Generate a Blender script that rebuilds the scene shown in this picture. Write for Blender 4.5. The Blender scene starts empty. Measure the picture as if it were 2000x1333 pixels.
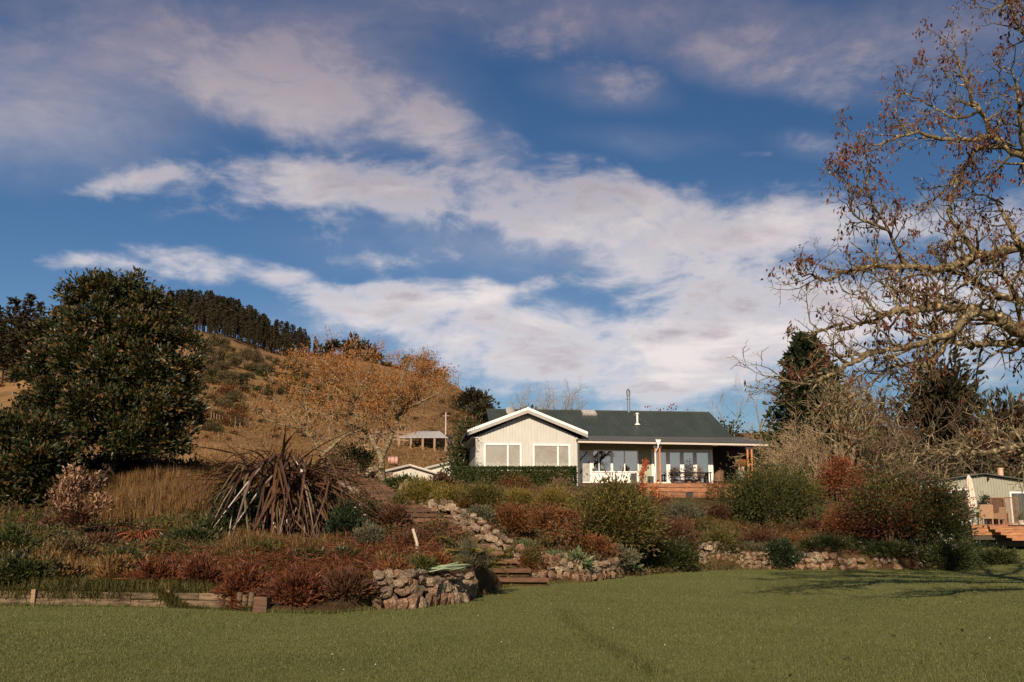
import bpy, math, random
import numpy as np
from mathutils import Vector, Matrix, Quaternion

SC = bpy.context.scene
COL = SC.collection
R = math.radians
F = 1944.0                     # focal length in photo pixels (photo 2000 wide)
PITCH = R(11.39)
cs, sn = math.cos(PITCH), math.sin(PITCH)
CAMZ = 1.6

# ---------------------------------------------------------------- camera
cam = bpy.data.cameras.new('camera')
cam.sensor_width = 36.0
cam.lens = F / 2000 * 36.0
cam.clip_start = 0.1
cam.clip_end = 6000
cam_o = bpy.data.objects.new('camera', cam)
COL.objects.link(cam_o)
cam_o.location = (0, 0, CAMZ)
cam_o.rotation_euler = (R(90) + PITCH, 0, 0)
SC.camera = cam_o

# ---------------------------------------------------------------- view
SC.view_settings.view_transform = 'Standard'
SC.view_settings.look = 'None'
SC.view_settings.gamma = 1.0
SC.view_settings.use_curve_mapping = False
SC.view_settings.exposure = 0.36
SC.render.engine = 'CYCLES'
SC.cycles.max_bounces = 5
SC.cycles.diffuse_bounces = 2
SC.cycles.glossy_bounces = 2
SC.cycles.transmission_bounces = 2
SC.cycles.transparent_max_bounces = 6
SC.cycles.use_denoising = True

# ---------------------------------------------------------------- sun
SUN_EL, SUN_AZ = R(26), R(9)       # azimuth: behind the camera, swung to the left
SUN_DIR = Vector((-math.sin(SUN_AZ) * math.cos(SUN_EL), -math.cos(SUN_AZ) * math.cos(SUN_EL), math.sin(SUN_EL)))
sl = bpy.data.lights.new('sun', 'SUN')
sl.energy = 5.0
sl.angle = R(0.5)
sl.color = (1.0, 0.80, 0.60)
so = bpy.data.objects.new('sun', sl)
COL.objects.link(so)
so.rotation_euler = SUN_DIR.to_track_quat('Z', 'Y').to_euler()
so.location = (-10, -60, 40)

# ---------------------------------------------------------------- sky with clouds
W = bpy.data.worlds.new('World')
SC.world = W
W.use_nodes = True
wt = W.node_tree
for n in list(wt.nodes):
    wt.nodes.remove(n)


class NT:
    """tiny helper that strings shader nodes together"""
    def __init__(s, tree):
        s.t = tree

    def n(s, typ, **kw):
        nd = s.t.nodes.new(typ)
        for k, v in kw.items():
            setattr(nd, k, v)
        return nd

    def put(s, sock, v):
        if isinstance(v, bpy.types.NodeSocket):
            s.t.links.new(v, sock)
        elif v is not None:
            sock.default_value = v

    def m(s, op, a, b=None, c=None, clamp=False):
        nd = s.n('ShaderNodeMath', operation=op, use_clamp=clamp)
        s.put(nd.inputs[0], a)
        if b is not None: s.put(nd.inputs[1], b)
        if c is not None: s.put(nd.inputs[2], c)
        return nd.outputs[0]

    def vm(s, op, a, b=None, scale=None):
        nd = s.n('ShaderNodeVectorMath', operation=op)
        s.put(nd.inputs[0], a)
        if b is not None: s.put(nd.inputs[1], b)
        if scale is not None: s.put(nd.inputs['Scale'], scale)
        return nd.outputs['Value'] if op in ('LENGTH', 'DOT_PRODUCT', 'DISTANCE') else nd.outputs[0]

    def smooth(s, v, a, b, o0=0.0, o1=1.0):
        nd = s.n('ShaderNodeMapRange', interpolation_type='SMOOTHSTEP')
        s.put(nd.inputs[0], v)
        for i, x in enumerate((a, b, o0, o1)):
            nd.inputs[i + 1].default_value = x
        return nd.outputs[0]

    def noise(s, vec, scale, detail=5.0, rough=0.55, dist=0.0, lac=2.0):
        nd = s.n('ShaderNodeTexNoise')
        s.put(nd.inputs['Vector'], vec)
        nd.inputs['Scale'].default_value = scale
        nd.inputs['Detail'].default_value = detail
        nd.inputs['Roughness'].default_value = rough
        nd.inputs['Lacunarity'].default_value = lac
        nd.inputs['Distortion'].default_value = dist
        return nd

    def mix(s, fac, a, b, blend='MIX'):
        nd = s.n('ShaderNodeMix', data_type='RGBA', blend_type=blend)
        s.put(nd.inputs[0], fac)
        s.put(nd.inputs[6], a)
        s.put(nd.inputs[7], b)
        return nd.outputs[2]

    def ramp(s, fac, stops, interp='LINEAR'):
        nd = s.n('ShaderNodeValToRGB')
        s.put(nd.inputs[0], fac)
        cr = nd.color_ramp
        cr.interpolation = interp
        while len(cr.elements) < len(stops):
            cr.elements.new(0.5)
        for e, (p, c) in zip(cr.elements, stops):
            e.position = p
            e.color = (*c, 1) if len(c) == 3 else c
        return nd.outputs[0]


def c4(c):
    return (c[0], c[1], c[2], 1.0)


w = NT(wt)
tc = w.n('ShaderNodeTexCoord')
sep = w.n('ShaderNodeSeparateXYZ')
wt.links.new(tc.outputs['Generated'], sep.inputs[0])
dx, dy, dz = sep.outputs
sky = w.n('ShaderNodeTexSky', sky_type='NISHITA', sun_disc=False)
sky.sun_elevation = SUN_EL
sky.sun_rotation = R(180) - SUN_AZ
sky.altitude = 300
sky.air_density = 1.0
sky.dust_density = 0.3
sky.ozone_density = 2.2
hs = w.n('ShaderNodeHueSaturation')
hs.inputs['Saturation'].default_value = 1.24
hs.inputs['Value'].default_value = 0.92
hs.inputs['Hue'].default_value = 0.506
wt.links.new(sky.outputs[0], hs.inputs['Color'])
skycol = hs.outputs[0]
# gnomonic coordinates of the direction on the north side: (x/y, z/y)
yy = w.m('MAXIMUM', dy, 0.08)
gu = w.m('DIVIDE', dx, yy)
gv = w.m('DIVIDE', dz, yy)
cmb = w.n('ShaderNodeCombineXYZ')
wt.links.new(gu, cmb.inputs[0]); wt.links.new(gv, cmb.inputs[1])
# cloud deck coordinates (flat layer overhead)
zz = w.m('ADD', w.m('MAXIMUM', dz, 0.0), 0.16)
cx = w.m('DIVIDE', dx, zz); cy = w.m('DIVIDE', dy, zz)
deck = w.n('ShaderNodeCombineXYZ')
wt.links.new(cx, deck.inputs[0]); wt.links.new(cy, deck.inputs[1])
mp = w.n('ShaderNodeMapping')
wt.links.new(deck.outputs[0], mp.inputs[0])
mp.inputs['Rotation'].default_value = (0, 0, R(12))
mp.inputs['Scale'].default_value = (1.0, 1.25, 1.0)
wn = w.noise(mp.outputs[0], 1.3, 3.0, 0.5)
warp = w.vm('ADD', mp.outputs[0], w.vm('SCALE', w.vm('SUBTRACT', wn.outputs['Color'], (0.5, 0.5, 0.5)), scale=0.55))
n1 = w.noise(warp, 1.9, 7.0, 0.58).outputs['Fac']
n2 = w.noise(warp, 7.0, 5.0, 0.62).outputs['Fac']
n4 = w.noise(warp, 24.0, 4.0, 0.65).outputs['Fac']
az = w.m('ARCTAN2', dx, dy); el = w.m('ARCSINE', dz)
pol = w.n('ShaderNodeCombineXYZ')
wt.links.new(az, pol.inputs[0]); wt.links.new(w.m('MULTIPLY', el, 2.1), pol.inputs[1]); wt.links.new(w.m('MULTIPLY', az, 0.37), pol.inputs[2])
pw_ = w.noise(pol.outputs[0], 5.0, 3.0, 0.5)
pwarp = w.vm('ADD', pol.outputs[0], w.vm('SCALE', w.vm('SUBTRACT', pw_.outputs['Color'], (0.5, 0.5, 0.5)), scale=0.12))
n5 = w.noise(pwarp, 7.5, 8.0, 0.58).outputs['Fac']
n6 = w.noise(pwarp, 30.0, 6.0, 0.6).outputs['Fac']
n3 = w.noise(warp, 0.8, 2.0, 0.5).outputs['Fac']


def g_uv(px, py):
    u = (px - 1000) / F
    v = (666.5 - py) / F
    return u / (cs - v * sn), (sn + v * cs) / (cs - v * sn)


CLOUDS = [  # px, py, half length, half height, tilt (degrees, image), weight
    (520, 130, 280, 100, -24, 0.62), (820, 235, 270, 56, -24, 0.72), (430, 200, 160, 60, -20, 0.35),
    (330, 350, 190, 34, 10, 0.62), (480, 400, 170, 30, 8, 0.60), (250, 365, 90, 18, 12, 0.4), (720, 365, 290, 48, 0, 0.95), (900, 330, 160, 40, -14, 0.5), (960, 400, 200, 60, 0, 0.6), (540, 360, 150, 40, 6, 0.5), (620, 450, 100, 30, 0, 0.58),
    (1120, 385, 230, 62, -4, 0.80), (1330, 425, 330, 66, -2, 0.72), (1150, 450, 360, 55, -6, 0.42), (1330, 510, 230, 70, 0, 0.42),
    (1780, 440, 300, 60, 4, 0.70), (760, 512, 120, 28, 0, 0.62), (150, 515, 130, 18, -3, 0.58), (420, 530, 210, 28, -6, 0.78),
    (600, 575, 160, 26, -8, 0.55), (790, 620, 240, 42, -4, 0.85), (1000, 660, 330, 62, -7, 0.90), (1200, 730, 380, 56, -3, 0.72),
    (1420, 660, 230, 75, 6, 0.74), (1420, 560, 300, 50, 0, 0.55), (940, 575, 70, 18, -18, 0.6), (1050, 565, 90, 15, 0, 0.45), (760, 570, 60, 14, 0, 0.3),
    (1500, 90, 360, 75, -14, 0.46), (1180, 160, 100, 40, -8, 0.30), (1580, 285, 90, 22, -6, 0.32), (1430, 303, 40, 9, -6, 0.3), (1000, 60, 300, 60, -10, 0.26), (1850, 60, 200, 70, 0, 0.28),
    (1750, 640, 400, 90, 0, 0.75), (2300, 500, 400, 160, 0, 0.5), (-300, 300, 260, 120, 0, 0.3), (250, 640, 300, 30, -8, 0.25), (1250, 262, 90, 14, -4, 0.15),
]
VEIL = [(120, 90, 620, 190, 0, 0.62), (600, 140, 430, 150, -20, 0.55), (850, 250, 300, 70, -26, 0.55), (520, 190, 260, 90, -10, 0.35), (60, 270, 380, 120, 0, 0.40), (1000, 20, 560, 110, 0, 0.42),
        (1500, 60, 460, 130, -8, 0.52), (1450, 130, 260, 60, -12, 0.30), (1170, 170, 150, 55, -8, 0.34), (1880, 30, 280, 120, 0, 0.42), (1150, 470, 640, 110, 0, 0.30), (1050, 680, 560, 100, -3, 0.26), (1250, 270, 160, 34, -4, 0.14), (1600, 290, 160, 40, -4, 0.20)]


def blobs(lst, ku, kv):
    acc = None
    for (px, py, hl, hh, tilt, wgt) in lst:
        u, v = g_uv(px, py)
        mpp = w.n('ShaderNodeMapping', vector_type='TEXTURE')
        wt.links.new(cmbw, mpp.inputs[0])
        mpp.inputs['Location'].default_value = (u, v, 0)
        mpp.inputs['Rotation'].default_value = (0, 0, R(tilt))
        mpp.inputs['Scale'].default_value = (hl * ku / F, hh * kv / F, 1)
        g = w.smooth(w.vm('LENGTH', mpp.outputs[0]), 0.0, 1.0, wgt, 0.0)
        acc = g if acc is None else w.m('ADD', acc, g)
    return w.m('MINIMUM', acc, 1.0)


bw_ = w.noise(cmb.outputs[0], 4.0, 4.0, 0.55)
cmbw = w.vm('ADD', cmb.outputs[0], w.vm('MULTIPLY', w.vm('SUBTRACT', bw_.outputs['Color'], (0.5, 0.5, 0.5)), (0.16, 0.07, 0.0)))
acc = blobs(CLOUDS, 1.55, 1.9)
veil = blobs(VEIL, 1.25, 1.35)
front = w.smooth(dy, 0.1, 0.5)
elsewhere = w.m('ADD', w.m('MULTIPLY', w.smooth(n3, 0.42, 0.68), 0.6), w.smooth(dz, 0.02, 0.30, 0.55, 0.0))
base = w.m('ADD', w.m('MULTIPLY', acc, front), w.m('MULTIPLY', elsewhere, w.m('SUBTRACT', 1.0, front)))
dens = w.m('ADD', w.m('MULTIPLY', base, 1.12), w.m('MULTIPLY', w.m('SUBTRACT', n1, 0.5), 0.9))
dens = w.m('ADD', dens, w.m('MULTIPLY', w.m('SUBTRACT', n5, 0.5), 2.3))
dens = w.m('ADD', dens, w.m('MULTIPLY', w.m('SUBTRACT', n2, 0.5), 0.7))
dens = w.m('ADD', dens, w.m('MULTIPLY', w.m('SUBTRACT', n6, 0.5), 0.7))
alpha = w.smooth(dens, 0.12, 1.46)
alpha = w.m('MULTIPLY', alpha, w.smooth(base, 0.0, 0.16))
vd = w.m('ADD', w.m('SUBTRACT', n5, 0.5), w.m('MULTIPLY', w.m('SUBTRACT', n1, 0.5), 1.0))
vd = w.m('ADD', vd, w.m('MULTIPLY', w.m('SUBTRACT', n6, 0.5), 0.35))
valpha = w.m('MULTIPLY', w.m('MULTIPLY', veil, front), w.m('ADD', 0.85, w.m('MULTIPLY', vd, 1.5)), clamp=True)
alpha = w.m('SUBTRACT', 1.0, w.m('MULTIPLY', w.m('SUBTRACT', 1.0, alpha), w.m('SUBTRACT', 1.0, w.m('MULTIPLY', valpha, 0.95))))
alpha = w.m('MULTIPLY', alpha, w.smooth(dz, -0.02, 0.03))
alpha = w.m('MULTIPLY', alpha, 0.93)
# lit tops and greyer, thicker undersides
thick = w.m('MULTIPLY', w.smooth(dens, 0.75, 1.6), w.smooth(n1, 0.62, 0.42))
low = w.smooth(dz, 0.22, 0.50)  # higher clouds coloured darker and mauve, lens vignetting put into the colour
lit = w.mix(low, c4((12.4, 11.2, 10.9)), c4((4.9, 4.1, 4.8)))
shade = w.mix(low, c4((6.8, 6.0, 6.6)), c4((2.6, 2.2, 3.0)))
ccol = w.mix(thick, lit, shade)
allsky = w.mix(alpha, skycol, ccol)
bg = w.n('ShaderNodeBackground')
bg.inputs['Strength'].default_value = 0.056
wt.links.new(allsky, bg.inputs['Color'])
wo = w.n('ShaderNodeOutputWorld')
wt.links.new(bg.outputs[0], wo.inputs[0])
W.cycles.sampling_method = 'MANUAL'
W.cycles.sample_map_resolution = 1024

# ---------------------------------------------------------------- helpers: projecting and ground
def ray(px, py):
    u = (np.asarray(px, float) - 1000) / F
    v = (666.5 - np.asarray(py, float)) / F
    return u, cs - v * sn, sn + v * cs


def P(px, py, Y):
    """point seen at photo pixel (px, py) that stands Y metres ahead of the camera"""
    x, y, z = ray(px, py)
    return Vector((float(x / y * Y), float(Y), float(CAMZ + z / y * Y)))


def PX(px, Y, z):
    """x of a point at depth Y, height z, photo column px"""
    return (px - 1000) / F * (Y * cs + (z - CAMZ) * sn)


LS = 0.0084


def lawn_hit(px, py):
    x, y, z = ray(px, py)
    Y = CAMZ / (LS - z / y)
    return float(x / y * Y), float(Y)


EDGE = [lawn_hit(*p) for p in ((-140, 1185), (0, 1185), (300, 1187), (450, 1189), (520, 1197), (640, 1200), (735, 1190), (840, 1183), (900, 1175),
                               (955, 1155), (1000, 1143), (1060, 1139), (1140, 1137), (1200, 1129), (1245, 1119), (1300, 1116), (1500, 1112.5), (1760, 1112), (1890, 1112))]
EDGE = [(-60, 24.0), (-30, 23.0)] + EDGE + [(22.5, 50), (23.6, 60), (24.6, 75), (60, 75)]
EX, EY = np.array([e[0] for e in EDGE]), np.array([e[1] for e in EDGE])
TX = np.array([-60, -14, -9, -3, 0, 12, 19, 22, 24.6, 60.]); TY = np.array([52, 52, 54, 56, 57.3, 57.6, 60, 64, 88, 90.])
LIPX = np.array([-60, -7.6, -6.8, -6.2, -3.8, -2.4, -1.0, 0.3, 1.5, 2.0, 6, 8.2, 8.8, 12.4, 20, 22, 60.])
LIPZ = np.array([.32, .32, .25, .1, .1, .75, .7, .05, .05, .55, .45, .3, .75, .75, .6, .1, .1])
RPX = np.array([-400, 0, 80, 150, 330, 440, 540, 640, 720, 790, 860, 900, 960, 1000, 1100, 1500, 1700, 2100, 2500.])
RPY = np.array([640, 655, 625, 620, 640, 655, 688, 692, 704, 722, 738, 768, 812, 832, 846, 853, 880, 900, 900.])
_rx, _ry, _rz = ray(RPX, RPY)
RU, RE = _rx / _ry, _rz / _ry
YR = 470.0


def sm(t):
    t = np.clip(t, 0, 1)
    return t * t * (3 - 2 * t)


def lawn_z(X, Y):
    return LS * Y + sm((X - 17) / 7) * np.maximum(0, Y - 46) * 0.048 + 0.05 * np.sin(X * .21 + 1) * np.sin(Y * .17)* sm((Y-12)/20)


STEP0 = np.array(lawn_hit(1012, 1143)); STEP1 = np.array([PX(704, 53.5, 5.0), 53.5])
_sd = STEP1 - STEP0; _sl2 = float(_sd @ _sd); _sn = np.array([_sd[1], -_sd[0]]) / math.sqrt(_sl2)
STEP_Z0, STEP_RISE = LS * STEP0[1] + .02, 4.55


def path_near(X, Y):
    """parameter and distance to the line of the garden steps"""
    t = np.clip(((X - STEP0[0]) * _sd[0] + (Y - STEP0[1]) * _sd[1]) / _sl2, 0, 1)
    k = .9 * np.sin(t * math.pi)
    return t, np.hypot(X - STEP0[0] - t * _sd[0] + _sn[0] * k, Y - STEP0[1] - t * _sd[1] + _sn[1] * k)


def Hf(X, Y):
    X = np.asarray(X, float); Y = np.asarray(Y, float)
    ye = np.interp(X, EX, EY); yt = np.interp(X, TX, TY)
    lz = lawn_z(X, np.minimum(Y, ye))
    d = Y - ye
    lip = np.interp(X, LIPX, LIPZ)
    zt = 4.7 - .62 * sm((X - 5.5) / 2.5) * sm((19 - X) / 4) + sm((-X - 8) / 6) * 0.6 + sm((X - 20) / 5) * .8
    t = np.clip(d / np.maximum(yt - ye, 1), 0, 1)
    amp = sm(d / 3) * sm((72 - Y) / 8)
    bump = amp * (0.16 * np.sin(X * .9 + Y * .5) + 0.13 * np.sin(X * 1.7 - Y * 1.1 + 2) + 0.10 * np.sin(Y * 1.9 + X * .4)) * (1 - sm((t - .86) / .14))
    z = lz + lip * sm(d / 0.22) + (zt - lz - lip) * (0.55 * t + 0.45 * sm(t)) + bump
    pt_, pd_ = path_near(X, Y)
    kp = (1 - sm((pd_ - 1.0) / 1.3)) * (d > 0)
    z = z * (1 - kp) + kp * np.maximum(lz, STEP_Z0 + STEP_RISE * pt_ + .55 * np.sin(pt_ * math.pi) - .12)
    u = X / np.maximum(Y, 1)
    slope = (np.interp(u, RU, RE) * YR + CAMZ - 5) / (YR - 72)
    far = Y - 72
    up = np.where(far > 0, slope * np.minimum(far, YR - 72) * (.60 + .40 * sm(far / 260)), 0)
    und = sm(far / 60) * (1.6 * np.sin(X * .05 + Y * .021) + 1.2 * np.sin(X * .11 - Y * .043 + 1.3) + .5 * np.sin(X * .23 + Y * .13)) * (1 - sm((Y - 380) / 70))
    down = np.maximum(0, Y - YR) * -0.35
    z = np.where(d <= 0, lz, z) + up + und + down
    return z


def H(x, y):
    return float(Hf(x, y))


def hit(px, py):
    """where the sight line of a photo pixel meets the ground"""
    x, y, z = ray(px, py)
    Y = np.concatenate([np.arange(8, 140, .25), np.arange(140, 600, 2.)])
    zz_ = CAMZ + z / y * Y
    k = np.nonzero(Hf(x / y * Y, Y) >= zz_)[0]
    Yh = Y[k[0]] if len(k) else 60.0
    return float(x / y * Yh), float(Yh)


def at(px, Y):
    """ground point at depth Y under photo column px"""
    z = 3.0
    for _ in range(3):
        x = PX(px, Y, z); z = H(x, Y)
    return Vector((x, Y, z))


# ---------------------------------------------------------------- helpers: geometry
class Geo:
    def __init__(s):
        s.v, s.f4, s.f3, s.r, s.m4, s.m3, s.n = [], [], [], [], [], [], 0

    def add(s, v, f4=None, f3=None, r=0.5, m=0):
        v = np.asarray(v, float).reshape(-1, 3)
        if f4 is not None and len(f4):
            f4 = np.asarray(f4, int).reshape(-1, 4); s.f4.append(f4 + s.n); s.m4.append(np.full(len(f4), m))
        if f3 is not None and len(f3):
            f3 = np.asarray(f3, int).reshape(-1, 3); s.f3.append(f3 + s.n); s.m3.append(np.full(len(f3), m))
        s.v.append(v)
        s.r.append(np.broadcast_to(np.asarray(r, float), (len(v),)))
        s.n += len(v)
        return s

    def box(s, x0, x1, y0, y1, z0, z1, m=0, r=0.5):
        v = [(x0, y0, z0), (x1, y0, z0), (x1, y1, z0), (x0, y1, z0), (x0, y0, z1), (x1, y0, z1), (x1, y1, z1), (x0, y1, z1)]
        return s.add(v, [(0, 3, 2, 1), (4, 5, 6, 7), (0, 1, 5, 4), (1, 2, 6, 5), (2, 3, 7, 6), (3, 0, 4, 7)], m=m, r=r)

    def tube(s, pts, rad, k=6, m=0, cap=True, r=0.5):
        pts = np.asarray(pts, float)
        n = len(pts)
        rad = np.broadcast_to(np.asarray(rad, float), (n,))
        t = np.gradient(pts, axis=0)
        t /= np.linalg.norm(t, axis=1, keepdims=True) + 1e-9
        ref = np.array([0.31, 0.17, 0.94]) if abs(t[:, 2].mean()) < .8 else np.array([0.95, 0.2, 0.05])
        a = np.cross(t, ref); a /= np.linalg.norm(a, axis=1, keepdims=True) + 1e-9
        b = np.cross(t, a)
        th = np.arange(k) * (2 * math.pi / k)
        v = pts[:, None] + rad[:, None, None] * (np.cos(th)[None, :, None] * a[:, None] + np.sin(th)[None, :, None] * b[:, None])
        i = np.arange(n - 1)[:, None] * k
        j = np.arange(k)[None]
        j2 = (j + 1) % k
        f = np.stack([i + j, i + j2, i + k + j2, i + k + j], -1).reshape(-1, 4)
        f3 = []
        vv = v.reshape(-1, 3)
        if cap:
            vv = np.vstack([vv, pts[0], pts[-1]])
            c0, c1 = n * k, n * k + 1
            f3 = [(c0, q, (q + 1) % k) for q in range(k)] + [(c1, (n - 1) * k + (q + 1) % k, (n - 1) * k + q) for q in range(k)]
        return s.add(vv, f, f3, m=m, r=r)

    def lathe(s, prof, k=16, c=(0, 0, 0), m=0):
        prof = np.asarray(prof, float)
        th = np.arange(k) * 2 * math.pi / k
        v = np.stack([np.outer(prof[:, 0], np.cos(th)), np.outer(prof[:, 0], np.sin(th)), np.repeat(prof[:, 1:2], k, 1)], -1) + np.asarray(c)
        n = len(prof)
        i = np.arange(n - 1)[:, None] * k; j = np.arange(k)[None]; j2 = (j + 1) % k
        f = np.stack([i + j, i + j2, i + k + j2, i + k + j], -1).reshape(-1, 4)
        return s.add(v.reshape(-1, 3), f, m=m)

    def xf(s, M):
        M = np.array(M)
        s.v = [v @ M[:3, :3].T + M[:3, 3] for v in s.v]
        return s

    def build(s, name, mats, parent=None, smooth=False, kind=None, loc=None):
        if not isinstance(mats, (list, tuple)): mats = [mats]
        me = bpy.data.meshes.new(name)
        V = np.concatenate(s.v) if s.v else np.zeros((0, 3))
        me.vertices.add(len(V)); me.vertices.foreach_set('co', V.ravel())
        n4 = sum(len(f) for f in s.f4); n3 = sum(len(f) for f in s.f3)
        lv = np.concatenate([f.ravel() for f in s.f4] + [f.ravel() for f in s.f3]).astype(np.int32)
        me.loops.add(len(lv)); me.loops.foreach_set('vertex_index', lv)
        st = np.concatenate([np.arange(n4) * 4, n4 * 4 + np.arange(n3) * 3]).astype(np.int32)
        me.polygons.add(n4 + n3); me.polygons.foreach_set('loop_start', st)
        if len(mats) > 1:
            me.polygons.foreach_set('material_index', np.concatenate(s.m4 + s.m3).astype(np.int32))
        me.polygons.foreach_set('use_smooth', np.full(n4 + n3, bool(smooth)))
        at_ = me.attributes.new('rnd', 'FLOAT', 'POINT')
        at_.data.foreach_set('value', np.concatenate(s.r).astype(np.float32))
        me.update(calc_edges=True)
        for mt in mats: me.materials.append(mt)
        return link(name, me, parent, kind, loc)


def link(name, me, parent=None, kind=None, loc=None):
    o = bpy.data.objects.new(name, me)
    COL.objects.link(o)
    if parent is not None: o.parent = parent
    if kind: o['kind'] = kind
    if loc is not None: o.location = loc
    return o


def tag(o, label, cat, group=None):
    o['label'] = label; o['category'] = cat
    if group: o['group'] = group
    return o


def thing(name, label, cat, loc=(0, 0, 0), rz=0.0, group=None):
    o = bpy.data.objects.new(name, None)
    o.empty_display_size = 0.2
    COL.objects.link(o)
    o.location = loc; o.rotation_euler = (0, 0, rz)
    return tag(o, label, cat, group)


def dup(root, loc, rz=0.0, sc=1.0, label=None, group=None):
    r = root.copy(); COL.objects.link(r)
    r.location = loc; r.rotation_euler = (0, 0, rz)
    r.scale = sc if isinstance(sc, tuple) else (sc, sc, sc)
    if label: r['label'] = label
    if group: r['group'] = group
    for ch in list(root.children):
        c = ch.copy(); COL.objects.link(c); c.parent = r
        for g in list(ch.children):
            d = g.copy(); COL.objects.link(d); d.parent = c
    return r


# ---------------------------------------------------------------- materials
def newmat(name):
    m = bpy.data.materials.new(name)
    m.use_nodes = True
    t = m.node_tree
    b = t.nodes['Principled BSDF']
    return m, NT(t), b


def solid(name, col, rough=0.6, metal=0.0, var=0.12, nscale=6.0, bump=0.0, spec=0.4, bscale=None, stretch=None, vary=0.0):
    m, t, b = newmat(name)
    tcn = t.n('ShaderNodeTexCoord')
    vec = tcn.outputs['Object']
    if stretch:
        mp_ = t.n('ShaderNodeMapping'); t.put(mp_.inputs[0], vec); mp_.inputs['Scale'].default_value = stretch; vec = mp_.outputs[0]
    nz = t.noise(vec, nscale, 5, 0.6).outputs['Fac']
    lo = tuple(max(0, x * (1 - var * 1.6)) for x in col); hi = tuple(min(1, x * (1 + var)) for x in col)
    t.put(b.inputs['Base Color'], t.ramp(nz, [(0.3, lo), (0.7, hi)]))
    if vary:
        oi = t.n('ShaderNodeObjectInfo')
        cur = b.inputs['Base Color'].links[0].from_socket
        t.put(b.inputs['Base Color'], t.mix(1.0, cur, t.m('ADD', 1 - vary, t.m('MULTIPLY', oi.outputs['Random'], 2 * vary)), 'MULTIPLY'))
    b.inputs['Roughness'].default_value = rough
    b.inputs['Metallic'].default_value = metal
    b.inputs['Specular IOR Level'].default_value = spec
    if bump:
        bp = t.n('ShaderNodeBump'); bp.inputs['Strength'].default_value = bump; bp.inputs['Distance'].default_value = 0.03
        t.put(bp.inputs['Height'], t.noise(vec, bscale or nscale * 4, 5, 0.65).outputs['Fac'])
        t.put(b.inputs['Normal'], bp.outputs[0])
    return m


def leafmat(name, stops, rough=0.55, transl=0.3, spec=0.3, nvar=0.5, nscale=1.1):
    """leaf colours picked leaf by leaf, with a slower drift through the plant"""
    m, t, b = newmat(name)
    a = t.n('ShaderNodeAttribute', attribute_name='rnd')
    tcn = t.n('ShaderNodeTexCoord')
    nz = t.noise(tcn.outputs['Object'], nscale, 4, 0.6).outputs['Fac']
    f = t.m('ADD', t.m('MULTIPLY', a.outputs['Fac'], 1 - nvar * .5), t.m('MULTIPLY', t.m('SUBTRACT', nz, 0.3), nvar))
    col = t.ramp(f, stops)
    t.put(b.inputs['Base Color'], col)
    b.inputs['Roughness'].default_value = rough
    b.inputs['Specular IOR Level'].default_value = spec
    if transl:
        tr = t.n('ShaderNodeBsdfTranslucent')
        t.put(tr.inputs['Color'], col)
        mx = t.n('ShaderNodeMixShader'); mx.inputs[0].default_value = transl
        out = t.t.nodes['Material Output']
        t.t.links.new(b.outputs[0], mx.inputs[1]); t.t.links.new(tr.outputs[0], mx.inputs[2])
        t.t.links.new(mx.outputs[0], out.inputs[0])
    return m


def bark(name, c0, c1, c2, scale=5.0):
    """bark with pale lichen blotches"""
    m, t, b = newmat(name)
    tcn = t.n('ShaderNodeTexCoord')
    n_a = t.noise(tcn.outputs['Object'], scale, 6, 0.65).outputs['Fac']
    n_b = t.noise(tcn.outputs['Object'], scale * 3.1, 6, 0.7).outputs['Fac']
    col = t.mix(t.smooth(n_a, 0.40, 0.58), c4(c0), c4(c1))
    col = t.mix(t.smooth(n_b, 0.50, 0.66), col, c4(c2))
    t.put(b.inputs['Base Color'], col)
    b.inputs['Roughness'].default_value = 0.9
    b.inputs['Specular IOR Level'].default_value = 0.15
    bp = t.n('ShaderNodeBump'); bp.inputs['Strength'].default_value = 0.8; bp.inputs['Distance'].default_value = 0.03
    t.put(bp.inputs['Height'], n_b); t.put(b.inputs['Normal'], bp.outputs[0])
    return m


def glassmat(name, tint, refl):
    m, t, b = newmat(name)
    t.t.nodes.remove(b)
    g = t.n('ShaderNodeBsdfGlossy'); g.inputs['Roughness'].default_value = 0.015; g.inputs['Color'].default_value = (.95, .95, .95, 1)
    tr = t.n('ShaderNodeBsdfTransparent'); tr.inputs['Color'].default_value = c4(tint)
    fr = t.n('ShaderNodeFresnel'); fr.inputs[0].default_value = 1.5
    mx = t.n('ShaderNodeMixShader')
    t.put(mx.inputs[0], t.m('ADD', fr.outputs[0], refl, clamp=True))
    t.t.links.new(tr.outputs[0], mx.inputs[1]); t.t.links.new(g.outputs[0], mx.inputs[2])
    t.t.links.new(mx.outputs[0], t.t.nodes['Material Output'].inputs[0])
    return m


M = {}
M['white'] = solid('white_paint', (.78, .77, .73), .45, var=.04, nscale=3)
M['cream'] = solid('cream_cladding', (.47, .47, .435), .6, var=.07, nscale=2.2, stretch=(3, 3, .5))
M['sage'] = solid('sage_cladding', (.34, .37, .25), .6, var=.10, nscale=2.2, stretch=(3, 3, .6))
M['dark_wall'] = solid('near_black_wall', (.035, .03, .027), .8, var=.1)  # even near-black for porch, shed and screen backs
M['roof'] = solid('green_roof_iron', (.048, .060, .049), .48, var=.14, nscale=.9, spec=.5, stretch=(1.5, .5, .5))
M['verandah_roof'] = solid('grey_verandah_iron', (.10, .105, .095), .5, var=.12, nscale=1.1, spec=.5)
M['fascia'] = solid('grey_fascia', (.33, .31, .28), .5, var=.08)
M['trim_dark'] = solid('dark_trim', (.05, .05, .052), .5, var=.1)
M['gutter'] = solid('pale_gutter', (.50, .46, .40), .4, var=.06)
M['steel'] = solid('steel', (.62, .62, .62), .25, metal=1.0, var=.06)
M['soffit'] = solid('dark_soffit', (.06, .045, .035), .8)
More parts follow.
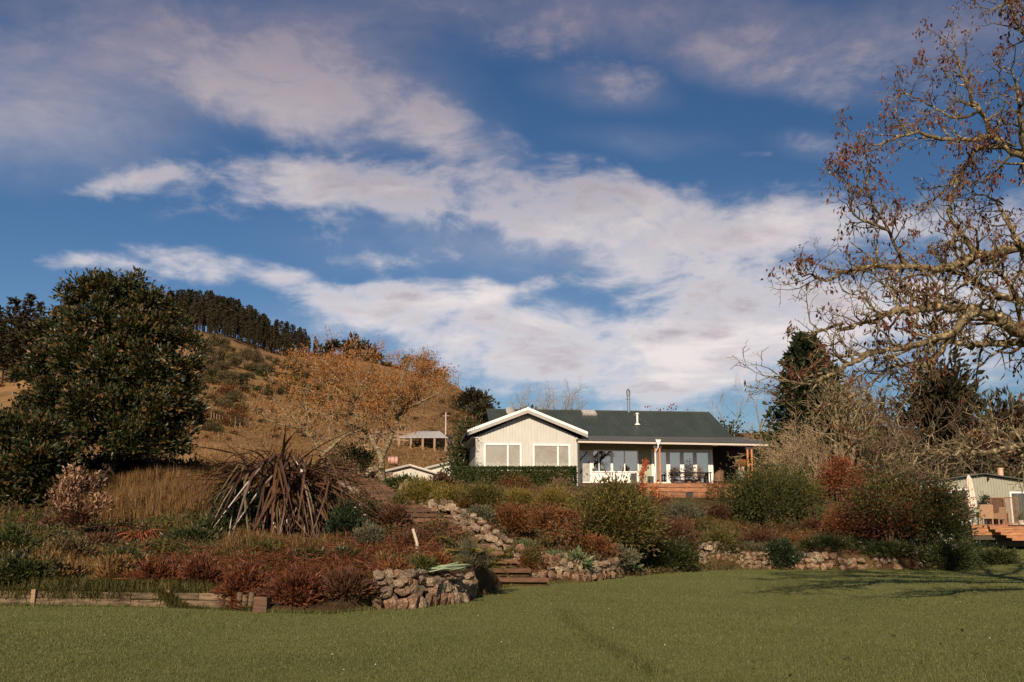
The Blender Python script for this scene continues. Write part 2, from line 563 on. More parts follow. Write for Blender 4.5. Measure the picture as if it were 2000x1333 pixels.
M['deck'] = solid('oiled_deck_timber', (.32, .145, .066), .6, vary=.25, var=.4, nscale=5, stretch=(.5, 5, 5), bump=.15)
M['lattice'] = solid('brown_lattice', (.20, .095, .045), .7, var=.3)
M['post'] = solid('oiled_post_timber', (.46, .19, .065), .6, var=.2, nscale=6, stretch=(5, 5, .6))
M['glass'] = glassmat('window_glass', (.86, .86, .85), .02)
M['glass_mirror'] = glassmat('reflecting_glass', (.60, .59, .57), .26)
M['blind'] = solid('grey_blind', (.50, .47, .44), .9, var=.05, nscale=2)
M['net'] = solid('net_curtain', (.62, .60, .57), .9, var=.10, nscale=3, stretch=(6, 6, .4))
M['room_shade'] = solid('painted_room_shade', (.06, .055, .05), .9)  # sheet colour that stands for the shade of rooms behind glass
M['wicker'] = solid('tan_wicker', (.33, .205, .125), .7, var=.25, nscale=40, bump=.3)
M['wicker_dark'] = solid('brown_wicker', (.17, .095, .055), .7, var=.3, nscale=40, bump=.3)
M['black'] = solid('black_metal', (.015, .015, .016), .5, var=.1)
M['wine'] = solid('weathered_barrel_oak', (.33, .27, .21), .7, var=.25, nscale=7, stretch=(4, 4, .4), bump=.2)
M['hoop'] = solid('barrel_hoop', (.20, .19, .18), .5, metal=.6)
M['terracotta'] = solid('pale_clay', (.55, .36, .26), .8)
M['canvas'] = solid('cream_canvas', (.62, .52, .42), .9, var=.12, nscale=5, bump=.15)
M['tin'] = solid('weathered_pale_tin', (.46, .43, .41), .45, var=.12, nscale=2.0, stretch=(3, 1, 1))
M['old_timber'] = solid('old_grey_timber', (.27, .185, .115), .85, var=.25, nscale=7, stretch=(.6, 6, 6), bump=.3)
M['edging'] = solid('mossy_edging_timber', (.125, .088, .052), .9, vary=.3, var=.6, nscale=5, stretch=(.5, 5, 3), bump=.4)
M['riser'] = solid('red_brown_sleeper', (.12, .062, .037), .85, vary=.42, var=.3, nscale=6, stretch=(.6, 5, 5), bump=.3)
M['pink_tank'] = solid('faded_pink_tank', (.42, .27, .22), .7, var=.15)
M['rust'] = solid('rust_red_paint', (.30, .09, .05), .8, var=.3)
M['hose'] = solid('pale_green_hose', (.20, .26, .16), .5, var=.1)
M['concrete'] = solid('pale_concrete', (.45, .40, .34), .9, var=.2, bump=.2)


def rockmat(name, c0, c1, c2):
    m, t, b = newmat(name)
    tcn = t.n('ShaderNodeTexCoord'); oi = t.n('ShaderNodeObjectInfo')
    vec = t.vm('ADD', tcn.outputs['Object'], t.vm('SCALE', (17., 31., 11.), scale=oi.outputs['Random']))
    n_a = t.noise(vec, 3.2, 6, 0.65).outputs['Fac']
    n_b = t.noise(vec, 11.0, 6, 0.7).outputs['Fac']
    col = t.mix(t.smooth(n_a, 0.36, 0.62), c4(c0), c4(c1))
    col = t.mix(t.m('MULTIPLY', t.smooth(n_b, 0.50, 0.64), .85), col, c4(c2))
    tone = t.m('ADD', 0.72, t.m('MULTIPLY', oi.outputs['Random'], 0.5))
    col = t.mix(1.0, col, tone, 'MULTIPLY')
    t.put(b.inputs['Base Color'], col)
    b.inputs['Roughness'].default_value = .92; b.inputs['Specular IOR Level'].default_value = .15
    bp = t.n('ShaderNodeBump'); bp.inputs['Strength'].default_value = 1.0; bp.inputs['Distance'].default_value = .06
    t.put(bp.inputs['Height'], n_b); t.put(b.inputs['Normal'], bp.outputs[0])
    return m


M['rock'] = rockmat('lichened_rock', (.12, .075, .045), (.27, .20, .13), (.58, .53, .42))
M['rock_red'] = rockmat('reddish_rock', (.13, .065, .038), (.27, .165, .10), (.48, .41, .31))


def groundmat(name, stops, scale, fine=40.0, bump=.6, stretch=(1, 1, 1), bdist=.06, mixf=.5, rough=.95):
    m, t, b = newmat(name)
    tcn = t.n('ShaderNodeTexCoord')
    mp_ = t.n('ShaderNodeMapping'); t.put(mp_.inputs[0], tcn.outputs['Object']); mp_.inputs['Scale'].default_value = stretch
    n_a = t.noise(mp_.outputs[0], scale, 6, .62).outputs['Fac']
    n_b = t.noise(tcn.outputs['Object'], fine, 5, .7).outputs['Fac']
    f = t.m('ADD', t.m('MULTIPLY', n_a, 1 - mixf), t.m('MULTIPLY', n_b, mixf))
    t.put(b.inputs['Base Color'], t.ramp(f, stops))
    b.inputs['Roughness'].default_value = rough; b.inputs['Specular IOR Level'].default_value = .1
    bp = t.n('ShaderNodeBump'); bp.inputs['Strength'].default_value = bump; bp.inputs['Distance'].default_value = bdist
    t.put(bp.inputs['Height'], n_b); t.put(b.inputs['Normal'], bp.outputs[0])
    return m


M['lawn'] = groundmat('mown_lawn', [(.32, (.09, .104, .030)), (.5, (.143, .157, .049)), (.68, (.20, .203, .070))], .35, 26., .5, (1, .45, 1), .04, .55)
M['soil'] = groundmat('garden_soil', [(.3, (.035, .020, .012)), (.48, (.078, .045, .024)), (.60, (.11, .085, .032)), (.75, (.16, .098, .050))], .7, 9., 1.0, bdist=.15)
M['hill'] = groundmat('dry_hill_pasture', [(.33, (.085, .056, .026)), (.45, (.175, .102, .044)), (.55, (.27, .160, .068)), (.64, (.16, .122, .044)), (.75, (.32, .205, .100))], .018, .16, .8, (1, .6, 1), 1.2, .42)

# ================================================================ ground
def strip_grid(name, xs, rows_of, mat, zf, kind='structure'):
    """a sheet of columns: rows_of(x) gives the y samples of that column"""
    g = Geo()
    ys = np.array([rows_of(x) for x in xs])
    nx, ny = ys.shape
    X = np.repeat(np.array(xs)[:, None], ny, 1)
    Z = zf(X, ys)
    i = np.arange(nx - 1)[:, None] * ny; j = np.arange(ny - 1)[None]
    f = np.stack([i + j, i + ny + j, i + ny + j + 1, i + j + 1], -1).reshape(-1, 4)
    g.add(np.stack([X, ys, Z], -1).reshape(-1, 3), f)
    o = g.build(name, mat, smooth=True, kind=kind)
    return o


xs = np.unique(np.concatenate([np.arange(-60, -16, 2.0), np.arange(-16, 27, .25), np.arange(27, 61, 2.0)]))
dvals = np.concatenate([[-1.0, -.02, .02, .06, .12, .2, .3, .45], np.linspace(.7, 60, 120)])
def bank_rows(x):
    ye = np.interp(x, EX, EY)
    return ye + dvals * (78 - ye) / 60.0 if ye < 74 else 74 + dvals * .066
def bank_z(X, Y):
    ye = np.interp(X, EX, EY)
    z = Hf(X, Y)
    return np.where(Y <= ye, z - 0.05, z)
strip_grid('garden_bank', xs, bank_rows, M['soil'], bank_z)
lx_ = np.unique(np.concatenate([np.arange(-60, -20, 2.5), np.arange(-20, 30, .5), np.arange(30, 61, 2.5)]))
def lawn_rows(x):
    e = np.interp(x, EX, EY)
    return np.concatenate([[-60, -30, -10], np.linspace(0, e + .25, 90)])
strip_grid('lawn', lx_, lawn_rows, M['lawn'], lambda X, Y: lawn_z(X, Y))

# hill: fan of sight directions, so it is fine near and coarse far
us = np.linspace(-1.5, 1.5, 420)
Yrow = np.concatenate([np.geomspace(76, 470, 130), [480, 500, 540, 640, 900, 1600]])
g = Geo()
UU, YY = np.meshgrid(us, Yrow, indexing='ij')
XX = UU * YY
ZZ = Hf(XX, YY) - .06
i = np.arange(len(us) - 1)[:, None] * len(Yrow); j = np.arange(len(Yrow) - 1)[None]
f = np.stack([i + j, i + len(Yrow) + j, i + len(Yrow) + j + 1, i + j + 1], -1).reshape(-1, 4)
g.add(np.stack([XX, YY, np.maximum(ZZ, -60)], -1).reshape(-1, 3), f)
g.build('hill', M['hill'], smooth=True, kind='structure')
# the land goes on to the horizon all round
g = Geo()
g.add([(-4000, -4000, -1.2), (4000, -4000, -1.2), (4000, 4000, -1.2), (-4000, 4000, -1.2)], [(0, 1, 2, 3)])
g.build('ground', M['hill'], kind='structure')

# ================================================================ house
HR = R(6)
FZ = 5.06
HC, HS = math.cos(HR), math.sin(HR)
HX0, HY0 = PX(934, 60, 7.0), 60.0


def LX(px, ly, z):
    """house x of photo column px on the plane ly, z above the floor"""
    lo, hi = -10, 40
    for _ in range(50):
        m_ = (lo + hi) / 2
        X = HX0 + m_ * HC - ly * HS; Y = HY0 + m_ * HS + ly * HC
        p_ = 1000 + F * X / (Y * cs + (FZ + z - CAMZ) * sn)
        if p_ < px: lo = m_
        else: hi = m_
    return lo


def LZ(py, lx, ly):
    Y = HY0 + lx * HS + ly * HC
    _, y, z = ray(0, py)
    return float(CAMZ + z / y * Y - FZ)


def rib_sheet(g, a, b, c, d, pitch=.24, amp=.045, m=0):
    """ribbed iron: a->b along the eave, d->c along the ridge"""
    a, b, c, d = (np.array(q, float) for q in (a, b, c, d))
    L = np.linalg.norm(b - a)
    n = max(2, int(L / pitch))
    t, h = [], []
    for q in range(n):
        for off, hh in ((0, 0), (.58, 0), (.68, 1), (.90, 1)):
            t.append((q + off) / n); h.append(hh)
    t.append(1.0); h.append(0)
    t = np.array(t)[:, None]; h = np.array(h)[:, None] * amp
    nrm = np.cross(b - a, d - a); nrm /= np.linalg.norm(nrm)
    e = a + (b - a) * t + nrm * h
    r_ = d + (c - d) * t + nrm * h
    k = len(t)
    v = np.vstack([e, r_, e - nrm * .02 - nrm * h, r_ - nrm * .02 - nrm * h])
    q = np.arange(k - 1)
    f = np.concatenate([np.stack([q, q + 1, k + q + 1, k + q], 1), np.stack([2 * k + q + 1, 2 * k + q, 3 * k + q, 3 * k + q + 1], 1),
                        np.stack([q, 2 * k + q, 2 * k + q + 1, q + 1], 1)])
    g.add(v, f, m=m)


def slab(g, pts, th, m=0):
    """a polygon (list of 3d points) given thickness along +vector th"""
    pts = np.array(pts, float); n = len(pts); th = np.array(th, float)
    v = np.vstack([pts, pts + th])
    q = np.arange(n); q2 = (q + 1) % n
    f4 = np.stack([q, q2, n + q2, n + q], 1)
    f3 = [(0, i_ + 1, i_) for i_ in range(1, n - 1)] + [(n, n + i_, n + i_ + 1) for i_ in range(1, n - 1)]
    g.add(v, f4, f3, m=m)


house = thing('farmhouse', 'cream single storey farmhouse with green iron roof above the garden bank', 'house', (HX0, HY0, FZ), HR)
# --- gable wing
gw = LX(1127, 0, 2); gc = LX(1030.5, 0, 4)
z_e = LZ(851, 0, 0); z_p = LZ(808, gc, 0)
base_z = -0.9
main_y = 1.95                                   # recessed verandah wall
slope_g = (z_p - z_e) / gc
g = Geo()
prof = [(0, 0, base_z), (gw, 0, base_z), (gw, 0, z_p - slope_g * (gw - gc)), (gc, 0, z_p), (0, 0, z_e)]
slab(g, prof, (0, 6.0, 0))
g.build('wall', M['cream'], house)
g = Geo()
for k in range(int(gw / .19) + 1):
    x = .02 + k * .19
    if x + .15 > gw: break
    zt_ = z_p - slope_g * max(abs(x - gc), abs(x + .15 - gc)) - .02
    g.box(x, x + .150, -.026, .0, base_z, zt_)
g.build('cladding_boards', M['cream'], house, kind='stuff')
for xa_, xb_ in ((-.06, .03), (gw - .05, gw + .05)):
    g = Geo(); g.box(xa_, xb_, -.05, -.028, base_z, z_e - .05); g.build('corner_board', M['cream'], house)
# roof of the wing: barge ends measured on the photograph
by = -.55
xl, xr, xc = LX(913, by, 3), LX(1148, by, 3), LX(1031, by, 4)
zl_, zr_, zc_ = LZ(841, xl, by), LZ(845, xr, by), LZ(797, xc, by)
g = Geo()
rib_sheet(g, (xl, 7.5, zl_), (xl, by, zl_), (xc, by, zc_), (xc, 7.5, zc_))
rib_sheet(g, (xr, by, zr_), (xr, 7.5, zr_), (xc, 7.5, zc_), (xc, by, zc_))
g.build('gable_roof', M['roof'], house)


def barge(xa, za, xb, zb, name):
    g = Geo()
    slab(g, [(xa, by - .03, za - .13), (xb, by - .03, zb - .13), (xb, by - .03, zb + .035), (xa, by - .03, za + .035)], (0, .03, 0))
    o = g.build(name, M['white'], house)
    g2 = Geo()
    slab(g2, [(xa, by - .004, za - .31), (xb, by - .004, zb - .31), (xb, by - .004, zb - .132), (xa, by - .004, za - .132)], (0, .05, 0))
    g2.build('fascia', M['fascia'], o)
barge(xl, zl_, xc, zc_, 'barge_board'); barge(xc, zc_, xr, zr_, 'barge_board')
g = Geo()
slab(g, [(xl + .05, by + .05, zl_ - .22), (xc, by + .05, zc_ - .22), (xc, by + .05, zc_ - .26), (xl + .05, by + .05, zl_ - .26)], (0, .52, 0))
slab(g, [(xc, by + .05, zc_ - .22), (xr - .05, by + .05, zr_ - .22), (xr - .05, by + .05, zr_ - .26), (xc, by + .05, zc_ - .26)], (0, .52, 0))
g.build('eave_soffit', M['soffit'], house)
# left gutter end
g = Geo(); g.box(-.42, -.02, -.12, 6, z_e - .17, z_e - .09); g.box(-.16, -.07, -.07, .02, base_z, z_e - .17)
g.build('downpipe', M['gutter'], house)


def window(px0, px1, py0, z0, ly, mulls, kind='blind', fw=.075, transom=None, name='window', zt_override=None):
    """frame > mullions, panes; the pane sits in the frame in front of a blind or a dark sheet painted as room shade"""
    x0, x1 = LX(px0, ly, 1.5), LX(px1, ly, 1.5)
    z1 = LZ(py0, x0, ly) if zt_override is None else zt_override
    g = Geo()
    g.box(x0, x1, ly - .07, ly - .012, z1 - fw, z1); g.box(x0, x1, ly - .085, ly - .012, z0, z0 + fw)
    g.box(x0, x0 + fw, ly - .068, ly - .012, z0 + fw, z1 - fw); g.box(x1 - fw, x1, ly - .068, ly - .012, z0 + fw, z1 - fw)
    fr = g.build(name, M['white'], house)
    cuts = [x0 + fw]
    for pm, wd in mulls:
        xm = LX(pm, ly, 1.5)
        gm = Geo(); gm.box(xm - wd / 2, xm + wd / 2, ly - .066, ly - .014, z0 + fw, z1 - fw)
        gm.build('mullion', M['white'], fr)
        cuts += [xm - wd / 2, xm + wd / 2]
    cuts.append(x1 - fw)
    for q in range(0, len(cuts), 2):
        gp = Geo(); gp.box(cuts[q] + .002, cuts[q + 1] - .002, ly - .040, ly - .034, z0 + fw + .002, z1 - fw - .002)
        gp.build('pane', M['glass'] if kind == 'blind' else M['glass_mirror'], fr)
    gb = Geo(); gb.box(x0 + fw, x1 - fw, ly - .026, ly - .018, z0 + fw, z1 - fw)
    gb.build('blind' if kind == 'blind' else 'room_shade_panel', M['blind'] if kind == 'blind' else M['room_shade'], fr)
    return fr, x0, x1, z0, z1


for (a, b, c, mu) in ((945, 1018.5, 866, 991.5), (1040.5, 1113.5, 867.5, 1089.5)):
    fr, x0, x1, z0, z1 = window(a, b, c, .55, -.022, [(mu, .09)], fw=.10)
    g = Geo()                                   # white lace along the foot of the pane
    n = 24
    for q in range(n):
        xa = x0 + .1 + (x1 - x0 - .2) * q / n; xb = x0 + .1 + (x1 - x0 - .2) * (q + 1) / n
        hgt = .16 + .10 * abs(math.sin(q * .55)) + .05 * math.sin(q * 1.7)
        g.box(xa, xb, -.055, -.050, z0 + .1, z0 + .1 + hgt + .3)
    g.build('lace_curtain', M['net'], fr)

# --- main body with recessed front wall
mx0 = LX(950, 6.2, 5.1); mx1 = LX(1385, 6.2, 5.1)
wx1 = LX(1393, main_y, 1.5)
ez, ey = LZ(852.5, 9, 1.5), 1.5
rz_, ry = LZ(801.5, mx0, 6.2), 6.2
g = Geo()
g.box(gw + .002, wx1, main_y, 10.5, base_z, ez - .02)
slab(g, [(mx1 - .35, main_y + .1, ez - .1), (mx1 - .35, 10.6, ez - .1), (mx1 - .35, ry, rz_ - .15)], (-.1, 0, 0))
slab(g, [(mx0 + .35, main_y + .1, ez - .1), (mx0 + .35, 10.6, ez - .1), (mx0 + .35, ry, rz_ - .15)], (.1, 0, 0))
g.box(mx0 + .3, .0 - .004, 3.2, 10.5, base_z, ez - .03)
g.build('verandah_wall', M['sage'], house)
g = Geo()
for k in range(int((wx1 - gw) / .15)):
    x = gw + .1 + k * .15
    g.box(x, x + .028, main_y - .012, main_y, 0, ez - .15)
g.build('verandah_battens', M['sage'], house, kind='stuff')
g = Geo()
rib_sheet(g, (mx0, ey, ez), (mx1, ey, ez), (mx1, ry, rz_), (mx0, ry, rz_))
rib_sheet(g, (mx1, 2 * ry - ey, ez), (mx0, 2 * ry - ey, ez), (mx0, ry, rz_), (mx1, ry, rz_))
mroof = g.build('main_roof', M['roof'], house)
g = Geo(); g.tube([(mx0, ry, rz_ + .03), (mx1, ry, rz_ + .03)], .07, 6); g.build('ridge_cap', M['roof'], mroof)
g = Geo(); slab(g, [(mx1 - .02, ey, ez - .03), (mx1 - .02, ry, rz_ - .03), (mx1 - .02, ry, rz_ + .06), (mx1 - .02, ey, ez + .06)], (.05, 0, 0)); g.build('barge_flashing', M['roof'], mroof)
g = Geo(); g.box(gw, mx1, ey - .03, ey + .01, ez - .12, ez - .012); g.build('eave_flashing', M['trim_dark'], mroof)
# skylight, flue, vent pipe
def on_roof(px, py):
    best = None
    for k in range(200):
        ly = ey + (ry - ey) * k / 199; z = ez + (rz_ - ez) * k / 199
        lx = LX(px, ly, z); e = abs(LZ(py, lx, ly) - z)
        if best is None or e < best[0]: best = (e, lx, ly, z)
    return best[1:]
tilt = math.atan2(rz_ - ez, ry - ey)
lx, ly, z = on_roof(1150, 809)
g = Geo(); g.box(-.48, .48, -.42, .42, 0, .13)
sk = g.build('skylight', M['fascia'], mroof); sk.location = (lx, ly, z + .02); sk.rotation_euler = (tilt, 0, 0)
g = Geo(); g.box(-.40, .40, -.35, .35, .131, .15)
o = g.build('skylight_pane', M['tin'], mroof); o.location = (lx, ly, z + .02); o.rotation_euler = (tilt, 0, 0)
lx, ly, z = on_roof(1228, 806)
ftop = LZ(760, lx, ly)
fl = Geo()
fl.lathe([(.09, -.3), (.09, ftop - z - .75), (.135, ftop - z - .74), (.135, ftop - z - .66), (.10, ftop - z - .65), (.10, ftop - z - .5), (.13, ftop - z - .48), (.14, ftop - z - .22), (.11, ftop - z - .1), (.05, ftop - z - .02), (.0, ftop - z)], 14)
flue = fl.build('chimney_flue', M['steel'], mroof, smooth=False); flue.location = (lx, ly, z)
lx, ly, z = on_roof(1245, 830)
vt = LZ(808, lx, ly) - z
g = Geo(); g.tube([(0, 0, -.1), (0, 0, vt)], .065, 10); g.lathe([(.0, vt + .06), (.12, vt + .0), (.12, vt - .05), (.06, vt - .05)], 10); g.lathe([(.2, -.02), (.1, .1), (.07, .12)], 10)
o = g.build('vent_pipe', M['white'], mroof); o.location = (lx, ly, z)

# --- verandah roof, gutter, posts
vy = -.15
vx0, vx1 = LX(1125, vy, 2.9), LX(1500, vy, 2.9)
gz0, gz1 = LZ(858, vx0, vy), LZ(864.5, vx1, vy)
vb = 4.6
gz = (gz0 + gz1) / 2
def vzr(ly, x): return gz0 + (gz1 - gz0) * (x - vx0) / (vx1 - vx0) + (ly - vy) * (ez - .1 - gz) / (ey - vy)
g = Geo()
rib_sheet(g, (gw + .01, vy, vzr(vy, gw)), (vx1, vy, vzr(vy, vx1)), (vx1, ey + .2, vzr(ey + .2, vx1)), (gw + .01, ey + .2, vzr(ey + .2, gw)), amp=.016)
rib_sheet(g, (mx1 - .3, ey + .2, vzr(ey + .2, mx1)), (vx1, ey + .2, vzr(ey + .2, vx1)), (vx1, vb, vzr(vb, vx1) - .1), (mx1 - .3, vb, vzr(vb, mx1) - .1), amp=.016)
vroof = g.build('verandah_roof', M['verandah_roof'], house)
def along(xa, xb, ya, yb, dz0, dz1, name, mat, par=vroof):
    g = Geo()
    a0, a1 = vzr(vy, xa), vzr(vy, xb)
    v = [(xa, ya, a0 + dz0), (xb, ya, a1 + dz0), (xb, yb, a1 + dz0), (xa, yb, a0 + dz0), (xa, ya, a0 + dz1), (xb, ya, a1 + dz1), (xb, yb, a1 + dz1), (xa, yb, a0 + dz1)]
    g.add(v, [(0, 3, 2, 1), (4, 5, 6, 7), (0, 1, 5, 4), (1, 2, 6, 5), (2, 3, 7, 6), (3, 0, 4, 7)])
    return g.build(name, mat, par)
along(vx0, vx1 - .02, vy - .13, vy - .01, -.085, -.005, 'gutter', M['trim_dark'])
along(vx0 + .1, vx1 - .04, vy - .075, vy - .02, -.225, -.09, 'fascia_board', M['gutter'])
g = Geo()
slab(g, [(gw + .02, vy, vzr(vy, gw) - .24), (vx1 - .06, vy, vzr(vy, vx1) - .24), (vx1 - .06, ey + .3, vzr(ey, vx1) - .2), (gw + .02, ey + .3, vzr(ey, gw) - .2)], (0, 0, .03))
slab(g, [(wx1, ey + .3, vzr(ey, wx1) - .2), (vx1 - .06, ey + .3, vzr(ey, vx1) - .2), (vx1 - .06, vb, vzr(vb, vx1) - .3), (wx1, vb, vzr(vb, wx1) - .3)], (0, 0, .03))
g.build('verandah_ceiling', M['soffit'], vroof)
# rain head and downpipe
rx = LX(1285, vy - .18, 2.7); rzz = vzr(vy, rx)
g = Geo()
slab(g, [(rx - .17, vy - .26, rzz + .05), (rx - .06, vy - .26, rzz - .28), (rx + .06, vy - .26, rzz - .28), (rx + .17, vy - .26, rzz + .05), (rx + .08, vy - .26, rzz - .02), (rx - .08, vy - .26, rzz - .02)], (0, .12, 0))
g.tube([(rx, vy - .2, rzz - .26), (rx, vy - .2, rzz - .42), (rx - .13, vy + .1, rzz - .75), (rx - .13, vy + .12, 0.02)], .04, 8)
g.build('rain_head', M['white'], vroof)
g = Geo(); g.box(gw + .01, gw + .12, -.12, -.02, base_z, gz0 - .05); g.build('dark_corner_strip', M['trim_dark'], house)  # dark upright strip at the inner corner of the wing
# --- doors and windows on the recessed wall
g = Geo()
dx0, dx1 = LX(1129.5, main_y, 1), LX(1156, main_y, 1)
zt_ = LZ(880, dx0, main_y)
g.box(dx0, dx1, main_y - .07, main_y - .02, zt_ - .08, zt_); g.box(dx0, dx0 + .07, main_y - .066, main_y - .02, .03, zt_ - .08); g.box(dx1 - .13, dx1, main_y - .066, main_y - .02, .03, zt_ - .08)
g.box(dx0 + .07, dx1 - .13, main_y - .066, main_y - .02, .03, .18)
dr = g.build('door', M['white'], house)
g = Geo(); g.box(dx0 + .072, dx1 - .132, main_y - .045, main_y - .04, .182, zt_ - .082); g.build('pane', M['glass'], dr)
g = Geo(); g.box(dx0 + .072, dx1 - .132, main_y - .036, main_y - .03, .182, zt_ - .082); g.build('net_curtain', M['net'], dr)
g = Geo(); g.box(dx1 - .10, dx1 - .06, main_y - .12, main_y - .066, .98, 1.02); g.build('handle', M['steel'], dr)
fr, x0, x1, z0, z1 = window(1156.5, 1247, 879, LZ(923, 8, main_y), main_y, [(1169.5, .05), (1194.5, .15), (1219.5, .06)], kind='mirror', fw=.07)
g = Geo()
for k in range(3):
    g.box(x0, x1, main_y - .03 - .006 * k, main_y - .013, z0 - .27 * (k + 1) + .004, z0 - .27 * k - .004)
g.build('weatherboard_panel', M['white'], house)
# french doors: four tall glazed leaves
fx = [LX(p, main_y, 1) for p in (1276, 1305, 1332, 1357.5, 1387)]
zt_ = LZ(881, fx[0], main_y)
g = Geo(); g.box(fx[0] - .12, fx[4] + .16, main_y - .08, main_y - .012, zt_, zt_ + .10); g.box(fx[0] - .12, fx[0], main_y - .08, main_y - .012, .02, zt_); g.box(fx[4] + .02, fx[4] + .16, main_y - .08, main_y - .012, .02, zt_)
g.build('door_frame', M['white'], house)
for k in range(4):
    a, b = fx[k] + .004, fx[k + 1] - .004
    g = Geo(); st = .12
    g.box(a, a + st, main_y - .068, main_y - .02, .03, zt_ - .005); g.box(b - st, b, main_y - .068, main_y - .02, .03, zt_ - .005)
    g.box(a + st, b - st, main_y - .066, main_y - .02, .03, .20); g.box(a + st, b - st, main_y - .066, main_y - .02, zt_ - .1, zt_ - .005)
    d_ = g.build('french_door', M['white'], house)
    g = Geo(); g.box(a + st + .002, b - st - .002, main_y - .045, main_y - .04, .202, zt_ - .102); g.build('pane', M['glass_mirror'], d_)
    g = Geo(); g.box(a + st, b - st, main_y - .034, main_y - .028, .202, zt_ - .102); g.build('room_shade_panel', M['room_shade'], d_)  # thin dark sheet before the wall, room shade put into its colour
    if k in (1, 2):
        g = Geo(); xh = b - .07 if k == 1 else a + .05
        g.box(xh, xh + .02, main_y - .11, main_y - .068, .95, 1.1); g.build('handle', M['black'], d_)
# open porch at the right end: dark side and back walls
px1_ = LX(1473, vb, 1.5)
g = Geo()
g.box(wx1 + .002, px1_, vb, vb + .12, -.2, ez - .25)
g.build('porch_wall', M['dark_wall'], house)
# posts in pairs with a spacer
for (pa, pb) in ((1280.5, 1288.5), (1460.5, 1468.5)):
    for p_ in (pa, pb):
        g = Geo(); x = LX(p_, -.02, 1.3)
        ztop = LZ(876 if pa < 1400 else 878, x, -.02)
        g.box(x - .05, x + .05, -.07, .03, .002, ztop)
        g.build('verandah_post', M['post'], house)
    xm = LX((pa + pb) / 2, -.02, 1.3)
    for zz_ in ((.5, 1.15) if pa > 1400 else ()):
        g = Geo(); g.box(xm - .075, xm + .075, -.045, .005, zz_, zz_ + .12); g.build('post_spacer', M['post'], house)
    if pa > 1400:
        g = Geo(); g.box(xm - .25, xm + .25, -.05, .01, ztop + .001, vzr(vy, xm) - .24); g.build('post_head', M['soffit'], house)
    else:
        g = Geo(); g.box(xm - .25, xm + .25, -.05, .01, ztop + .001, vzr(vy, xm) - .24); g.build('post_head', M['trim_dark'], house)
# --- deck: boards of the floor and the front
d0, d1 = LX(1258, -.5, 0), LX(1480, -.5, 0)
g = Geo(); g.box(gw + .05, d1, -.4, vb, -.25, -.03); deck = g.build('deck', M['soffit'], house)
n = 0
y = -.48
while y < main_y - .15:
    g = Geo(); g.box(d0, d1, y, y + .135, -.028, 0); g.build('deck_board', M['deck'], deck); y += .142
g = Geo(); g.box(gw + .05, d0 - .004, -.44, main_y, -.028, 0); g.box(wx1, d1, main_y, vb, -.028, 0); g.build('deck_floor', M['deck'], deck, kind='stuff')
for k in range(4):
    g = Geo(); zt2 = -.036 - k * .250
    g.box(d0, d1, -.47, -.43, zt2 - .215, zt2); g.build('fascia_board', M['deck'], deck)
for p_ in (1262, 1320, 1375, 1430):
    x = LX(p_, -.4, 0); g = Geo(); g.box(x - .05, x + .05, -.42, -.32, -1.9, -.03); g.build('deck_pile', M['old_timber'], deck)
# satellite dish on the wing roof
lx = LX(999, 3.4, 4.6); z = LZ(803, lx, 3.4)
sd = Geo(); rr = np.linspace(0, .36, 6)
sd.lathe([(r_, -.25 * r_ * r_ / .36) for r_ in rr], 18); sd.xf(Matrix.Translation((lx, 3.4, z)) @ Matrix.Rotation(R(62), 4, 'X') @ Matrix.Rotation(R(25), 4, 'Y'))
sd.tube([(lx, 3.45, z - .05), (lx, 3.5, z - .6)], .025, 6)
sd.build('satellite_dish', M['fascia'], house)


def HW(lx, ly, lz):
    """house point to world"""
    return Vector((HX0 + lx * HC - ly * HS, HY0 + lx * HS + ly * HC, FZ + lz))

# ================================================================ plant building
def unit(v):
    v = np.asarray(v, float)
    return v / (np.linalg.norm(v, axis=-1, keepdims=True) + 1e-9)


def add_leaves(g, C, D, L, Wd, rng, m=0, fold=.18):
    """folded leaf blades: C base points, D directions"""
    C = np.asarray(C, float); n = len(C)
    if n == 0: return
    D = unit(D)
    L = np.broadcast_to(L, (n,))[:, None] * rng.uniform(.65, 1.3, (n, 1))
    Wd = np.broadcast_to(Wd, (n,))[:, None] * rng.uniform(.75, 1.25, (n, 1))
    S = unit(np.cross(D, rng.normal(size=(n, 3))))
    N = np.cross(S, D)
    mid = C + D * L * .5
    v = np.stack([C, mid + S * Wd * .5 + N * Wd * fold, C + D * L - N * L * .08, mid - S * Wd * .5 + N * Wd * fold], 1)
    q = np.arange(n)[:, None] * 4
    f3 = np.concatenate([q + np.array([0, 1, 2]), q + np.array([0, 2, 3])])
    g.add(v.reshape(-1, 3), None, f3, r=np.repeat(rng.uniform(0, 1, n), 4), m=m)


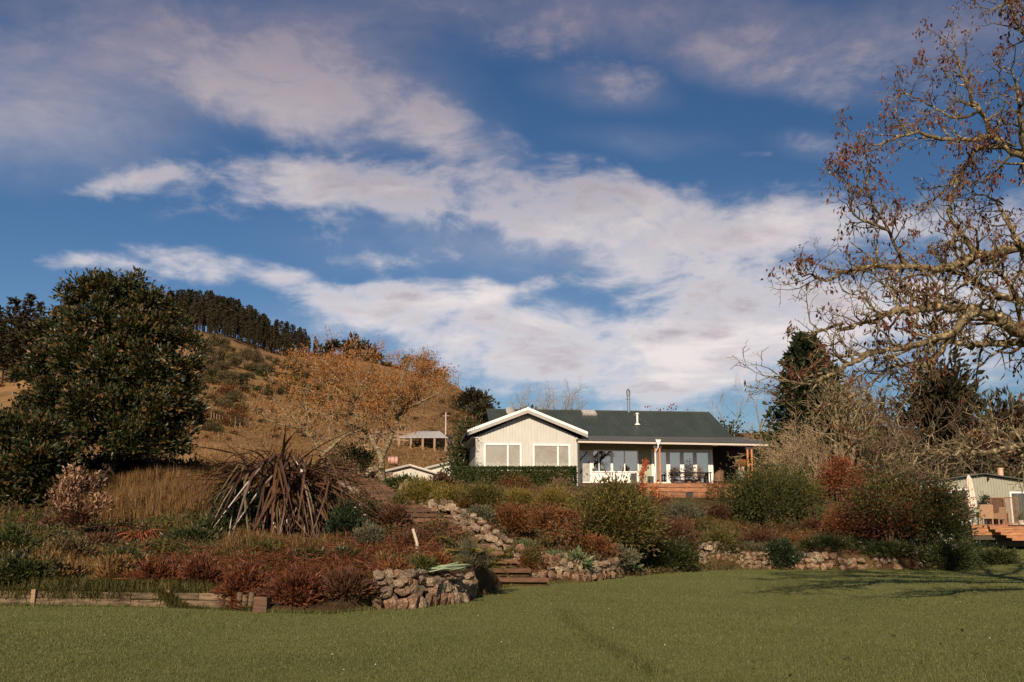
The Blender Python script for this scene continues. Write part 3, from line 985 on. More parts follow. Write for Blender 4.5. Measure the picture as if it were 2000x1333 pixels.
def add_blades(g, Pt, h, wd, lean, rng, m=0, leandir=None):
    """grass blades: bent narrow strips standing on points Pt"""
    n = len(Pt)
    h = np.broadcast_to(h, (n,))[:, None] * rng.uniform(.55, 1.3, (n, 1))
    th = rng.uniform(0, 2 * math.pi, n)
    dr = np.stack([np.cos(th), np.sin(th), np.zeros(n)], 1)
    if leandir is not None: dr = unit(dr + np.asarray(leandir))
    sd = np.stack([-dr[:, 1], dr[:, 0], np.zeros(n)], 1)
    sd = unit(sd + rng.normal(size=(n, 3)) * .5 * np.array([1, 1, 0]))
    ln = rng.uniform(.2, 1, (n, 1)) * lean
    wd = np.broadcast_to(wd, (n,))[:, None] * rng.uniform(.7, 1.3, (n, 1))
    up = np.array([0, 0, 1.0])
    p0 = Pt; p1 = Pt + up * h * .6 + dr * h * ln * .35; p2 = Pt + up * h * (1 - .35 * ln) + dr * h * ln
    v = np.stack([p0 - sd * wd * .5, p0 + sd * wd * .5, p1 + sd * wd * .42, p1 - sd * wd * .42, p2], 1)
    q = np.arange(n)[:, None] * 5
    g.add(v.reshape(-1, 3), q + np.array([0, 1, 2, 3]), q + np.array([3, 2, 4]), r=np.repeat(rng.uniform(0, 1, n), 5), m=m)


def lump_dir(rng, n, zlo=-.25):
    z = rng.uniform(zlo, 1, n); a = rng.uniform(0, 2 * math.pi, n)
    s = np.sqrt(np.maximum(0, 1 - z * z))
    return np.stack([s * np.cos(a), s * np.sin(a), z], 1)


def clump_cloud(rng, n, w, d, h, clumps, cr, cz=.45, surf=2.6, zlo=-.5, rough=.16):
    """points gathered into clumps through a domed, lumpy volume; returns points and outward directions"""
    D = lump_dir(rng, clumps, zlo)
    ph = rng.uniform(0, 6.28, 4)
    lump = 1 + rough * (np.sin(3 * np.arctan2(D[:, 1], D[:, 0]) + ph[0]) * .6 + np.sin(5 * D[:, 2] + ph[1]) * .6 + np.sin(7 * D[:, 0] + 4 * D[:, 1] + ph[2])) 
    rho = rng.uniform(.12, 1, clumps) ** (1 / surf) * lump
    hz = np.where(D[:, 2] > 0, h * (1 - cz), h * cz)
    cc = np.stack([D[:, 0] * rho * w / 2, D[:, 1] * rho * d / 2, h * cz + D[:, 2] * rho * hz], 1)
    k = rng.integers(0, clumps, n)
    off = rng.normal(size=(n, 3)) * cr * rng.uniform(.6, 1.3, (clumps, 1))[k] * np.array([1, 1, .8])
    pts = cc[k] + off
    out = unit(D[k] * .8 + unit(off) * .9 + rng.normal(size=(n, 3)) * .45)
    keep = pts[:, 2] > .02
    return pts[keep], out[keep], cc


def grow(rng, out, tips, p, d, L, r, lev, wander=.22, up=.08, kids=4, ratio=.58, spread=.9, rmin=.006, seg=5, start=.3):
    """one wandering branch and, while lev lasts, its side branches"""
    p = np.array(p, float); d = unit(np.array(d, float))
    pts = [p.copy()]; ds = [d]
    for k in range(seg):
        d = unit(d + rng.normal(size=3) * wander + np.array([0, 0, up]))
        p = p + d * L / seg
        pts.append(p.copy()); ds.append(d)
    rad = np.linspace(r, max(rmin, r * .38), seg + 1)
    out.append((np.array(pts), rad, lev))
    if lev <= 0:
        tips.append((pts[-1], ds[-1])); tips.append((pts[-2], ds[-2])); return
    for k in range(kids):
        t = start + (1 - start) * (k + rng.uniform(.2, .9)) / kids
        i = min(seg - 1, int(t * seg)); fr = t * seg - i
        bp = pts[i] * (1 - fr) + pts[i + 1] * fr
        side = unit(np.cross(ds[i], rng.normal(size=3)))
        nd = unit(ds[i] * rng.uniform(.45, .9) + side * spread)
        grow(rng, out, tips, bp, nd, L * ratio * rng.uniform(.7, 1.2) * (1.1 - .35 * t), max(rmin, rad[i] * .62), lev - 1, wander, up, kids, ratio, spread, rmin, max(3, seg - 1), start)
    tips.append((pts[-1], ds[-1]))


def spray_limb(rng, out, tips, pts, rad, step, L, lev, skip=.15, up=.08, kids=3, spread=.9, rmin=.006, wander=.25, rk=.4):
    """side branches along a given limb"""
    pts = np.asarray(pts, float)
    seg = np.linalg.norm(np.diff(pts, axis=0), axis=1); s = np.concatenate([[0], np.cumsum(seg)])
    a = skip * s[-1]
    while a < s[-1]:
        i = min(len(seg) - 1, int(np.searchsorted(s, a) - 1)); i = max(i, 0)
        fr = (a - s[i]) / seg[i]
        bp = pts[i] * (1 - fr) + pts[i + 1] * fr
        dr = unit(pts[i + 1] - pts[i]); rr = rad[i] * (1 - fr) + rad[i + 1] * fr
        nd = unit(dr * rng.uniform(.3, .9) + unit(np.cross(dr, rng.normal(size=3))) * spread)
        grow(rng, out, tips, bp, nd, L * rng.uniform(.5, 1.25), max(rmin, min(rr * .6, rr * rk + .004)), lev, wander, up, kids, .6, spread, rmin, 4, .2)
        a += step * rng.uniform(.6, 1.5)


def smooth_line(pts, n=4):
    """Catmull-Rom through pts"""
    p = np.asarray(pts, float); p = np.vstack([2 * p[0] - p[1], p, 2 * p[-1] - p[-2]])
    o = []
    for i in range(1, len(p) - 2):
        for t in np.arange(n) / n:
            o.append(.5 * ((2 * p[i]) + (p[i + 1] - p[i - 1]) * t + (2 * p[i - 1] - 5 * p[i] + 4 * p[i + 1] - p[i + 2]) * t * t + (3 * p[i] - p[i - 1] - 3 * p[i + 1] + p[i + 2]) * t ** 3))
    o.append(p[-2])
    return np.array(o)


L_ = {}

def LM(key, stops, **kw): L_[key] = leafmat(key, stops, **kw)
LM('magnolia_leaf', [(.0, (.009, .014, .005)), (.40, (.020, .028, .008)), (.66, (.045, .048, .014)), (.85, (.11, .062, .020)), (1, (.20, .080, .026))], rough=.45, transl=.10, spec=.35, nvar=.3)
LM('dark_leaf', [(0, (.014, .020, .008)), (.5, (.035, .046, .014)), (.85, (.080, .080, .026)), (1, (.12, .08, .028))], rough=.4, transl=.15)
LM('hedge_leaf', [(0, (.018, .030, .010)), (.5, (.045, .062, .018)), (.85, (.085, .095, .028)), (1, (.16, .075, .03))], rough=.4, transl=.15)
LM('olive_leaf', [(0, (.035, .040, .012)), (.4, (.085, .085, .022)), (.7, (.14, .115, .032)), (.9, (.20, .105, .034)), (1, (.25, .11, .045))])
LM('green_leaf', [(0, (.026, .036, .010)), (.5, (.065, .078, .022)), (.8, (.12, .110, .030)), (1, (.18, .095, .032))])
LM('chartreuse_leaf', [(0, (.070, .062, .014)), (.4, (.15, .125, .026)), (.75, (.24, .185, .040)), (1, (.30, .15, .045))])
LM('rust_leaf', [(0, (.055, .024, .012)), (.35, (.14, .058, .022)), (.65, (.22, .085, .030)), (.85, (.20, .115, .04)), (1, (.27, .09, .04))])
LM('red_leaf', [(0, (.07, .026, .012)), (.4, (.17, .052, .020)), (.75, (.28, .085, .032)), (1, (.36, .15, .055))])
LM('maroon_leaf', [(0, (.035, .018, .010)), (.45, (.090, .042, .022)), (.8, (.15, .075, .036)), (1, (.22, .13, .06))])
LM('orange_leaf', [(0, (.22, .09, .026)), (.45, (.40, .175, .046)), (.8, (.52, .25, .075)), (1, (.40, .12, .04))], transl=.4)
LM('brown_dead_leaf', [(0, (.055, .020, .011)), (.45, (.13, .045, .022)), (.8, (.20, .075, .036)), (1, (.28, .10, .045))], transl=.4)
LM('grey_leaf', [(0, (.050, .055, .032)), (.5, (.115, .115, .068)), (1, (.20, .17, .10))])
LM('mint_leaf', [(0, (.060, .085, .034)), (.5, (.125, .165, .070)), (1, (.22, .25, .12))])
LM('pink_seed', [(0, (.16, .080, .045)), (.5, (.33, .195, .115)), (1, (.50, .34, .22))])
LM('pale_dry', [(0, (.11, .066, .038)), (.5, (.23, .145, .08)), (1, (.36, .24, .14))])
LM('dry_grass', [(0, (.075, .042, .016)), (.4, (.16, .088, .030)), (.75, (.24, .140, .050)), (1, (.33, .215, .095))])
LM('green_grass', [(0, (.028, .032, .009)), (.45, (.070, .072, .020)), (.8, (.13, .110, .032)), (1, (.22, .14, .045))])
LM('lawn_grass', [(0, (.096, .112, .032)), (.45, (.146, .160, .049)), (.8, (.195, .198, .068)), (1, (.24, .22, .09))], nvar=1.0, transl=.45, nscale=.35)
LM('bracken', [(0, (.040, .014, .008)), (.4, (.12, .040, .018)), (.75, (.21, .075, .030)), (1, (.32, .145, .065))])
LM('pine_needle', [(0, (.014, .014, .009)), (.5, (.032, .030, .016)), (1, (.075, .058, .030))], transl=.0, spec=.1)
LM('conifer_needle', [(0, (.010, .018, .009)), (.5, (.026, .036, .016)), (1, (.060, .062, .028))], transl=.05, spec=.1)
LM('scrub_leaf', [(0, (.035, .030, .014)), (.5, (.080, .062, .026)), (.85, (.13, .088, .038)), (1, (.19, .11, .05))], transl=.1)
LM('ivy_leaf', [(0, (.010, .018, .010)), (.5, (.025, .038, .018)), (1, (.055, .068, .030))], rough=.35, transl=.1)
LM('flax_leaf', [(0, (.028, .015, .009)), (.35, (.070, .034, .018)), (.6, (.115, .058, .030)), (.82, (.105, .075, .026)), (1, (.26, .150, .085))], rough=.36, transl=.10, spec=.5)
LM('scarlet_leaf', [(0, (.22, .045, .022)), (.5, (.46, .105, .045)), (1, (.58, .22, .10))], transl=.35)
LM('cordyline_leaf', [(0, (.16, .042, .020)), (.5, (.34, .105, .050)), (1, (.50, .20, .10))], rough=.4, transl=.25)
M['bark_pale'] = bark('lichened_bark', (.075, .055, .034), (.20, .155, .088), (.37, .315, .185), 4.0)
M['bark_walnut'] = bark('walnut_bark', (.040, .028, .018), (.15, .115, .065), (.38, .325, .19), 3.2)
M['bark_grey'] = bark('grey_bark', (.075, .058, .040), (.19, .150, .095), (.30, .25, .165), 5.0)
M['bark_dark'] = bark('dark_bark', (.020, .014, .010), (.05, .035, .024), (.10, .075, .05), 6.0)
M['twig'] = solid('brown_twig', (.12, .080, .050), .85, var=.3, nscale=9)
M['twig_pale'] = solid('pale_twig', (.25, .185, .105), .85, var=.3, nscale=4)
M['stem'] = solid('brown_stem', (.09, .055, .033), .9, var=.3)

NSEED = [100]
def RNG():
    NSEED[0] += 1
    return np.random.default_rng(NSEED[0])


def box_to_ground(px0, px1, pt, pb, dd=.8, Y=None):
    """photo box -> base point, width, height, depth in metres, standing on the ground"""
    pc = (px0 + px1) / 2
    if Y is None:
        x, y = hit(pc, pb)
        w = (px1 - px0) * y / F
        y += w * dd * .38
    else: y = Y
    b = at(pc, y)
    w = (px1 - px0) * y / F
    h = P(pc, pt, y).z - b.z
    return b, w, max(.25, h), w * dd


def shrub(name, label, box, mat, n, L=.13, Wd=.06, cat='shrub', group=None, dd=.8, Y=None, clumps=None, cr=None, up=.35, stems=7, stemmat=None, surf=2.6, cz=.42, rough=.16, fname='foliage', zlo=-.5, sink=.08, extra=None):
    rng = RNG()
    b, w, h, d = box_to_ground(*box, dd=dd, Y=Y)
    b.z -= sink
    t = thing(name, label, cat, b, 0, group)
    h = (h + sink) * .97
    clumps = clumps or int(30 + n / 60)
    cr = cr or .11 * (w * d * h) ** (1 / 3)
    w_, d_, h_ = max(.2, w - 2.2 * cr), max(.2, d - 2 * cr), h - 1.1 * cr
    C, O, cc = clump_cloud(rng, n, w_, d_, h_, clumps, cr, cz, surf, zlo, rough)
    g = Geo()
    add_leaves(g, C, O + np.array([0, 0, up]), L, Wd, rng)
    g.build(fname, L_[mat], t)
    if extra:
        ex_mat, ex_n, ex_L, ex_W, ex_name = extra
        top = cc[(cc[:, 2] > h * .45)]
        k = rng.integers(0, len(top), ex_n)
        g = Geo()
        add_leaves(g, top[k] * np.array([1.06, 1.06, 1.04]) + rng.normal(size=(ex_n, 3)) * cr * .9, O[rng.integers(0, len(O), ex_n)] + np.array([0, 0, .5]), ex_L, ex_W, rng)
        g.build(ex_name, L_[ex_mat], t)
    if stems:
        g = Geo()
        for q in range(stems):
            e = cc[rng.integers(0, len(cc))]
            s0 = np.array([rng.normal() * w * .05, rng.normal() * d * .05, -.05])
            mid = s0 * .5 + e * .5 + np.array([0, 0, h * .08]) - np.array([e[0], e[1], 0]) * .12
            g.tube(smooth_line([s0, mid, e], 3), np.linspace(.012 + .010 * h, .006, 7), 5)
        g.build('stems', stemmat or M['stem'], t, kind='stuff')
    return t


def tree(name, label, base, height, lean=(0, 0), r=.12, lev=3, kids=4, mat=None, leaf=None, leafn=2, L=.1, Wd=.05, trunk_frac=.45, spread=.9, up=.08, ratio=.6, cat='tree', group=None, rseed=None, rmin=.008, nstems=1, twigmat=None, wander=.2, hang=0.0, cluster=.12):
    rng = RNG() if rseed is None else np.random.default_rng(rseed)
    t = thing(name, label, cat, base, 0, group)
    out, tips = [], []
    for s_ in range(nstems):
        d = unit(np.array([lean[0] + (rng.normal() * .25 if nstems > 1 else 0), lean[1] + (rng.normal() * .25 if nstems > 1 else 0), 1.0]))
        grow(rng, out, tips, (rng.normal() * .15 * (nstems > 1), rng.normal() * .15 * (nstems > 1), -.15), d, height * .72 * rng.uniform(.85, 1.05), r, lev, wander, up, kids, ratio, spread, rmin, 6, trunk_frac)
    gt, gb, gw_ = Geo(), Geo(), Geo()
    for pts, rad, lv in out:
        if lv == lev: gt.tube(smooth_line(pts, 2), np.interp(np.linspace(0, 1, 2 * len(pts) - 1), np.linspace(0, 1, len(rad)), rad), 7)
        elif lv >= 2: gb.tube(pts, rad, 5, cap=False)
        else: gw_.tube(pts, rad, 3, cap=False)
    gt.build('trunk', mat or M['bark_grey'], t, smooth=True, kind='stuff' if nstems > 1 else None)
    if gb.n: gb.build('branches', mat or M['bark_grey'], t, smooth=True, kind='stuff')
    if gw_.n: gw_.build('twigs', twigmat or M['twig'], t, kind='stuff')
    if leaf:
        tp = np.array([q[0] for q in tips]); td = np.array([q[1] for q in tips])
        k = rng.integers(0, len(tp), int(len(tp) * leafn))
        g = Geo()
        add_leaves(g, tp[k] + rng.normal(size=(len(k), 3)) * cluster, td[k] + rng.normal(size=(len(k), 3)) * .6 - np.array([0, 0, hang]), L, Wd, rng)
        g.build('foliage', L_[leaf], t)
    return t

# ================================================================ far hill: pines, scrub, fences, yard
def pine_mesh(seed, bare, shape, hgt=20.0):
    """a far pine: trunk and tiers of needle sprays in one mesh"""
    rng = np.random.default_rng(seed)
    g = Geo()
    g.tube([(0, 0, -1), (rng.normal() * .2, 0, hgt * .5), (rng.normal() * .3, 0, hgt * .97)], [.34, .22, .05], 5, m=0)
    C, D, Ls = [], [], []
    nt = 26
    for k in range(nt):
        t = bare + (1 - bare) * (k + rng.uniform(0, .8)) / nt
        z = hgt * t
        f = (1 - t) / (1 - bare)
        rr = (shape[0] * f ** .7 * (1 - .35 * (f > .85)) + .25) * rng.uniform(.6, 1.25)
        for q in range(rng.integers(4, 7)):
            a = rng.uniform(0, 6.28)
            for s in np.linspace(.25, 1, 4):
                C.append((math.cos(a) * rr * s + rng.normal() * .15, math.sin(a) * rr * s + rng.normal() * .15, z + rr * s * shape[1] + rng.normal() * .2))
                D.append((math.cos(a) + rng.normal() * .5, math.sin(a) + rng.normal() * .5, rng.normal() * .5 + .3)); Ls.append(1.15)
    add_leaves(g, np.array(C), np.array(D), np.array(Ls), .62, rng, m=1)
    o = g.build('pine_tree', [M['bark_dark'], L_['pine_needle']])
    return o


rng = np.random.default_rng(7)
PV = [pine_mesh(1000 + k, b_, sh) for k, (b_, sh) in enumerate([(.34, (2.3, .12)), (.40, (2.0, .2)), (.22, (2.6, .05)), (.42, (2.4, .25)), (.12, (2.2, .1)), (.34, (1.7, .15))])]
used = []
def place_pine(px, pb, pt, Y, label, group, kind=None):
    k = int(rng.integers(0, len(PV))) if kind is None else kind
    src = PV[k]
    b = at(px, Y)
    top = P(px, pt, Y).z
    sc = max(.12, (top - b.z) / 20.0)
    if k in used:
        o = src.copy(); COL.objects.link(o)
    else: o = src; used.append(k)
    o.location = b
    o.rotation_euler = (rng.normal() * .02, rng.normal() * .02, rng.uniform(0, 6.28))
    wsc = sc * rng.uniform(.85, 1.2) if kind is None else sc * 1.25
    o.scale = (wsc, wsc, sc)
    tag(o, label, 'tree', group)
    return o
TOPX = [322, 345, 370, 410, 440, 470, 505, 540, 565, 600, 640]
TOPY = [575, 571, 570, 574, 584, 594, 612, 628, 636, 650, 672]
for k in range(118):
    px = 322 + (640 - 322) * (k + rng.uniform(-2, 3)) / 118
    Y = rng.uniform(425, 475)
    top = np.interp(px, TOPX, TOPY) + abs(rng.normal()) * 13 + (4 if Y < 440 else 0) - 4 - 5 * (rng.uniform() < .1)
    place_pine(px, 0, top, Y, 'dark pine in the dense plantation along the hill crest left of the orange tree', 'pines of the crest plantation')
for k in range(140):
    px = rng.uniform(326, 645)
    Y = rng.uniform(385, 432)
    top = np.interp(px, TOPX, TOPY) + rng.uniform(14, 52)
    place_pine(px, 0, top, Y, 'short dark pine on the lower edge of the hill plantation', 'young pines below the plantation')
for px, pt, k, lab in ((13, 584, 2, 'tallest dark conifer at the left picture edge beyond the magnolia'), (40, 577, 4, 'pointed dark conifer just left of the magnolia top'), (70, 594, 4, 'small pointed conifer on the slope touching the magnolia outline'), (-14, 600, 2, 'dark conifer cut by the left edge of the photo')):
    place_pine(px, 0, pt, 250, lab, 'conifers on the far left slope', k)
for px, pt, k in ((4, 622, 2), (28, 616, 0), (52, 622, 2), (-10, 625, 0), (20, 640, 2), (62, 634, 2)):
    place_pine(px, 0, pt, 235, 'low dark conifer in the clump on the far left slope', 'low conifers on the far left slope', k)


def crown_tree(name, label, px0, px1, pt, Y, mat, n, L, Wd, bare=.2, group=None, clumps=30, trunkmat=None, cat='tree', ttop=.7, surf=2.0, cz=.45, dd=.9, rough=.2, cr=None):
    """a broad far tree: trunk plus clumped crown"""
    rng_ = RNG()
    pc = (px0 + px1) / 2
    b = at(pc, Y); w = (px1 - px0) * Y / F; h = P(pc, pt, Y).z - b.z
    b.z -= .1
    t = thing(name, label, cat, b, 0, group)
    g = Geo(); g.tube([(0, 0, -.3), (w * .02, 0, h * .4), (0, 0, h * ttop)], [h * .028 + .04, h * .02 + .03, .04], 7)
    g.build('trunk', trunkmat or M['bark_dark'], t)
    cr = cr or .13 * (w * w * h) ** (1 / 3)
    hb = h * bare
    C, O, cc = clump_cloud(rng_, n, w - 2 * cr, (w - 2 * cr) * dd, h - hb - 1.2 * cr, clumps, cr, cz, surf, -.9, rough)
    g = Geo(); add_leaves(g, C + np.array([0, 0, hb]), O + np.array([0, 0, .2]), L, Wd, rng_)
    g.build('crown', L_[mat], t)
    return t


crown_tree('macrocarpa_tree', 'lone small round topped tree standing apart at the end of the pine ridge', 642, 664, 663, 440, 'pine_needle', 240, 1.5, .9, .35)
crown_tree('macrocarpa_tree', 'big dark pointed crown tree on the ridge behind the orange tree', 668, 706, 652, 440, 'pine_needle', 700, 1.7, 1.0, .05, cz=.3)
crown_tree('macrocarpa_tree', 'tall dark tree with an open crown beside the big ridge tree', 700, 734, 664, 436, 'pine_needle', 420, 1.5, .9, .2)
crown_tree('macrocarpa_tree', 'low dark tree at the right foot of the ridge clump', 705, 752, 690, 430, 'pine_needle', 460, 1.6, 1.0, .02)
crown_tree('macrocarpa_tree', 'low rounded dark tree between the ridge clump and the ridge pair', 742, 768, 712, 428, 'pine_needle', 300, 1.5, .9, .02)
crown_tree('macrocarpa_tree', 'lowest dark bush like tree just left of the ridge pair', 764, 790, 718, 427, 'scrub_leaf', 260, 1.5, .9, .0)
crown_tree('macrocarpa_tree', 'dark tree on the falling ridge right of the ridge pair', 838, 872, 722, 415, 'pine_needle', 420, 1.4, .9, .05)
crown_tree('macrocarpa_tree', 'small tree on the ridge right where the pine plantation ends', 626, 650, 672, 440, 'pine_needle', 260, 1.5, .9, .1)
crown_tree('macrocarpa_tree', 'small ridge tree above the orange tree crown, left of a pair', 784, 802, 694, 425, 'pine_needle', 200, 1.4, .8, .3)
crown_tree('macrocarpa_tree', 'round ridge tree above the orange crown, right of a pair', 806, 842, 695, 425, 'pine_needle', 340, 1.4, .9, .15)
crown_tree('macrocarpa_tree', 'large dark windswept tree at the end of the hill beside the house roof', 884, 958, 756, 300, 'pine_needle', 5200, 1.2, .7, .0, cz=.35, clumps=80, surf=2.2)
crown_tree('macrocarpa_tree', 'dark tree low on the skyline touching the house roof', 905, 968, 788, 280, 'pine_needle', 2600, 1.0, .6, .0, cz=.35, clumps=50)

# scrub on the hill: each bush a thing, four meshes shared
SV = []
for k, mt in enumerate(('scrub_leaf', 'scrub_leaf', 'dark_leaf', 'rust_leaf')):
    r_ = np.random.default_rng(300 + k); g = Geo()
    C, O, cc = clump_cloud(r_, 900, .9, .8, .70, 34, .10, .35, 2.4, -.3, .25)
    add_leaves(g, C, O + np.array([0, 0, .3]), .105, .055, r_)
    o = g.build('scrub_bush', L_[mt]); SV.append(o)
usedS = []
def scrub(px, py, wpx, k, label, group, hs_=1.0):
    x, y = hit(px, py)
    src = SV[k]
    if k in usedS: o = src.copy(); COL.objects.link(o)
    else: o = src; usedS.append(k)
    s = wpx * y / F
    o.location = (x, y, H(x, y) - s * .06); o.scale = (s, s, s * hs_)
    o.rotation_euler = (0, 0, rng.uniform(0, 6.28))
    tag(o, label, 'bush', group)
    return o
for k in range(130):
    px = 395 + 245 * rng.uniform(0, 1) ** 1.4; py = np.interp(px, [395, 430, 480, 560, 640], [672, 676, 694, 712, 722]) + rng.uniform(0, 1) ** 1.3 * 80
    scrub(px, py, rng.uniform(12, 30), int(rng.choice([0, 0, 1, 2])), 'olive scrub bush on the bluff below the pine plantation', 'scrub on the bluff', .9)
for k in range(110):
    px = rng.uniform(380, 940); py = rng.uniform(725, 860)
    scrub(px, py, rng.uniform(6, 20), int(rng.choice([0, 1, 3, 3])), 'small rust brown bush scattered over the dry hillside', 'bushes on the dry hillside', .7)
for k in range(40):
    px = rng.uniform(385, 470); py = rng.uniform(770, 850)
    scrub(px, py, rng.uniform(14, 34), int(rng.choice([0, 1, 3])), 'brown bush on the slope right of the magnolia', 'brown bushes beside the magnolia', .7)
for k in range(34):
    px = rng.uniform(-10, 95); py = rng.uniform(650, 760)
    scrub(px, py, rng.uniform(12, 26), int(rng.choice([0, 2, 3])), 'dark bush on the shaded far left slope', 'bushes on the far left slope', .8)
for k in range(30):
    px = rng.uniform(860, 965); py = np.interp(px, [860, 965], [770, 818]) + rng.uniform(0, 45)
    scrub(px, py, rng.uniform(9, 18), int(rng.choice([0, 1, 3])), 'brown bush on the hill end beside the farmhouse', 'bushes on the hill end', .8)
for k in range(16):
    px = rng.uniform(1400, 1520); py = 857 + rng.uniform(-1, 4)
    scrub(px, py, rng.uniform(14, 26), 3, 'rust brown bush on the low skyline right of the verandah roof', 'bushes on the low skyline', .6)
# pasture tufts of the far slope as one mass
g = Geo()
px_ = rng.uniform(380, 960, 2600); py_ = rng.uniform(745, 945, 2600)
pts = []
for a_, b_ in zip(px_[:2600], py_[:2600]):
    x, y = hit(a_, b_); pts.append((x, y, H(x, y)))
pts = np.array(pts)
pts = np.repeat(pts, 9, 0) + rng.normal(size=(len(pts) * 9, 3)) * np.array([.7, .7, .0]) * (pts[:, 1:2].repeat(9, 0) / 120)
add_blades(g, pts, .0026 * pts[:, 1], .0009 * pts[:, 1], .8, rng)
g.build('pasture_tussock', L_['dry_grass'], kind='stuff')

# --- stock yard: open shed, rails, pole, water tank, two garages
def wz(px, py, Y): return P(px, py, Y)
YS = hit(830, 879)[1]
print('YS', YS, hit(800, 890), hit(710, 905), hit(440, 815), hit(768, 905))
A = at(775, YS); Bz = at(868, YS)
sx0, sx1 = PX(778, YS, 18), PX(876, YS, 18)
zb = H((sx0 + sx1) / 2, YS)
ztop = P(830, 843, YS + 5).z; zeave = P(830, 855.5, YS).z
sh = thing('stock_shed', 'long open sided shed with a pale tin roof in the far paddock', 'shed', ((sx0 + sx1) / 2, YS, zb))
hw = (sx1 - sx0) / 2
g = Geo(); rib_sheet(g, (-hw, 0, zeave - zb), (hw, 0, zeave - zb), (hw * .55, 5, ztop - zb), (-hw * .35, 5, ztop - zb), pitch=.5, amp=.05)
g.build('roof', M['tin'], sh)
g = Geo(); g.box(-hw, hw, 7.6, 7.8, -1.5, ztop - zb - .2); g.build('back_wall', M['dark_wall'], sh)
g = Geo(); slab(g, [(-hw, 7.8, zeave - zb - .1), (hw, 7.8, zeave - zb - .1), (hw * .55, 5, ztop - zb - .03), (-hw * .35, 5, ztop - zb - .03)], (0, 0, -.05)); g.build('rear_roof', M['tin'], sh)
for k in range(5):
    x = -hw + .2 + k * (2 * hw - .4) / 4
    g = Geo(); g.box(x - .12, x + .12, .1, .3, -1.5, zeave - zb - .02); g.build('pole', M['old_timber'], sh)


def rail_fence(name, label, pts, nposts, rails, ph, mat=None, pr=.07, group=None):
    """posts (parts) and rails (parts) following the ground"""
    t = thing(name, label, 'fence', pts[0], 0, group)
    o0 = Vector(pts[0])
    line = smooth_line([tuple(p) for p in pts], 4) if len(pts) > 2 else np.array([tuple(p) for p in pts])
    s = np.concatenate([[0], np.cumsum(np.linalg.norm(np.diff(line, axis=0), axis=1))])
    q = [np.array([np.interp(a, s, line[:, i]) for i in range(3)]) for a in np.linspace(0, s[-1], nposts)]
    for p in q: p[2] = H(p[0], p[1])
    q = [p - np.array(o0) for p in q]
    me = None
    for p in q:
        if me is None:
            g = Geo(); g.tube([(0, 0, -.3), (0, 0, ph)], pr, 6); o = g.build('post', mat or M['old_timber'], t); me = o.data
        else: o = link('post', me, t)
        o.location = p
    for r_ in rails:
        for a, b in zip(q[:-1], q[1:]):
            g = Geo(); a_, b_ = np.array(a), np.array(b)
            slab(g, [a_ + (0, -.06, r_ - .07), b_ + (0, -.06, r_ - .07), b_ + (0, -.06, r_ + .07), a_ + (0, -.06, r_ + .07)], (0, .05, 0))
            g.build('rail', mat or M['old_timber'], t)
    return t


def gq(px, py): x, y = hit(px, py); return (x, y, H(x, y))
rail_fence('yard_fence', 'timber rail yard fence running along the front of the tin shed', [gq(705, 866), gq(780, 866), gq(868, 877)], 16, (.4, .8, 1.2), 1.4, pr=.07)
rail_fence('yard_fence', 'second timber rail fence just behind the first by the tin shed', [gq(725, 860), gq(800, 861), gq(858, 866)], 10, (.5, 1.0), 1.4, pr=.07)
rail_fence('paddock_fence', 'low rail fence crossing the paddock behind the two trunked orange tree', [gq(690, 881), gq(722, 886), gq(752, 895)], 11, (.4, .75), .95, pr=.05)
rail_fence('paddock_fence', 'short post fence on the slope right of the magnolia', [gq(412, 822), gq(440, 832), gq(468, 843)], 9, (), 1.1, pr=.06)
_h = hit(870, 880); pp = at(870, _h[1])
pl = thing('power_pole', 'slim pale power pole standing by the end of the tin shed', 'pole', pp)
hp = P(870, 806, _h[1]).z - pp.z
g = Geo(); g.tube([(0, 0, -.5), (0, 0, hp)], [.10, .07], 8); g.build('shaft', M['concrete'], pl)
g = Geo(); g.box(-.4, .4, -.04, .04, hp - .45, hp - .36); g.build('crossarm', M['old_timber'], pl)
# water tank on its side behind the tree
wp = at(768, hit(768, 909)[1])
wk = thing('water_tank', 'faded pink round tank lying behind the orange tree fork', 'tank', wp)
r0 = .40
g = Geo(); g.tube([(-.45, 0, r0), (.45, 0, r0)], r0, 18); g.build('drum', M['pink_tank'], wk)
g = Geo()
for x in (-.25, .15): g.tube([(x - .03, 0, r0), (x + .03, 0, r0)], r0 + .02, 18)
g.build('bands', M['rust'], wk, kind='stuff')
g = Geo(); g.tube([(.455, 0, r0), (.50, 0, r0)], r0 * .8, 14); g.build('end_cap', M['rust'], wk)


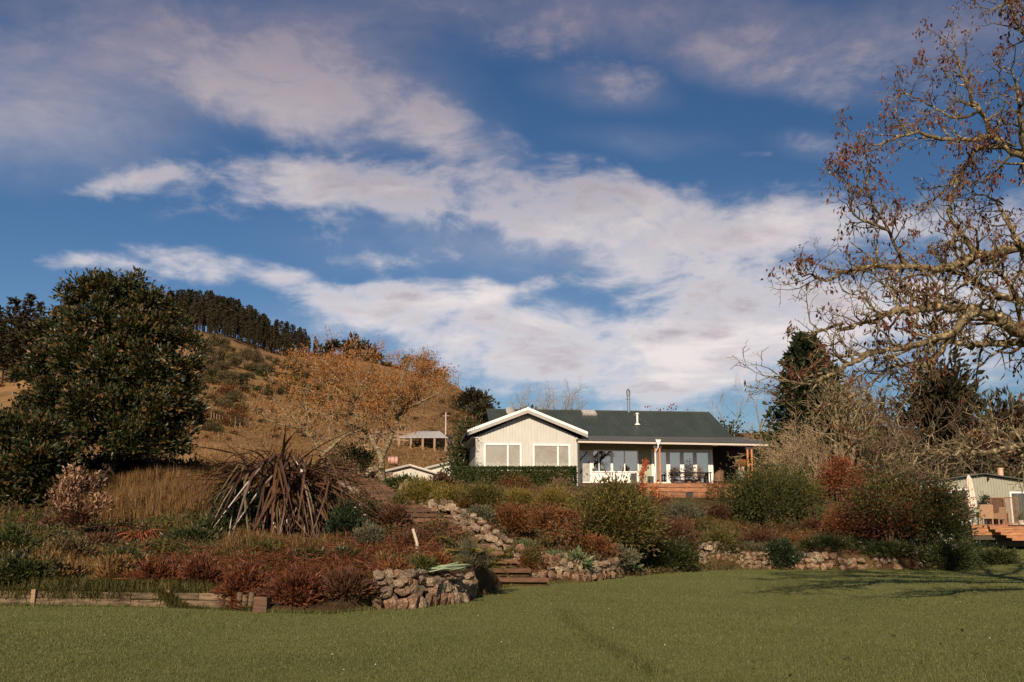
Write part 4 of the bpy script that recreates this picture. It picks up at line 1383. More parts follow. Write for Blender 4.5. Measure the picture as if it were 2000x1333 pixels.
def gable_shed(name, label, px_l, px_p, px_r, py_l, py_p, py_r, Y, wallm, roofm, over=.25, depth=7.0, thick=.11):
    """a garage end: gable wall and two roof slopes; eave and peak pixels measured"""
    p = P(px_p, py_p, Y); l = P(px_l, py_l, Y); r = P(px_r, py_r, Y)
    zb = H(p.x, Y) - .3
    t = thing(name, label, 'shed', (p.x, Y, zb))
    xl_, xr_ = l.x - p.x, r.x - p.x
    zl2, zr2, zp2 = l.z - zb, r.z - zb, p.z - zb
    g = Geo(); slab(g, [(xl_ + over, .3, 0), (xr_ - over, .3, 0), (xr_ - over, .3, zr2 - thick - (0 if over == 0 else (zr2 - zp2) * over / (xr_ if xr_ else 1))), (0, .3, zp2 - thick), (xl_ + over, .3, zl2 - thick + (zp2 - zl2) * over / abs(xl_))], (0, depth - .6, 0))
    g.build('wall', wallm, t)
    g = Geo()
    slab(g, [(xl_, 0, zl2 - thick), (0, 0, zp2 - thick), (0, 0, zp2), (xl_, 0, zl2)], (0, depth, 0))
    g.build('roof', roofm, t)
    g = Geo()
    slab(g, [(0.002, 0, zp2 - thick), (xr_, 0, zr2 - thick), (xr_, 0, zr2), (0.002, 0, zp2)], (0, depth, 0))
    g.build('roof', roofm, t)
    g = Geo()
    slab(g, [(xl_ - .02, -.025, zl2 - thick * .6), (0, -.025, zp2 - thick * .6), (0, -.025, zp2 + .03), (xl_ - .02, -.025, zl2 + .03)], (0, .022, 0))
    g.build('barge_board', M['fascia'], t)
    g = Geo()
    slab(g, [(0.002, -.025, zp2 - thick * .6), (xr_ + .02, -.025, zr2 - thick * .6), (xr_ + .02, -.025, zr2 + .03), (.002, -.025, zp2 + .03)], (0, .022, 0))
    g.build('barge_board', M['gutter'] if over > .2 else M['fascia'], t)
    return t
M['pale_wall'] = solid('pale_garage_wall', (.47, .45, .37), .6, var=.06)
gable_shed('garage', 'pale low garage with a dark edged gable beside the orange tree trunk', 744, 800, 884, 921, 907.5, 933, 70, M['pale_wall'], M['fascia'], .28)
gable_shed('garage', 'second pale garage gable, half hidden behind the clipped hedge', 830, 889, 935, 914, 899, 913, 76, M['pale_wall'], M['sage'], .12)

# ================================================================ trees
# --- magnolia: big glossy evergreen on the left
def magnolia(name, label, blobs, Y, n, trunk_px):
    rng = RNG()
    b = at(trunk_px, Y); b.z -= .1
    t = thing(name, label, 'tree', b)
    g = Geo(); gs = Geo()
    tot = sum(w * h for (_, _, w, h, _) in blobs)
    gs.tube([(0, 0, -.3), (.1, .1, 1.6), (-.1, .2, 3.2)], [.34, .28, .2], 9)
    for (px, py, wp, hp, dy) in blobs:
        c = P(px, py, Y + dy); w = wp * Y / F; h = hp * Y / F
        c = np.array(c - b)
        k = int(n * wp * hp / tot)
        C, O, cc = clump_cloud(rng, k, w, w * .9, h, max(9, int(k / 110)), .19, .5, 2.4, -1, .20)
        C[:, 2] -= h * .5
        C += c
        add_leaves(g, C, O + np.array([0, 0, .35]), .21, .105, rng, fold=.12)
        gs.tube(smooth_line([(0, .1, 2.2), c * .5 + np.array([0, 0, 1.2]), c], 4), np.linspace(.13, .03, 9), 6)
    z0 = -b.z
    gs.build('trunk', M['bark_dark'], t, kind='stuff')
    # keep leaves above the ground
    o = g.build('foliage', L_['magnolia_leaf'], t)
    return t


magnolia('magnolia_tree', 'big dark glossy leaved magnolia towering over the left bank', [
    (205, 568, 80, 54, 0), (165, 572, 56, 50, 0), (248, 558, 44, 34, 0), (140, 600, 60, 60, .2), (225, 600, 90, 70, 0), (285, 592, 50, 44, 0), (318, 602, 44, 44, .3), (345, 640, 50, 50, .5), (112, 640, 60, 64, .3), (180, 640, 100, 90, -.5), (255, 655, 110, 90, -.5), (318, 660, 80, 80, .2),
    (366, 672, 36, 40, .6), (92, 690, 60, 70, -.2), (145, 700, 100, 90, -1.0), (220, 720, 120, 100, -1.2), (295, 720, 100, 90, -.8), (352, 722, 60, 60, .2), (370, 752, 44, 40, .4), (70, 745, 60, 60, .3), (110, 770, 100, 80, -.8), (185, 790, 120, 90, -1.4), (265, 800, 120, 90, -1.4), (335, 790, 80, 70, -.4),
    (368, 815, 50, 60, .3), (60, 810, 80, 70, 0), (130, 840, 110, 80, -1.2), (210, 855, 120, 70, -1.4), (290, 860, 100, 70, -1.0), (352, 855, 60, 60, -.2),
    (30, 860, 90, 80, -.3), (90, 890, 100, 60, -.8), (185, 525 + 25, 26, 26, 0), (222, 548, 22, 24, 0), (262, 548, 22, 20, 0), (300, 578, 22, 22, 0), (128, 572, 24, 26, .2), (386, 690, 18, 22, .5), (388, 760, 16, 20, .4), (82, 650, 26, 30, .4)], 42, 62000, 205)
magnolia('camellia_tree', 'lower rounded dark evergreen in front of the magnolia at the left edge', [
    (20, 850, 110, 80, 0), (85, 850, 80, 60, 0), (50, 905, 120, 80, -.5), (10, 950, 110, 90, -.4), (115, 900, 70, 64, .2), (80, 955, 80, 60, -.1), (-40, 900, 120, 160, 0), (30, 995, 100, 50, -.6), (130, 935, 50, 44, .2)], 37, 22000, 40)


def limb_tree(name, label, base, trunk, limbs, barkm, twigm, step, L, lev, leaf=None, leafn=1.0, LL=.1, LW=.05, hang=0., cluster=.1, up=.08, kids=3, rmin=.006, wander=.25, spread=.9, k=8, limbname='limb', side_k=4, tipfilter=None, skip=.15, fat=1.0):
    """tree from traced limbs: trunk (part), each limb (part), side twigs, leaves"""
    rng = RNG()
    t = thing(name, label, 'tree', base)
    bv = np.array(base)
    g = Geo(); g.tube(smooth_line(np.array(trunk[0]) - bv, 4), np.interp(np.linspace(0, 1, 4 * (len(trunk[0]) - 1) + 1), np.linspace(0, 1, len(trunk[1])), trunk[1]), 12)
    g.build('trunk', barkm, t, smooth=True)
    out, tips = [], []
    for pts, r0, r1 in limbs:
        r0 *= fat; r1 *= fat
        p = smooth_line(np.array([tuple(q) for q in pts]) - bv, 5)
        p[1:-1] += rng.normal(size=(len(p) - 2, 3)) * r0 * .22
        rad = np.linspace(r0, r1, len(p)) * (1 + .10 * rng.normal(size=len(p)))
        g = Geo(); g.tube(p, rad, k); g.build(limbname, barkm, t, smooth=True)
        spray_limb(rng, out, tips, p, rad, step, L, lev, skip=skip, up=up, kids=kids, rmin=rmin, wander=wander, spread=spread)
        tips.append((p[-1], unit(p[-1] - p[-2])))
    gb, gt = Geo(), Geo()
    for pts, rad, lv in out:
        if lv >= 2 or (lv >= 1 and lev <= 1): gb.tube(pts, rad, side_k + 1, cap=False)
        else: gt.tube(pts, rad, 3 if lv == 0 else side_k, cap=False)
    if gb.n: gb.build('branches', barkm, t, smooth=True, kind='stuff')
    if gt.n: gt.build('twigs', twigm, t, kind='stuff')
    if leaf:
        tp = np.array([q[0] for q in tips]); td = np.array([q[1] for q in tips])
        if tipfilter is not None:
            ok = tipfilter(tp); tp, td = tp[ok], td[ok]
        kk = rng.integers(0, len(tp), int(len(tp) * leafn))
        g = Geo()
        add_leaves(g, tp[kk] + rng.normal(size=(len(kk), 3)) * cluster, td[kk] * (.5 if hang else 1) + rng.normal(size=(len(kk), 3)) * .45 - np.array([0, 0, hang]), LL, LW, rng)
        g.build('foliage', L_[leaf], t)
    return t


# --- the orange tree, traced from the photograph
def PP(Y, *pts):
    return [P(x, y, Y + (q[0] if q else 0)) for (x, y, *q) in pts]
Yc = 54.0
cb = at(746, Yc)
limbs = [
    (PP(Yc, (744, 895), (733, 868), (716, 845), (697, 815, -.3), (688, 790, -.6), (672, 772, -.8), (650, 752, -.8), (632, 728, -.6)), .135, .03),
    (PP(Yc, (746, 893), (760, 862), (770, 838), (777, 820, .2), (789, 800, .4), (806, 775, .5), (826, 752, .6), (842, 735, .6)), .125, .03),
    (PP(Yc, (697, 815, -.3), (676, 800, .4), (664, 780, .8), (655, 756, 1.2), (640, 735, 1.4), (612, 712, 1.5)), .08, .02),
    (PP(Yc, (716, 845), (700, 836, -1), (676, 826, -1.8), (640, 812, -2.2), (600, 800, -2.4), (560, 788, -2.4)), .075, .02),
    (PP(Yc, (688, 790, -.6), (700, 768, -1.2), (712, 745, -1.5), (724, 722, -1.6), (736, 705, -1.6)), .07, .018),
    (PP(Yc, (777, 820, .2), (770, 800, -.6), (772, 775, -1), (782, 750, -1.2), (790, 722, -1.3), (798, 705, -1.3)), .065, .018),
    (PP(Yc, (789, 800, .4), (815, 788, -.6), (842, 776, -1), (866, 764, -1.2), (880, 752, -1.2)), .06, .016),
    (PP(Yc, (672, 772, -.8), (640, 772, -1.2), (606, 764, -1.5), (575, 745, -1.6), (556, 722, -1.5)), .06, .016),
    (PP(Yc, (733, 868), (742, 850, 1), (752, 822, 1.6), (748, 790, 1.8), (744, 760, 1.9), (750, 730, 1.9)), .06, .016),
    (PP(Yc, (806, 775, .5), (800, 752, 1), (812, 728, 1.3), (826, 706, 1.4)), .05, .014),
    (PP(Yc, (655, 756, 1.2), (676, 736, 1.6), (690, 712, 1.7), (700, 695, 1.7)), .045, .014),
    (PP(Yc, (650, 752, -.8), (655, 730, -1), (640, 712, -1), (622, 700, -1)), .045, .014)]
limb_tree('cherry_tree', 'two forked pale trunk tree crowned with thin orange leaves', cb, ([cb + Vector((0, 0, -.3)), P(745, 915, Yc), P(745, 893, Yc)], [.24, .19, .15]), limbs,
          M['bark_pale'], M['twig_pale'], .22, 1.25, 2, 'orange_leaf', 4.4, .12, .058, cluster=.14, up=.14, kids=3, rmin=.009, k=8, fat=1.2,
          tipfilter=lambda tp: np.random.default_rng(3).uniform(size=len(tp)) < np.clip((tp[:, 2] - 2.0) / 2.2, .05, 1))
# --- a second, barer tree left of it, leaning on the slope
Yb = 50.0
bb = at(655, Yb)
limb_tree('leaning_tree', 'low bare lichened tree with a long leaning limb left of the orange tree', bb, ([bb + Vector((-.5, 0, -.3)), P(632, 893, Yb), P(650, 872, Yb)], [.14, .12, .10]), [
    (PP(Yb, (650, 872), (668, 855), (684, 846, .3), (704, 842, .5)), .09, .03),
    (PP(Yb, (632, 893), (612, 862, -.4), (592, 838, -.6), (572, 815, -.6), (556, 795, -.6), (540, 778, -.5)), .085, .02),
    (PP(Yb, (612, 862, -.4), (606, 832, .3), (600, 805, .6), (594, 778, .8), (600, 752, .8)), .06, .016),
    (PP(Yb, (592, 838, -.6), (560, 832, -1), (528, 822, -1.2), (502, 806, -1.2)), .05, .014),
    (PP(Yb, (650, 872), (644, 845, .5), (650, 815, .8), (644, 785, .9)), .05, .014)],
    M['bark_pale'], M['twig_pale'], .30, .72, 2, 'orange_leaf', .45, .11, .055, cluster=.1, up=.14, kids=3, rmin=.009, k=7)

# --- behind the house
tree('bare_poplar', 'bare thin twigged tree showing above the roof between dish and skylight', at(1076, 82), P(0, 742, 82).z - at(1076, 82).z, r=.07, lev=3, kids=6, mat=M['twig_pale'], twigmat=M['twig_pale'], up=.20, spread=.62, trunk_frac=.3, nstems=4, wander=.14, leaf='pale_dry', leafn=.3, L=.10, Wd=.06, rmin=.007)
crown_tree('backyard_shrub', 'dark rounded bush peeping over the roof beside the satellite dish', 1004, 1056, 787, 80, 'scrub_leaf', 500, .4, .22)
crown_tree('backyard_shrub', 'rust tinted bush over the ridge right of the bare tree', 1070, 1128, 782, 81, 'rust_leaf', 420, .34, .2)
tree('red_maple', 'sparse tree with pinkish red leaves above the right half of the roof', at(1322, 80), P(0, 774, 80).z - at(1322, 80).z, r=.13, lev=3, kids=4, mat=M['bark_grey'], leaf='red_leaf', leafn=1.6, L=.24, Wd=.14, cluster=.25, spread=1.1, nstems=2, rmin=.012, trunk_frac=.6)
tree('red_maple', 'small sprig of pink leaves over the ridge just right of the flue', at(1268, 79), P(0, 790, 79).z - at(1268, 79).z, r=.08, lev=2, kids=4, mat=M['bark_grey'], leaf='red_leaf', leafn=1.5, L=.2, Wd=.12, cluster=.2, spread=.8, rmin=.012, trunk_frac=.7)
tree('bare_birch', 'slender pale bare trunk tree right of the roof end', at(1474, 74), P(0, 735, 74).z - at(1474, 74).z, r=.11, lev=3, kids=4, mat=M['bark_pale'], twigmat=M['twig_pale'], up=.2, spread=.6, wander=.12, rmin=.011, trunk_frac=.3)
tree('bare_birch', 'pale bare tree rising beside the ivy clad one near the roof end', at(1440, 78), P(0, 738, 78).z - at(1440, 78).z, r=.13, lev=3, kids=5, mat=M['bark_pale'], twigmat=M['twig_pale'], up=.2, spread=.7, wander=.14, rmin=.011, trunk_frac=.3)
tree('bare_birch', 'thin bare saplings nearest the big conifer right of the house', at(1500, 76), P(0, 765, 76).z - at(1500, 76).z, r=.07, lev=3, kids=4, mat=M['bark_pale'], twigmat=M['twig_pale'], up=.2, spread=.7, nstems=3, rmin=.01, trunk_frac=.3)
crown_tree('ivy_clad_tree', 'dark ivy covered stump of a tree behind the roof corner', 1402, 1450, 782, 77, 'dark_leaf', 1100, .28, .18, .1)
# dark olive tree at the left end of the house
crown_tree('olive_tree', 'dark bushy evergreen close against the left end wall of the house', 868, 948, 806, 69, 'dark_leaf', 4200, .24, .13, .0, clumps=60, cz=.4)
# right of the verandah: brushy twigs and conifers
def conifer(name, label, px, pt, Y, wpx, n, mat='conifer_needle', L=.6, Wd=.26, bare=.05, group=None):
    rng = RNG()
    b = at(px, Y); h = P(px, pt, Y).z - b.z; w = wpx * Y / F
    t = thing(name, label, 'tree', b, 0, group)
    g = Geo(); g.tube([(0, 0, -.3), (0, 0, h * .5), (0, 0, h * .97)], [h * .022, h * .015, .03], 7); g.build('trunk', M['bark_dark'], t)
    nb = int(n / 14)
    tt = rng.uniform(bare, 1, nb) ** .85
    a = rng.uniform(0, 6.28, nb); rr = w / 2 * (1 - tt) ** .75 * rng.uniform(.55, 1.15, nb) + .15
    s = rng.uniform(.15, 1, (nb, 14))
    x = np.cos(a)[:, None] * rr[:, None] * s; y = np.sin(a)[:, None] * rr[:, None] * s
    z = (h * tt)[:, None] + rr[:, None] * (s * .35 - .15)
    C = np.stack([x, y, z], -1).reshape(-1, 3) + rng.normal(size=(nb * 14, 3)) * .14
    D = np.stack([np.cos(a)[:, None] + 0 * s, np.sin(a)[:, None] + 0 * s, .5 + 0 * s], -1).reshape(-1, 3) + rng.normal(size=(nb * 14, 3)) * .55
    g = Geo(); add_leaves(g, C, D, L, Wd, rng); g.build('foliage', L_[mat], t)
    return t
conifer('cypress_tree', 'tall dark green conifer right of the verandah, behind bare twigs', 1590, 662, 72, 250, 7000)
conifer('cypress_tree', 'second dark conifer close behind the tall one by the verandah', 1640, 722, 76, 200, 3600)
crown_tree('cypress_tree', 'broad irregular dark evergreen above the cottage, left one', 1775, 1935, 672, 80, 'pine_needle', 7000, .75, .3, .05, clumps=70, cz=.4, surf=1.8, rough=.35, ttop=.85)
crown_tree('cypress_tree', 'broad dark evergreen above the cottage by the right edge', 1900, 2110, 752, 84, 'pine_needle', 7000, .75, .3, .0, clumps=70, cz=.4, surf=1.8, rough=.35, ttop=.85)
crown_tree('cypress_tree', 'dark evergreen filling the gap behind the pale multi trunk tree', 1660, 1800, 792, 86, 'pine_needle', 5000, .75, .3, .0, clumps=50, cz=.4, surf=1.8, rough=.35)
tree('brush_tree', 'tall brown twiggy tree between the two dark evergreens', at(1742, 70), P(0, 690, 70).z - at(1742, 70).z, r=.13, lev=3, kids=6, mat=M['bark_grey'], twigmat=M['twig'], nstems=3, spread=.85, up=.10, trunk_frac=.25, rmin=.012, leaf='rust_leaf', leafn=.4, L=.13, Wd=.07, cluster=.2)
tree('multi_trunk_tree', 'pale lichened tree forking low into several upright trunks right of the house', at(1648, 64), P(0, 715, 64).z - at(1648, 64).z, r=.20, lev=3, kids=5, mat=M['bark_pale'], twigmat=M['twig_pale'], nstems=4, spread=.75, up=.12, trunk_frac=.35, rmin=.011, leaf='olive_leaf', leafn=.8, L=.16, Wd=.09, cluster=.2)
tree('brush_tree', 'twiggy pale bare bush tree beside the verandah end', at(1548, 62), P(0, 792, 62).z - at(1548, 62).z, r=.09, lev=3, kids=6, mat=M['twig_pale'], twigmat=M['twig_pale'], nstems=7, spread=1.0, up=.06, trunk_frac=.2, rmin=.011, wander=.28)
tree('brush_tree', 'bare tangled pale shrub tree left of the multi trunk tree', at(1592, 60.5), P(0, 805, 60.5).z - at(1592, 60.5).z, r=.07, lev=3, kids=6, mat=M['twig_pale'], twigmat=M['twig_pale'], nstems=6, spread=1.0, up=.05, trunk_frac=.2, rmin=.010, wander=.28)
tree('brush_tree', 'brown twiggy tree right of the multi trunk tree, with rusty tips', at(1720, 66), P(0, 752, 66).z - at(1720, 66).z, r=.11, lev=3, kids=6, mat=M['bark_grey'], twigmat=M['twig'], nstems=4, spread=1.0, up=.06, trunk_frac=.25, rmin=.011, leaf='rust_leaf', leafn=.7, L=.15, Wd=.08, cluster=.2)
tree('bare_fruit_tree', 'bare branching tree standing behind the cottage roof', at(1880, 71), P(0, 778, 71).z - at(1880, 71).z, r=.14, lev=3, kids=6, mat=M['bark_pale'], twigmat=M['twig_pale'], nstems=2, spread=1.1, up=.05, trunk_frac=.3, rmin=.012, wander=.26)
tree('bare_fruit_tree', 'bare twiggy tree over the right end of the cottage roof', at(1975, 72), P(0, 760, 72).z - at(1975, 72).z, r=.14, lev=3, kids=6, mat=M['bark_grey'], twigmat=M['twig'], nstems=2, spread=1.1, up=.05, trunk_frac=.3, rmin=.012, wander=.26)
for (a, b_, pt, Yh, mt, n, lab) in ((1660, 1790, 868, 70, 'dark_leaf', 4200, 'dark evergreen shrub bank behind the red leaved bush'), (1770, 1900, 880, 72, 'dark_leaf', 4200, 'dark evergreen shrub bank behind the cottage, left part'), (1880, 2040, 875, 74, 'dark_leaf', 4600, 'dark evergreen shrub bank behind the cottage, right part'), (1500, 1620, 880, 66, 'olive_leaf', 2600, 'olive shrub behind the big bush at the verandah end')):
    crown_tree('evergreen_shrub', lab, a, b_, pt, Yh, mt, n, .26, .15, 0, clumps=60, cz=.42, cat='shrub', surf=2.6, ttop=.5)

# --- big tree on the right: trunk outside the frame, limbs reach over the lawn
Yt_ = 22.0
tb = Vector((PX(2330, Yt_, 2), Yt_, lawn_z(14., Yt_)))
def TP(*pts): return PP(Yt_, *pts)
limbs = [
    (TP((2330, 700), (2160, 690), (2060, 668), (2000, 650, -.5), (1950, 620, -.8), (1905, 606, -1), (1860, 604, -1.2), (1800, 603, -1.5), (1755, 606, -1.8), (1716, 620, -2), (1680, 633, -2.1), (1626, 641, -2.3), (1580, 655, -2.4)), .17, .02),
    (TP((1905, 606, -1), (1880, 628, -1.2), (1860, 652, -1.4), (1815, 667, -1.6), (1755, 681, -1.8), (1710, 687, -2), (1660, 694, -2.1), (1610, 690, -2.3)), .10, .02),
    (TP((1710, 687, -2), (1668, 706, -2.2), (1635, 726, -2.4), (1602, 742, -2.5), (1575, 750, -2.6), (1540, 746, -2.7), (1500, 735, -2.8)), .06, .012),
    (TP((2330, 690), (2150, 672), (2000, 666, .6), (1935, 672, .8), (1890, 676, 1), (1850, 664, 1.2), (1800, 672, 1.3)), .13, .03),
    (TP((2320, 560), (2140, 520), (2040, 490), (1998, 486, .5), (1950, 493, .6), (1905, 499, .6), (1876, 516, .6), (1830, 525, .5), (1770, 522, .3), (1695, 519, 0), (1650, 529, -.2), (1626, 546, -.3), (1590, 541, -.4), (1556, 531, -.5)), .15, .015),
    (TP((2330, 640), (2150, 610), (2000, 590, 1), (1935, 569, 1.2), (1890, 544, 1.3), (1845, 531, 1.4), (1800, 536, 1.5), (1730, 548, 1.6)), .12, .02),
    (TP((2310, 460), (2160, 380), (2060, 320), (2000, 302), (1962, 286, .2), (1945, 268, .3), (1915, 217, .5), (1886, 168, .6), (1871, 129, .7), (1858, 72, .8)), .14, .014),
    (TP((1945, 268, .3), (1900, 273, 0), (1840, 272, -.3), (1782, 262, -.5), (1720, 282, -.7), (1694, 289, -.8)), .065, .012),
    (TP((1962, 286, .2), (1910, 292, .6), (1886, 324, .8), (1856, 360, 1), (1829, 388, 1.1), (1790, 420, 1.2)), .07, .014),
    (TP((1905, 499, .6), (1880, 460, .4), (1856, 420, .3), (1857, 384, .3), (1872, 340, .4)), .07, .014),
    (TP((1770, 522, .3), (1752, 488, 0), (1735, 450, -.2), (1705, 400, -.4), (1693, 360, -.5), (1697, 320, -.6)), .05, .01),
    (TP((1735, 450, -.2), (1700, 436, -.5), (1666, 418, -.7), (1656, 375, -.9), (1630, 332, -1)), .035, .008),
    (TP((2330, 850), (2120, 870), (2000, 846, -1), (1962, 840, -1.1), (1912, 841, -1.2), (1870, 852, -1.3)), .10, .025),
    (TP((2320, 900), (2060, 890), (1990, 872, -2), (1935, 883, -2.1), (1875, 886, -2.2), (1850, 887, -2.2), (1817, 878, -2.3), (1797, 880, -2.3), (1760, 870, -2.4)), .075, .015),
    (TP((2300, 300), (2120, 140), (2040, 90), (2000, 64), (1976, 30, .2), (1960, -10, .3)), .08, .02),
    (TP((2290, 150), (2100, -10), (1990, -8, -.4), (1969, 2, -.5), (1945, 18, -.6), (1925, 27, -.6)), .06, .012),
    (TP((1860, 652, -1.4), (1817, 710, -1.2), (1760, 712, -1.2), (1725, 728, -1.3), (1687, 762, -1.4), (1640, 783, -1.5), (1600, 797, -1.6)), .055, .012),
    (TP((1915, 217, .5), (1872, 232, .9), (1830, 214, 1.2), (1786, 190, 1.3), (1738, 172, 1.4)), .04, .01),
    (TP((2000, 302), (1992, 240, -.6), (1990, 190, -.9), (1976, 140, -1.1), (1950, 130, -1.2)), .06, .012),
    (TP((2000, 486, .5), (1970, 440, 1), (1950, 400, 1.3), (1920, 380, 1.5), (1888, 388, 1.6)), .055, .012),
    (TP((1755, 606, -1.8), (1742, 570, -1.6), (1724, 555, -1.4), (1700, 540, -1.2)), .035, .01),
    (TP((2000, 650, -.5), (1975, 560, -1.2), (1930, 530, -1.6), (1880, 560, -2)), .06, .015),
    (TP((2310, 460), (2440, 360, 1), (2520, 240, 2), (2560, 120, 3)), .14, .03), (TP((2310, 420), (2260, 250, -1), (2220, 120, -2), (2180, -20, -3)), .13, .03),
    (TP((2310, 480), (2360, 300, 2), (2340, 150, 4), (2300, 0, 5)), .12, .03), (TP((2330, 560), (2420, 520, -2), (2560, 470, -3), (2680, 440, -4)), .12, .03),
    (TP((2330, 640), (2250, 560, 3), (2150, 470, 5), (2080, 400, 6)), .11, .025), (TP((2310, 360), (2200, 330, 3), (2110, 260, 5), (2060, 180, 6)), .10, .02),
    (TP((1800, 672, 1.3), (1740, 700, 1.5), (1690, 730, 1.6), (1650, 760, 1.7)), .04, .012)]
limb_tree('walnut_tree', 'old lichened tree with spreading limbs and hanging brown leaves at the right edge', tb, ([tb + Vector((0, 0, -.3)), tb + Vector((.1, 0, 2)), P(2330, 690, Yt_), P(2315, 460, Yt_), P(2290, 150, Yt_)], [.55, .42, .36, .24, .08]), limbs,
          M['bark_walnut'], M['bark_walnut'], .155, .85, 2, 'brown_dead_leaf', 1.35, .13, .055, hang=1.3, cluster=.055, up=.10, kids=3, rmin=.0052, k=9, wander=.3, side_k=5, skip=.2,
          tipfilter=lambda tp: (np.sin(tp[:, 0] * 2.3 + 1.7 * np.sin(tp[:, 2] * 1.9)) * np.sin(tp[:, 2] * 2.9 + tp[:, 1] * 1.3) + np.random.default_rng(5).normal(size=len(tp)) * .30 + np.clip((tp[:, 2] - 6.5) * .13, -.45, .35)) > .34)

# ================================================================ plants of the bank
S_ = shrub
# hedge clipped square in front of the gable
def hedge():
    rng = RNG()
    Yh = 57.4
    x0, x1 = PX(884, Yh, 5.5), PX(1126, Yh, 5.5)
    top = P(1000, 912.5, Yh).z
    z0 = min(H(x0, Yh), H(x1, Yh)) - .1
    t = thing('hedge', 'dense clipped dark green hedge under the two gable windows', 'hedge', ((x0 + x1) / 2, Yh + .6, z0))
    hw, hd, hh = (x1 - x0) / 2, .6, top - z0
    n = 11000
    s = rng.uniform(0, 1, n); face = rng.uniform(0, 1, n)
    C = np.stack([rng.uniform(-hw, hw, n), rng.uniform(-hd, hd, n), rng.uniform(0, hh, n)], 1)
    C[face < .62, 1] = -hd + np.abs(rng.normal(size=(face < .62).sum())) * .07
    m_ = (face >= .62) & (face < .9); C[m_, 2] = hh - np.abs(rng.normal(size=m_.sum())) * .05
    m_ = face >= .9; C[m_, 0] = np.sign(rng.normal(size=m_.sum())) * (hw - .05)
    C[:, 1] += .05 * np.sin(C[:, 0] * 3.1) + .04 * np.sin(C[:, 2] * 7)
    D = rng.normal(size=(n, 3)) * .6 + np.array([0, -.5, .5])
    g = Geo(); add_leaves(g, C, D, .12, .075, rng); g.build('foliage', L_['hedge_leaf'], t)
    g = Geo(); g.box(-hw + .2, hw - .2, -hd + .22, hd - .2, 0, hh - .2); g.build('woody_core', M['stem'], t)
hedge()
S_('bare_shrub', 'dry rusty twiggy shrub standing in front of the hedge middle', (965, 1040, 925, 960), 'rust_leaf', 700, .10, .05, dd=.5)
S_('bare_shrub', 'pale twiggy shrub in front of the hedge right end', (1068, 1120, 925, 975), 'pale_dry', 700, .10, .035, dd=.5)
# chartreuse ferny row below the hedge
for (bx, n, mt, lab) in (((770, 872, 936, 992), 4600, 'chartreuse_leaf', 'yellow green feathery shrub beside the top of the rock wall'),
                     ((850, 915, 946, 996), 2600, 'chartreuse_leaf', 'yellow green feathery shrub left of the hedge foot'),
                     ((900, 985, 940, 1002), 3600, 'olive_leaf', 'olive ferny shrub under the hedge, left of centre'),
                     ((965, 1050, 952, 1004), 3200, 'chartreuse_leaf', 'bright yellow green shrub under the hedge middle'),
                     ((1040, 1128, 948, 1004), 3400, 'chartreuse_leaf', 'yellow green shrub between hedge and big round bush')):
    S_('feathery_shrub', lab, bx, mt, n, .16, .035, dd=.7, up=.5)
S_('leafy_shrub', 'blue green broad leaved shrub at the garage wall foot', (755, 812, 925, 962), 'hedge_leaf', 1300, .15, .08, dd=.6)
S_('dark_leaf_shrub', 'dark stemmed maroon shrub in front of the second garage', (838, 886, 915, 965), 'maroon_leaf', 700, .14, .08, dd=.5)
# rust brown middle
S_('rust_shrub', 'rust brown twiggy shrub above the steps wall', (958, 1036, 985, 1050), 'rust_leaf', 3600, .13, .05)
S_('rust_shrub', 'orange brown shrub behind the small red tree', (1015, 1120, 985, 1050), 'rust_leaf', 4000, .13, .05)
S_('twiggy_shrub', 'grey brown dry shrub behind the upper steps wall', (905, 962, 985, 1024), 'grey_leaf', 1300, .13, .04)
# small red tree
bx = hit(1088, 1078)
b_ = at(1088, bx[1])
tree('japanese_maple', 'small spreading red leaved tree with a pale trunk near the lawn edge', b_, P(0, 998, bx[1]).z - b_.z + .1, r=.075, lev=3, kids=5, mat=M['bark_pale'], twigmat=M['twig'], leaf='rust_leaf', leafn=3.2, L=.11, Wd=.06, cluster=.16, spread=1.25, up=.05, trunk_frac=.5, rseed=21)
S_('red_cloud_shrub', 'flat topped russet red shrub crowning the small pale trunk', (1036, 1142, 998, 1046), 'rust_leaf', 1500, .11, .05, Y=bx[1] + .25, cz=.75, zlo=-.1, stems=0, sink=-1.1)
# large round bushes
S_('round_bush', 'large round olive bush in front of the kitchen window', (1112, 1292, 924, 1096), 'olive_leaf', 15000, .16, .06, dd=.75, rough=.12, extra=('chartreuse_leaf', 1400, .14, .05, 'young_shoots'))
S_('round_bush', 'big dark green rounded bush below the barrel at the verandah end', (1400, 1618, 902, 1048), 'green_leaf', 15000, .16, .06, dd=.7, rough=.10)
S_('brown_shrub', 'brown green shrub filling the gap right of the round olive bush', (1235, 1365, 1000, 1108), 'maroon_leaf', 4200, .14, .06, dd=.6)
S_('brown_shrub', 'dark green low shrub at the lawn edge left of the right stone wall', (1250, 1372, 1040, 1119), 'dark_leaf', 4200, .14, .06, dd=.5)
S_('russet_shrub', 'small orange russet shrub at the lawn edge', (1300, 1345, 1085, 1117), 'rust_leaf', 900, .10, .05, dd=.6)
S_('grey_shrub', 'grey green shrub at the lawn edge below the round olive bush', (1150, 1246, 1068, 1124), 'grey_leaf', 2600, .14, .05, dd=.6)
S_('flowering_shrub', 'pale silvery green shrub below the deck front', (1290, 1385, 975, 1030), 'grey_leaf', 2200, .14, .04, dd=.7)
S_('flowering_shrub', 'dry orange brown shrub under the left deck corner', (1265, 1330, 968, 1005), 'rust_leaf', 1100, .12, .05, dd=.6)
S_('purple_shrub', 'dark purple brown shrub between deck and big dark bush', (1372, 1432, 980, 1022), 'maroon_leaf', 1500, .12, .06, dd=.7)
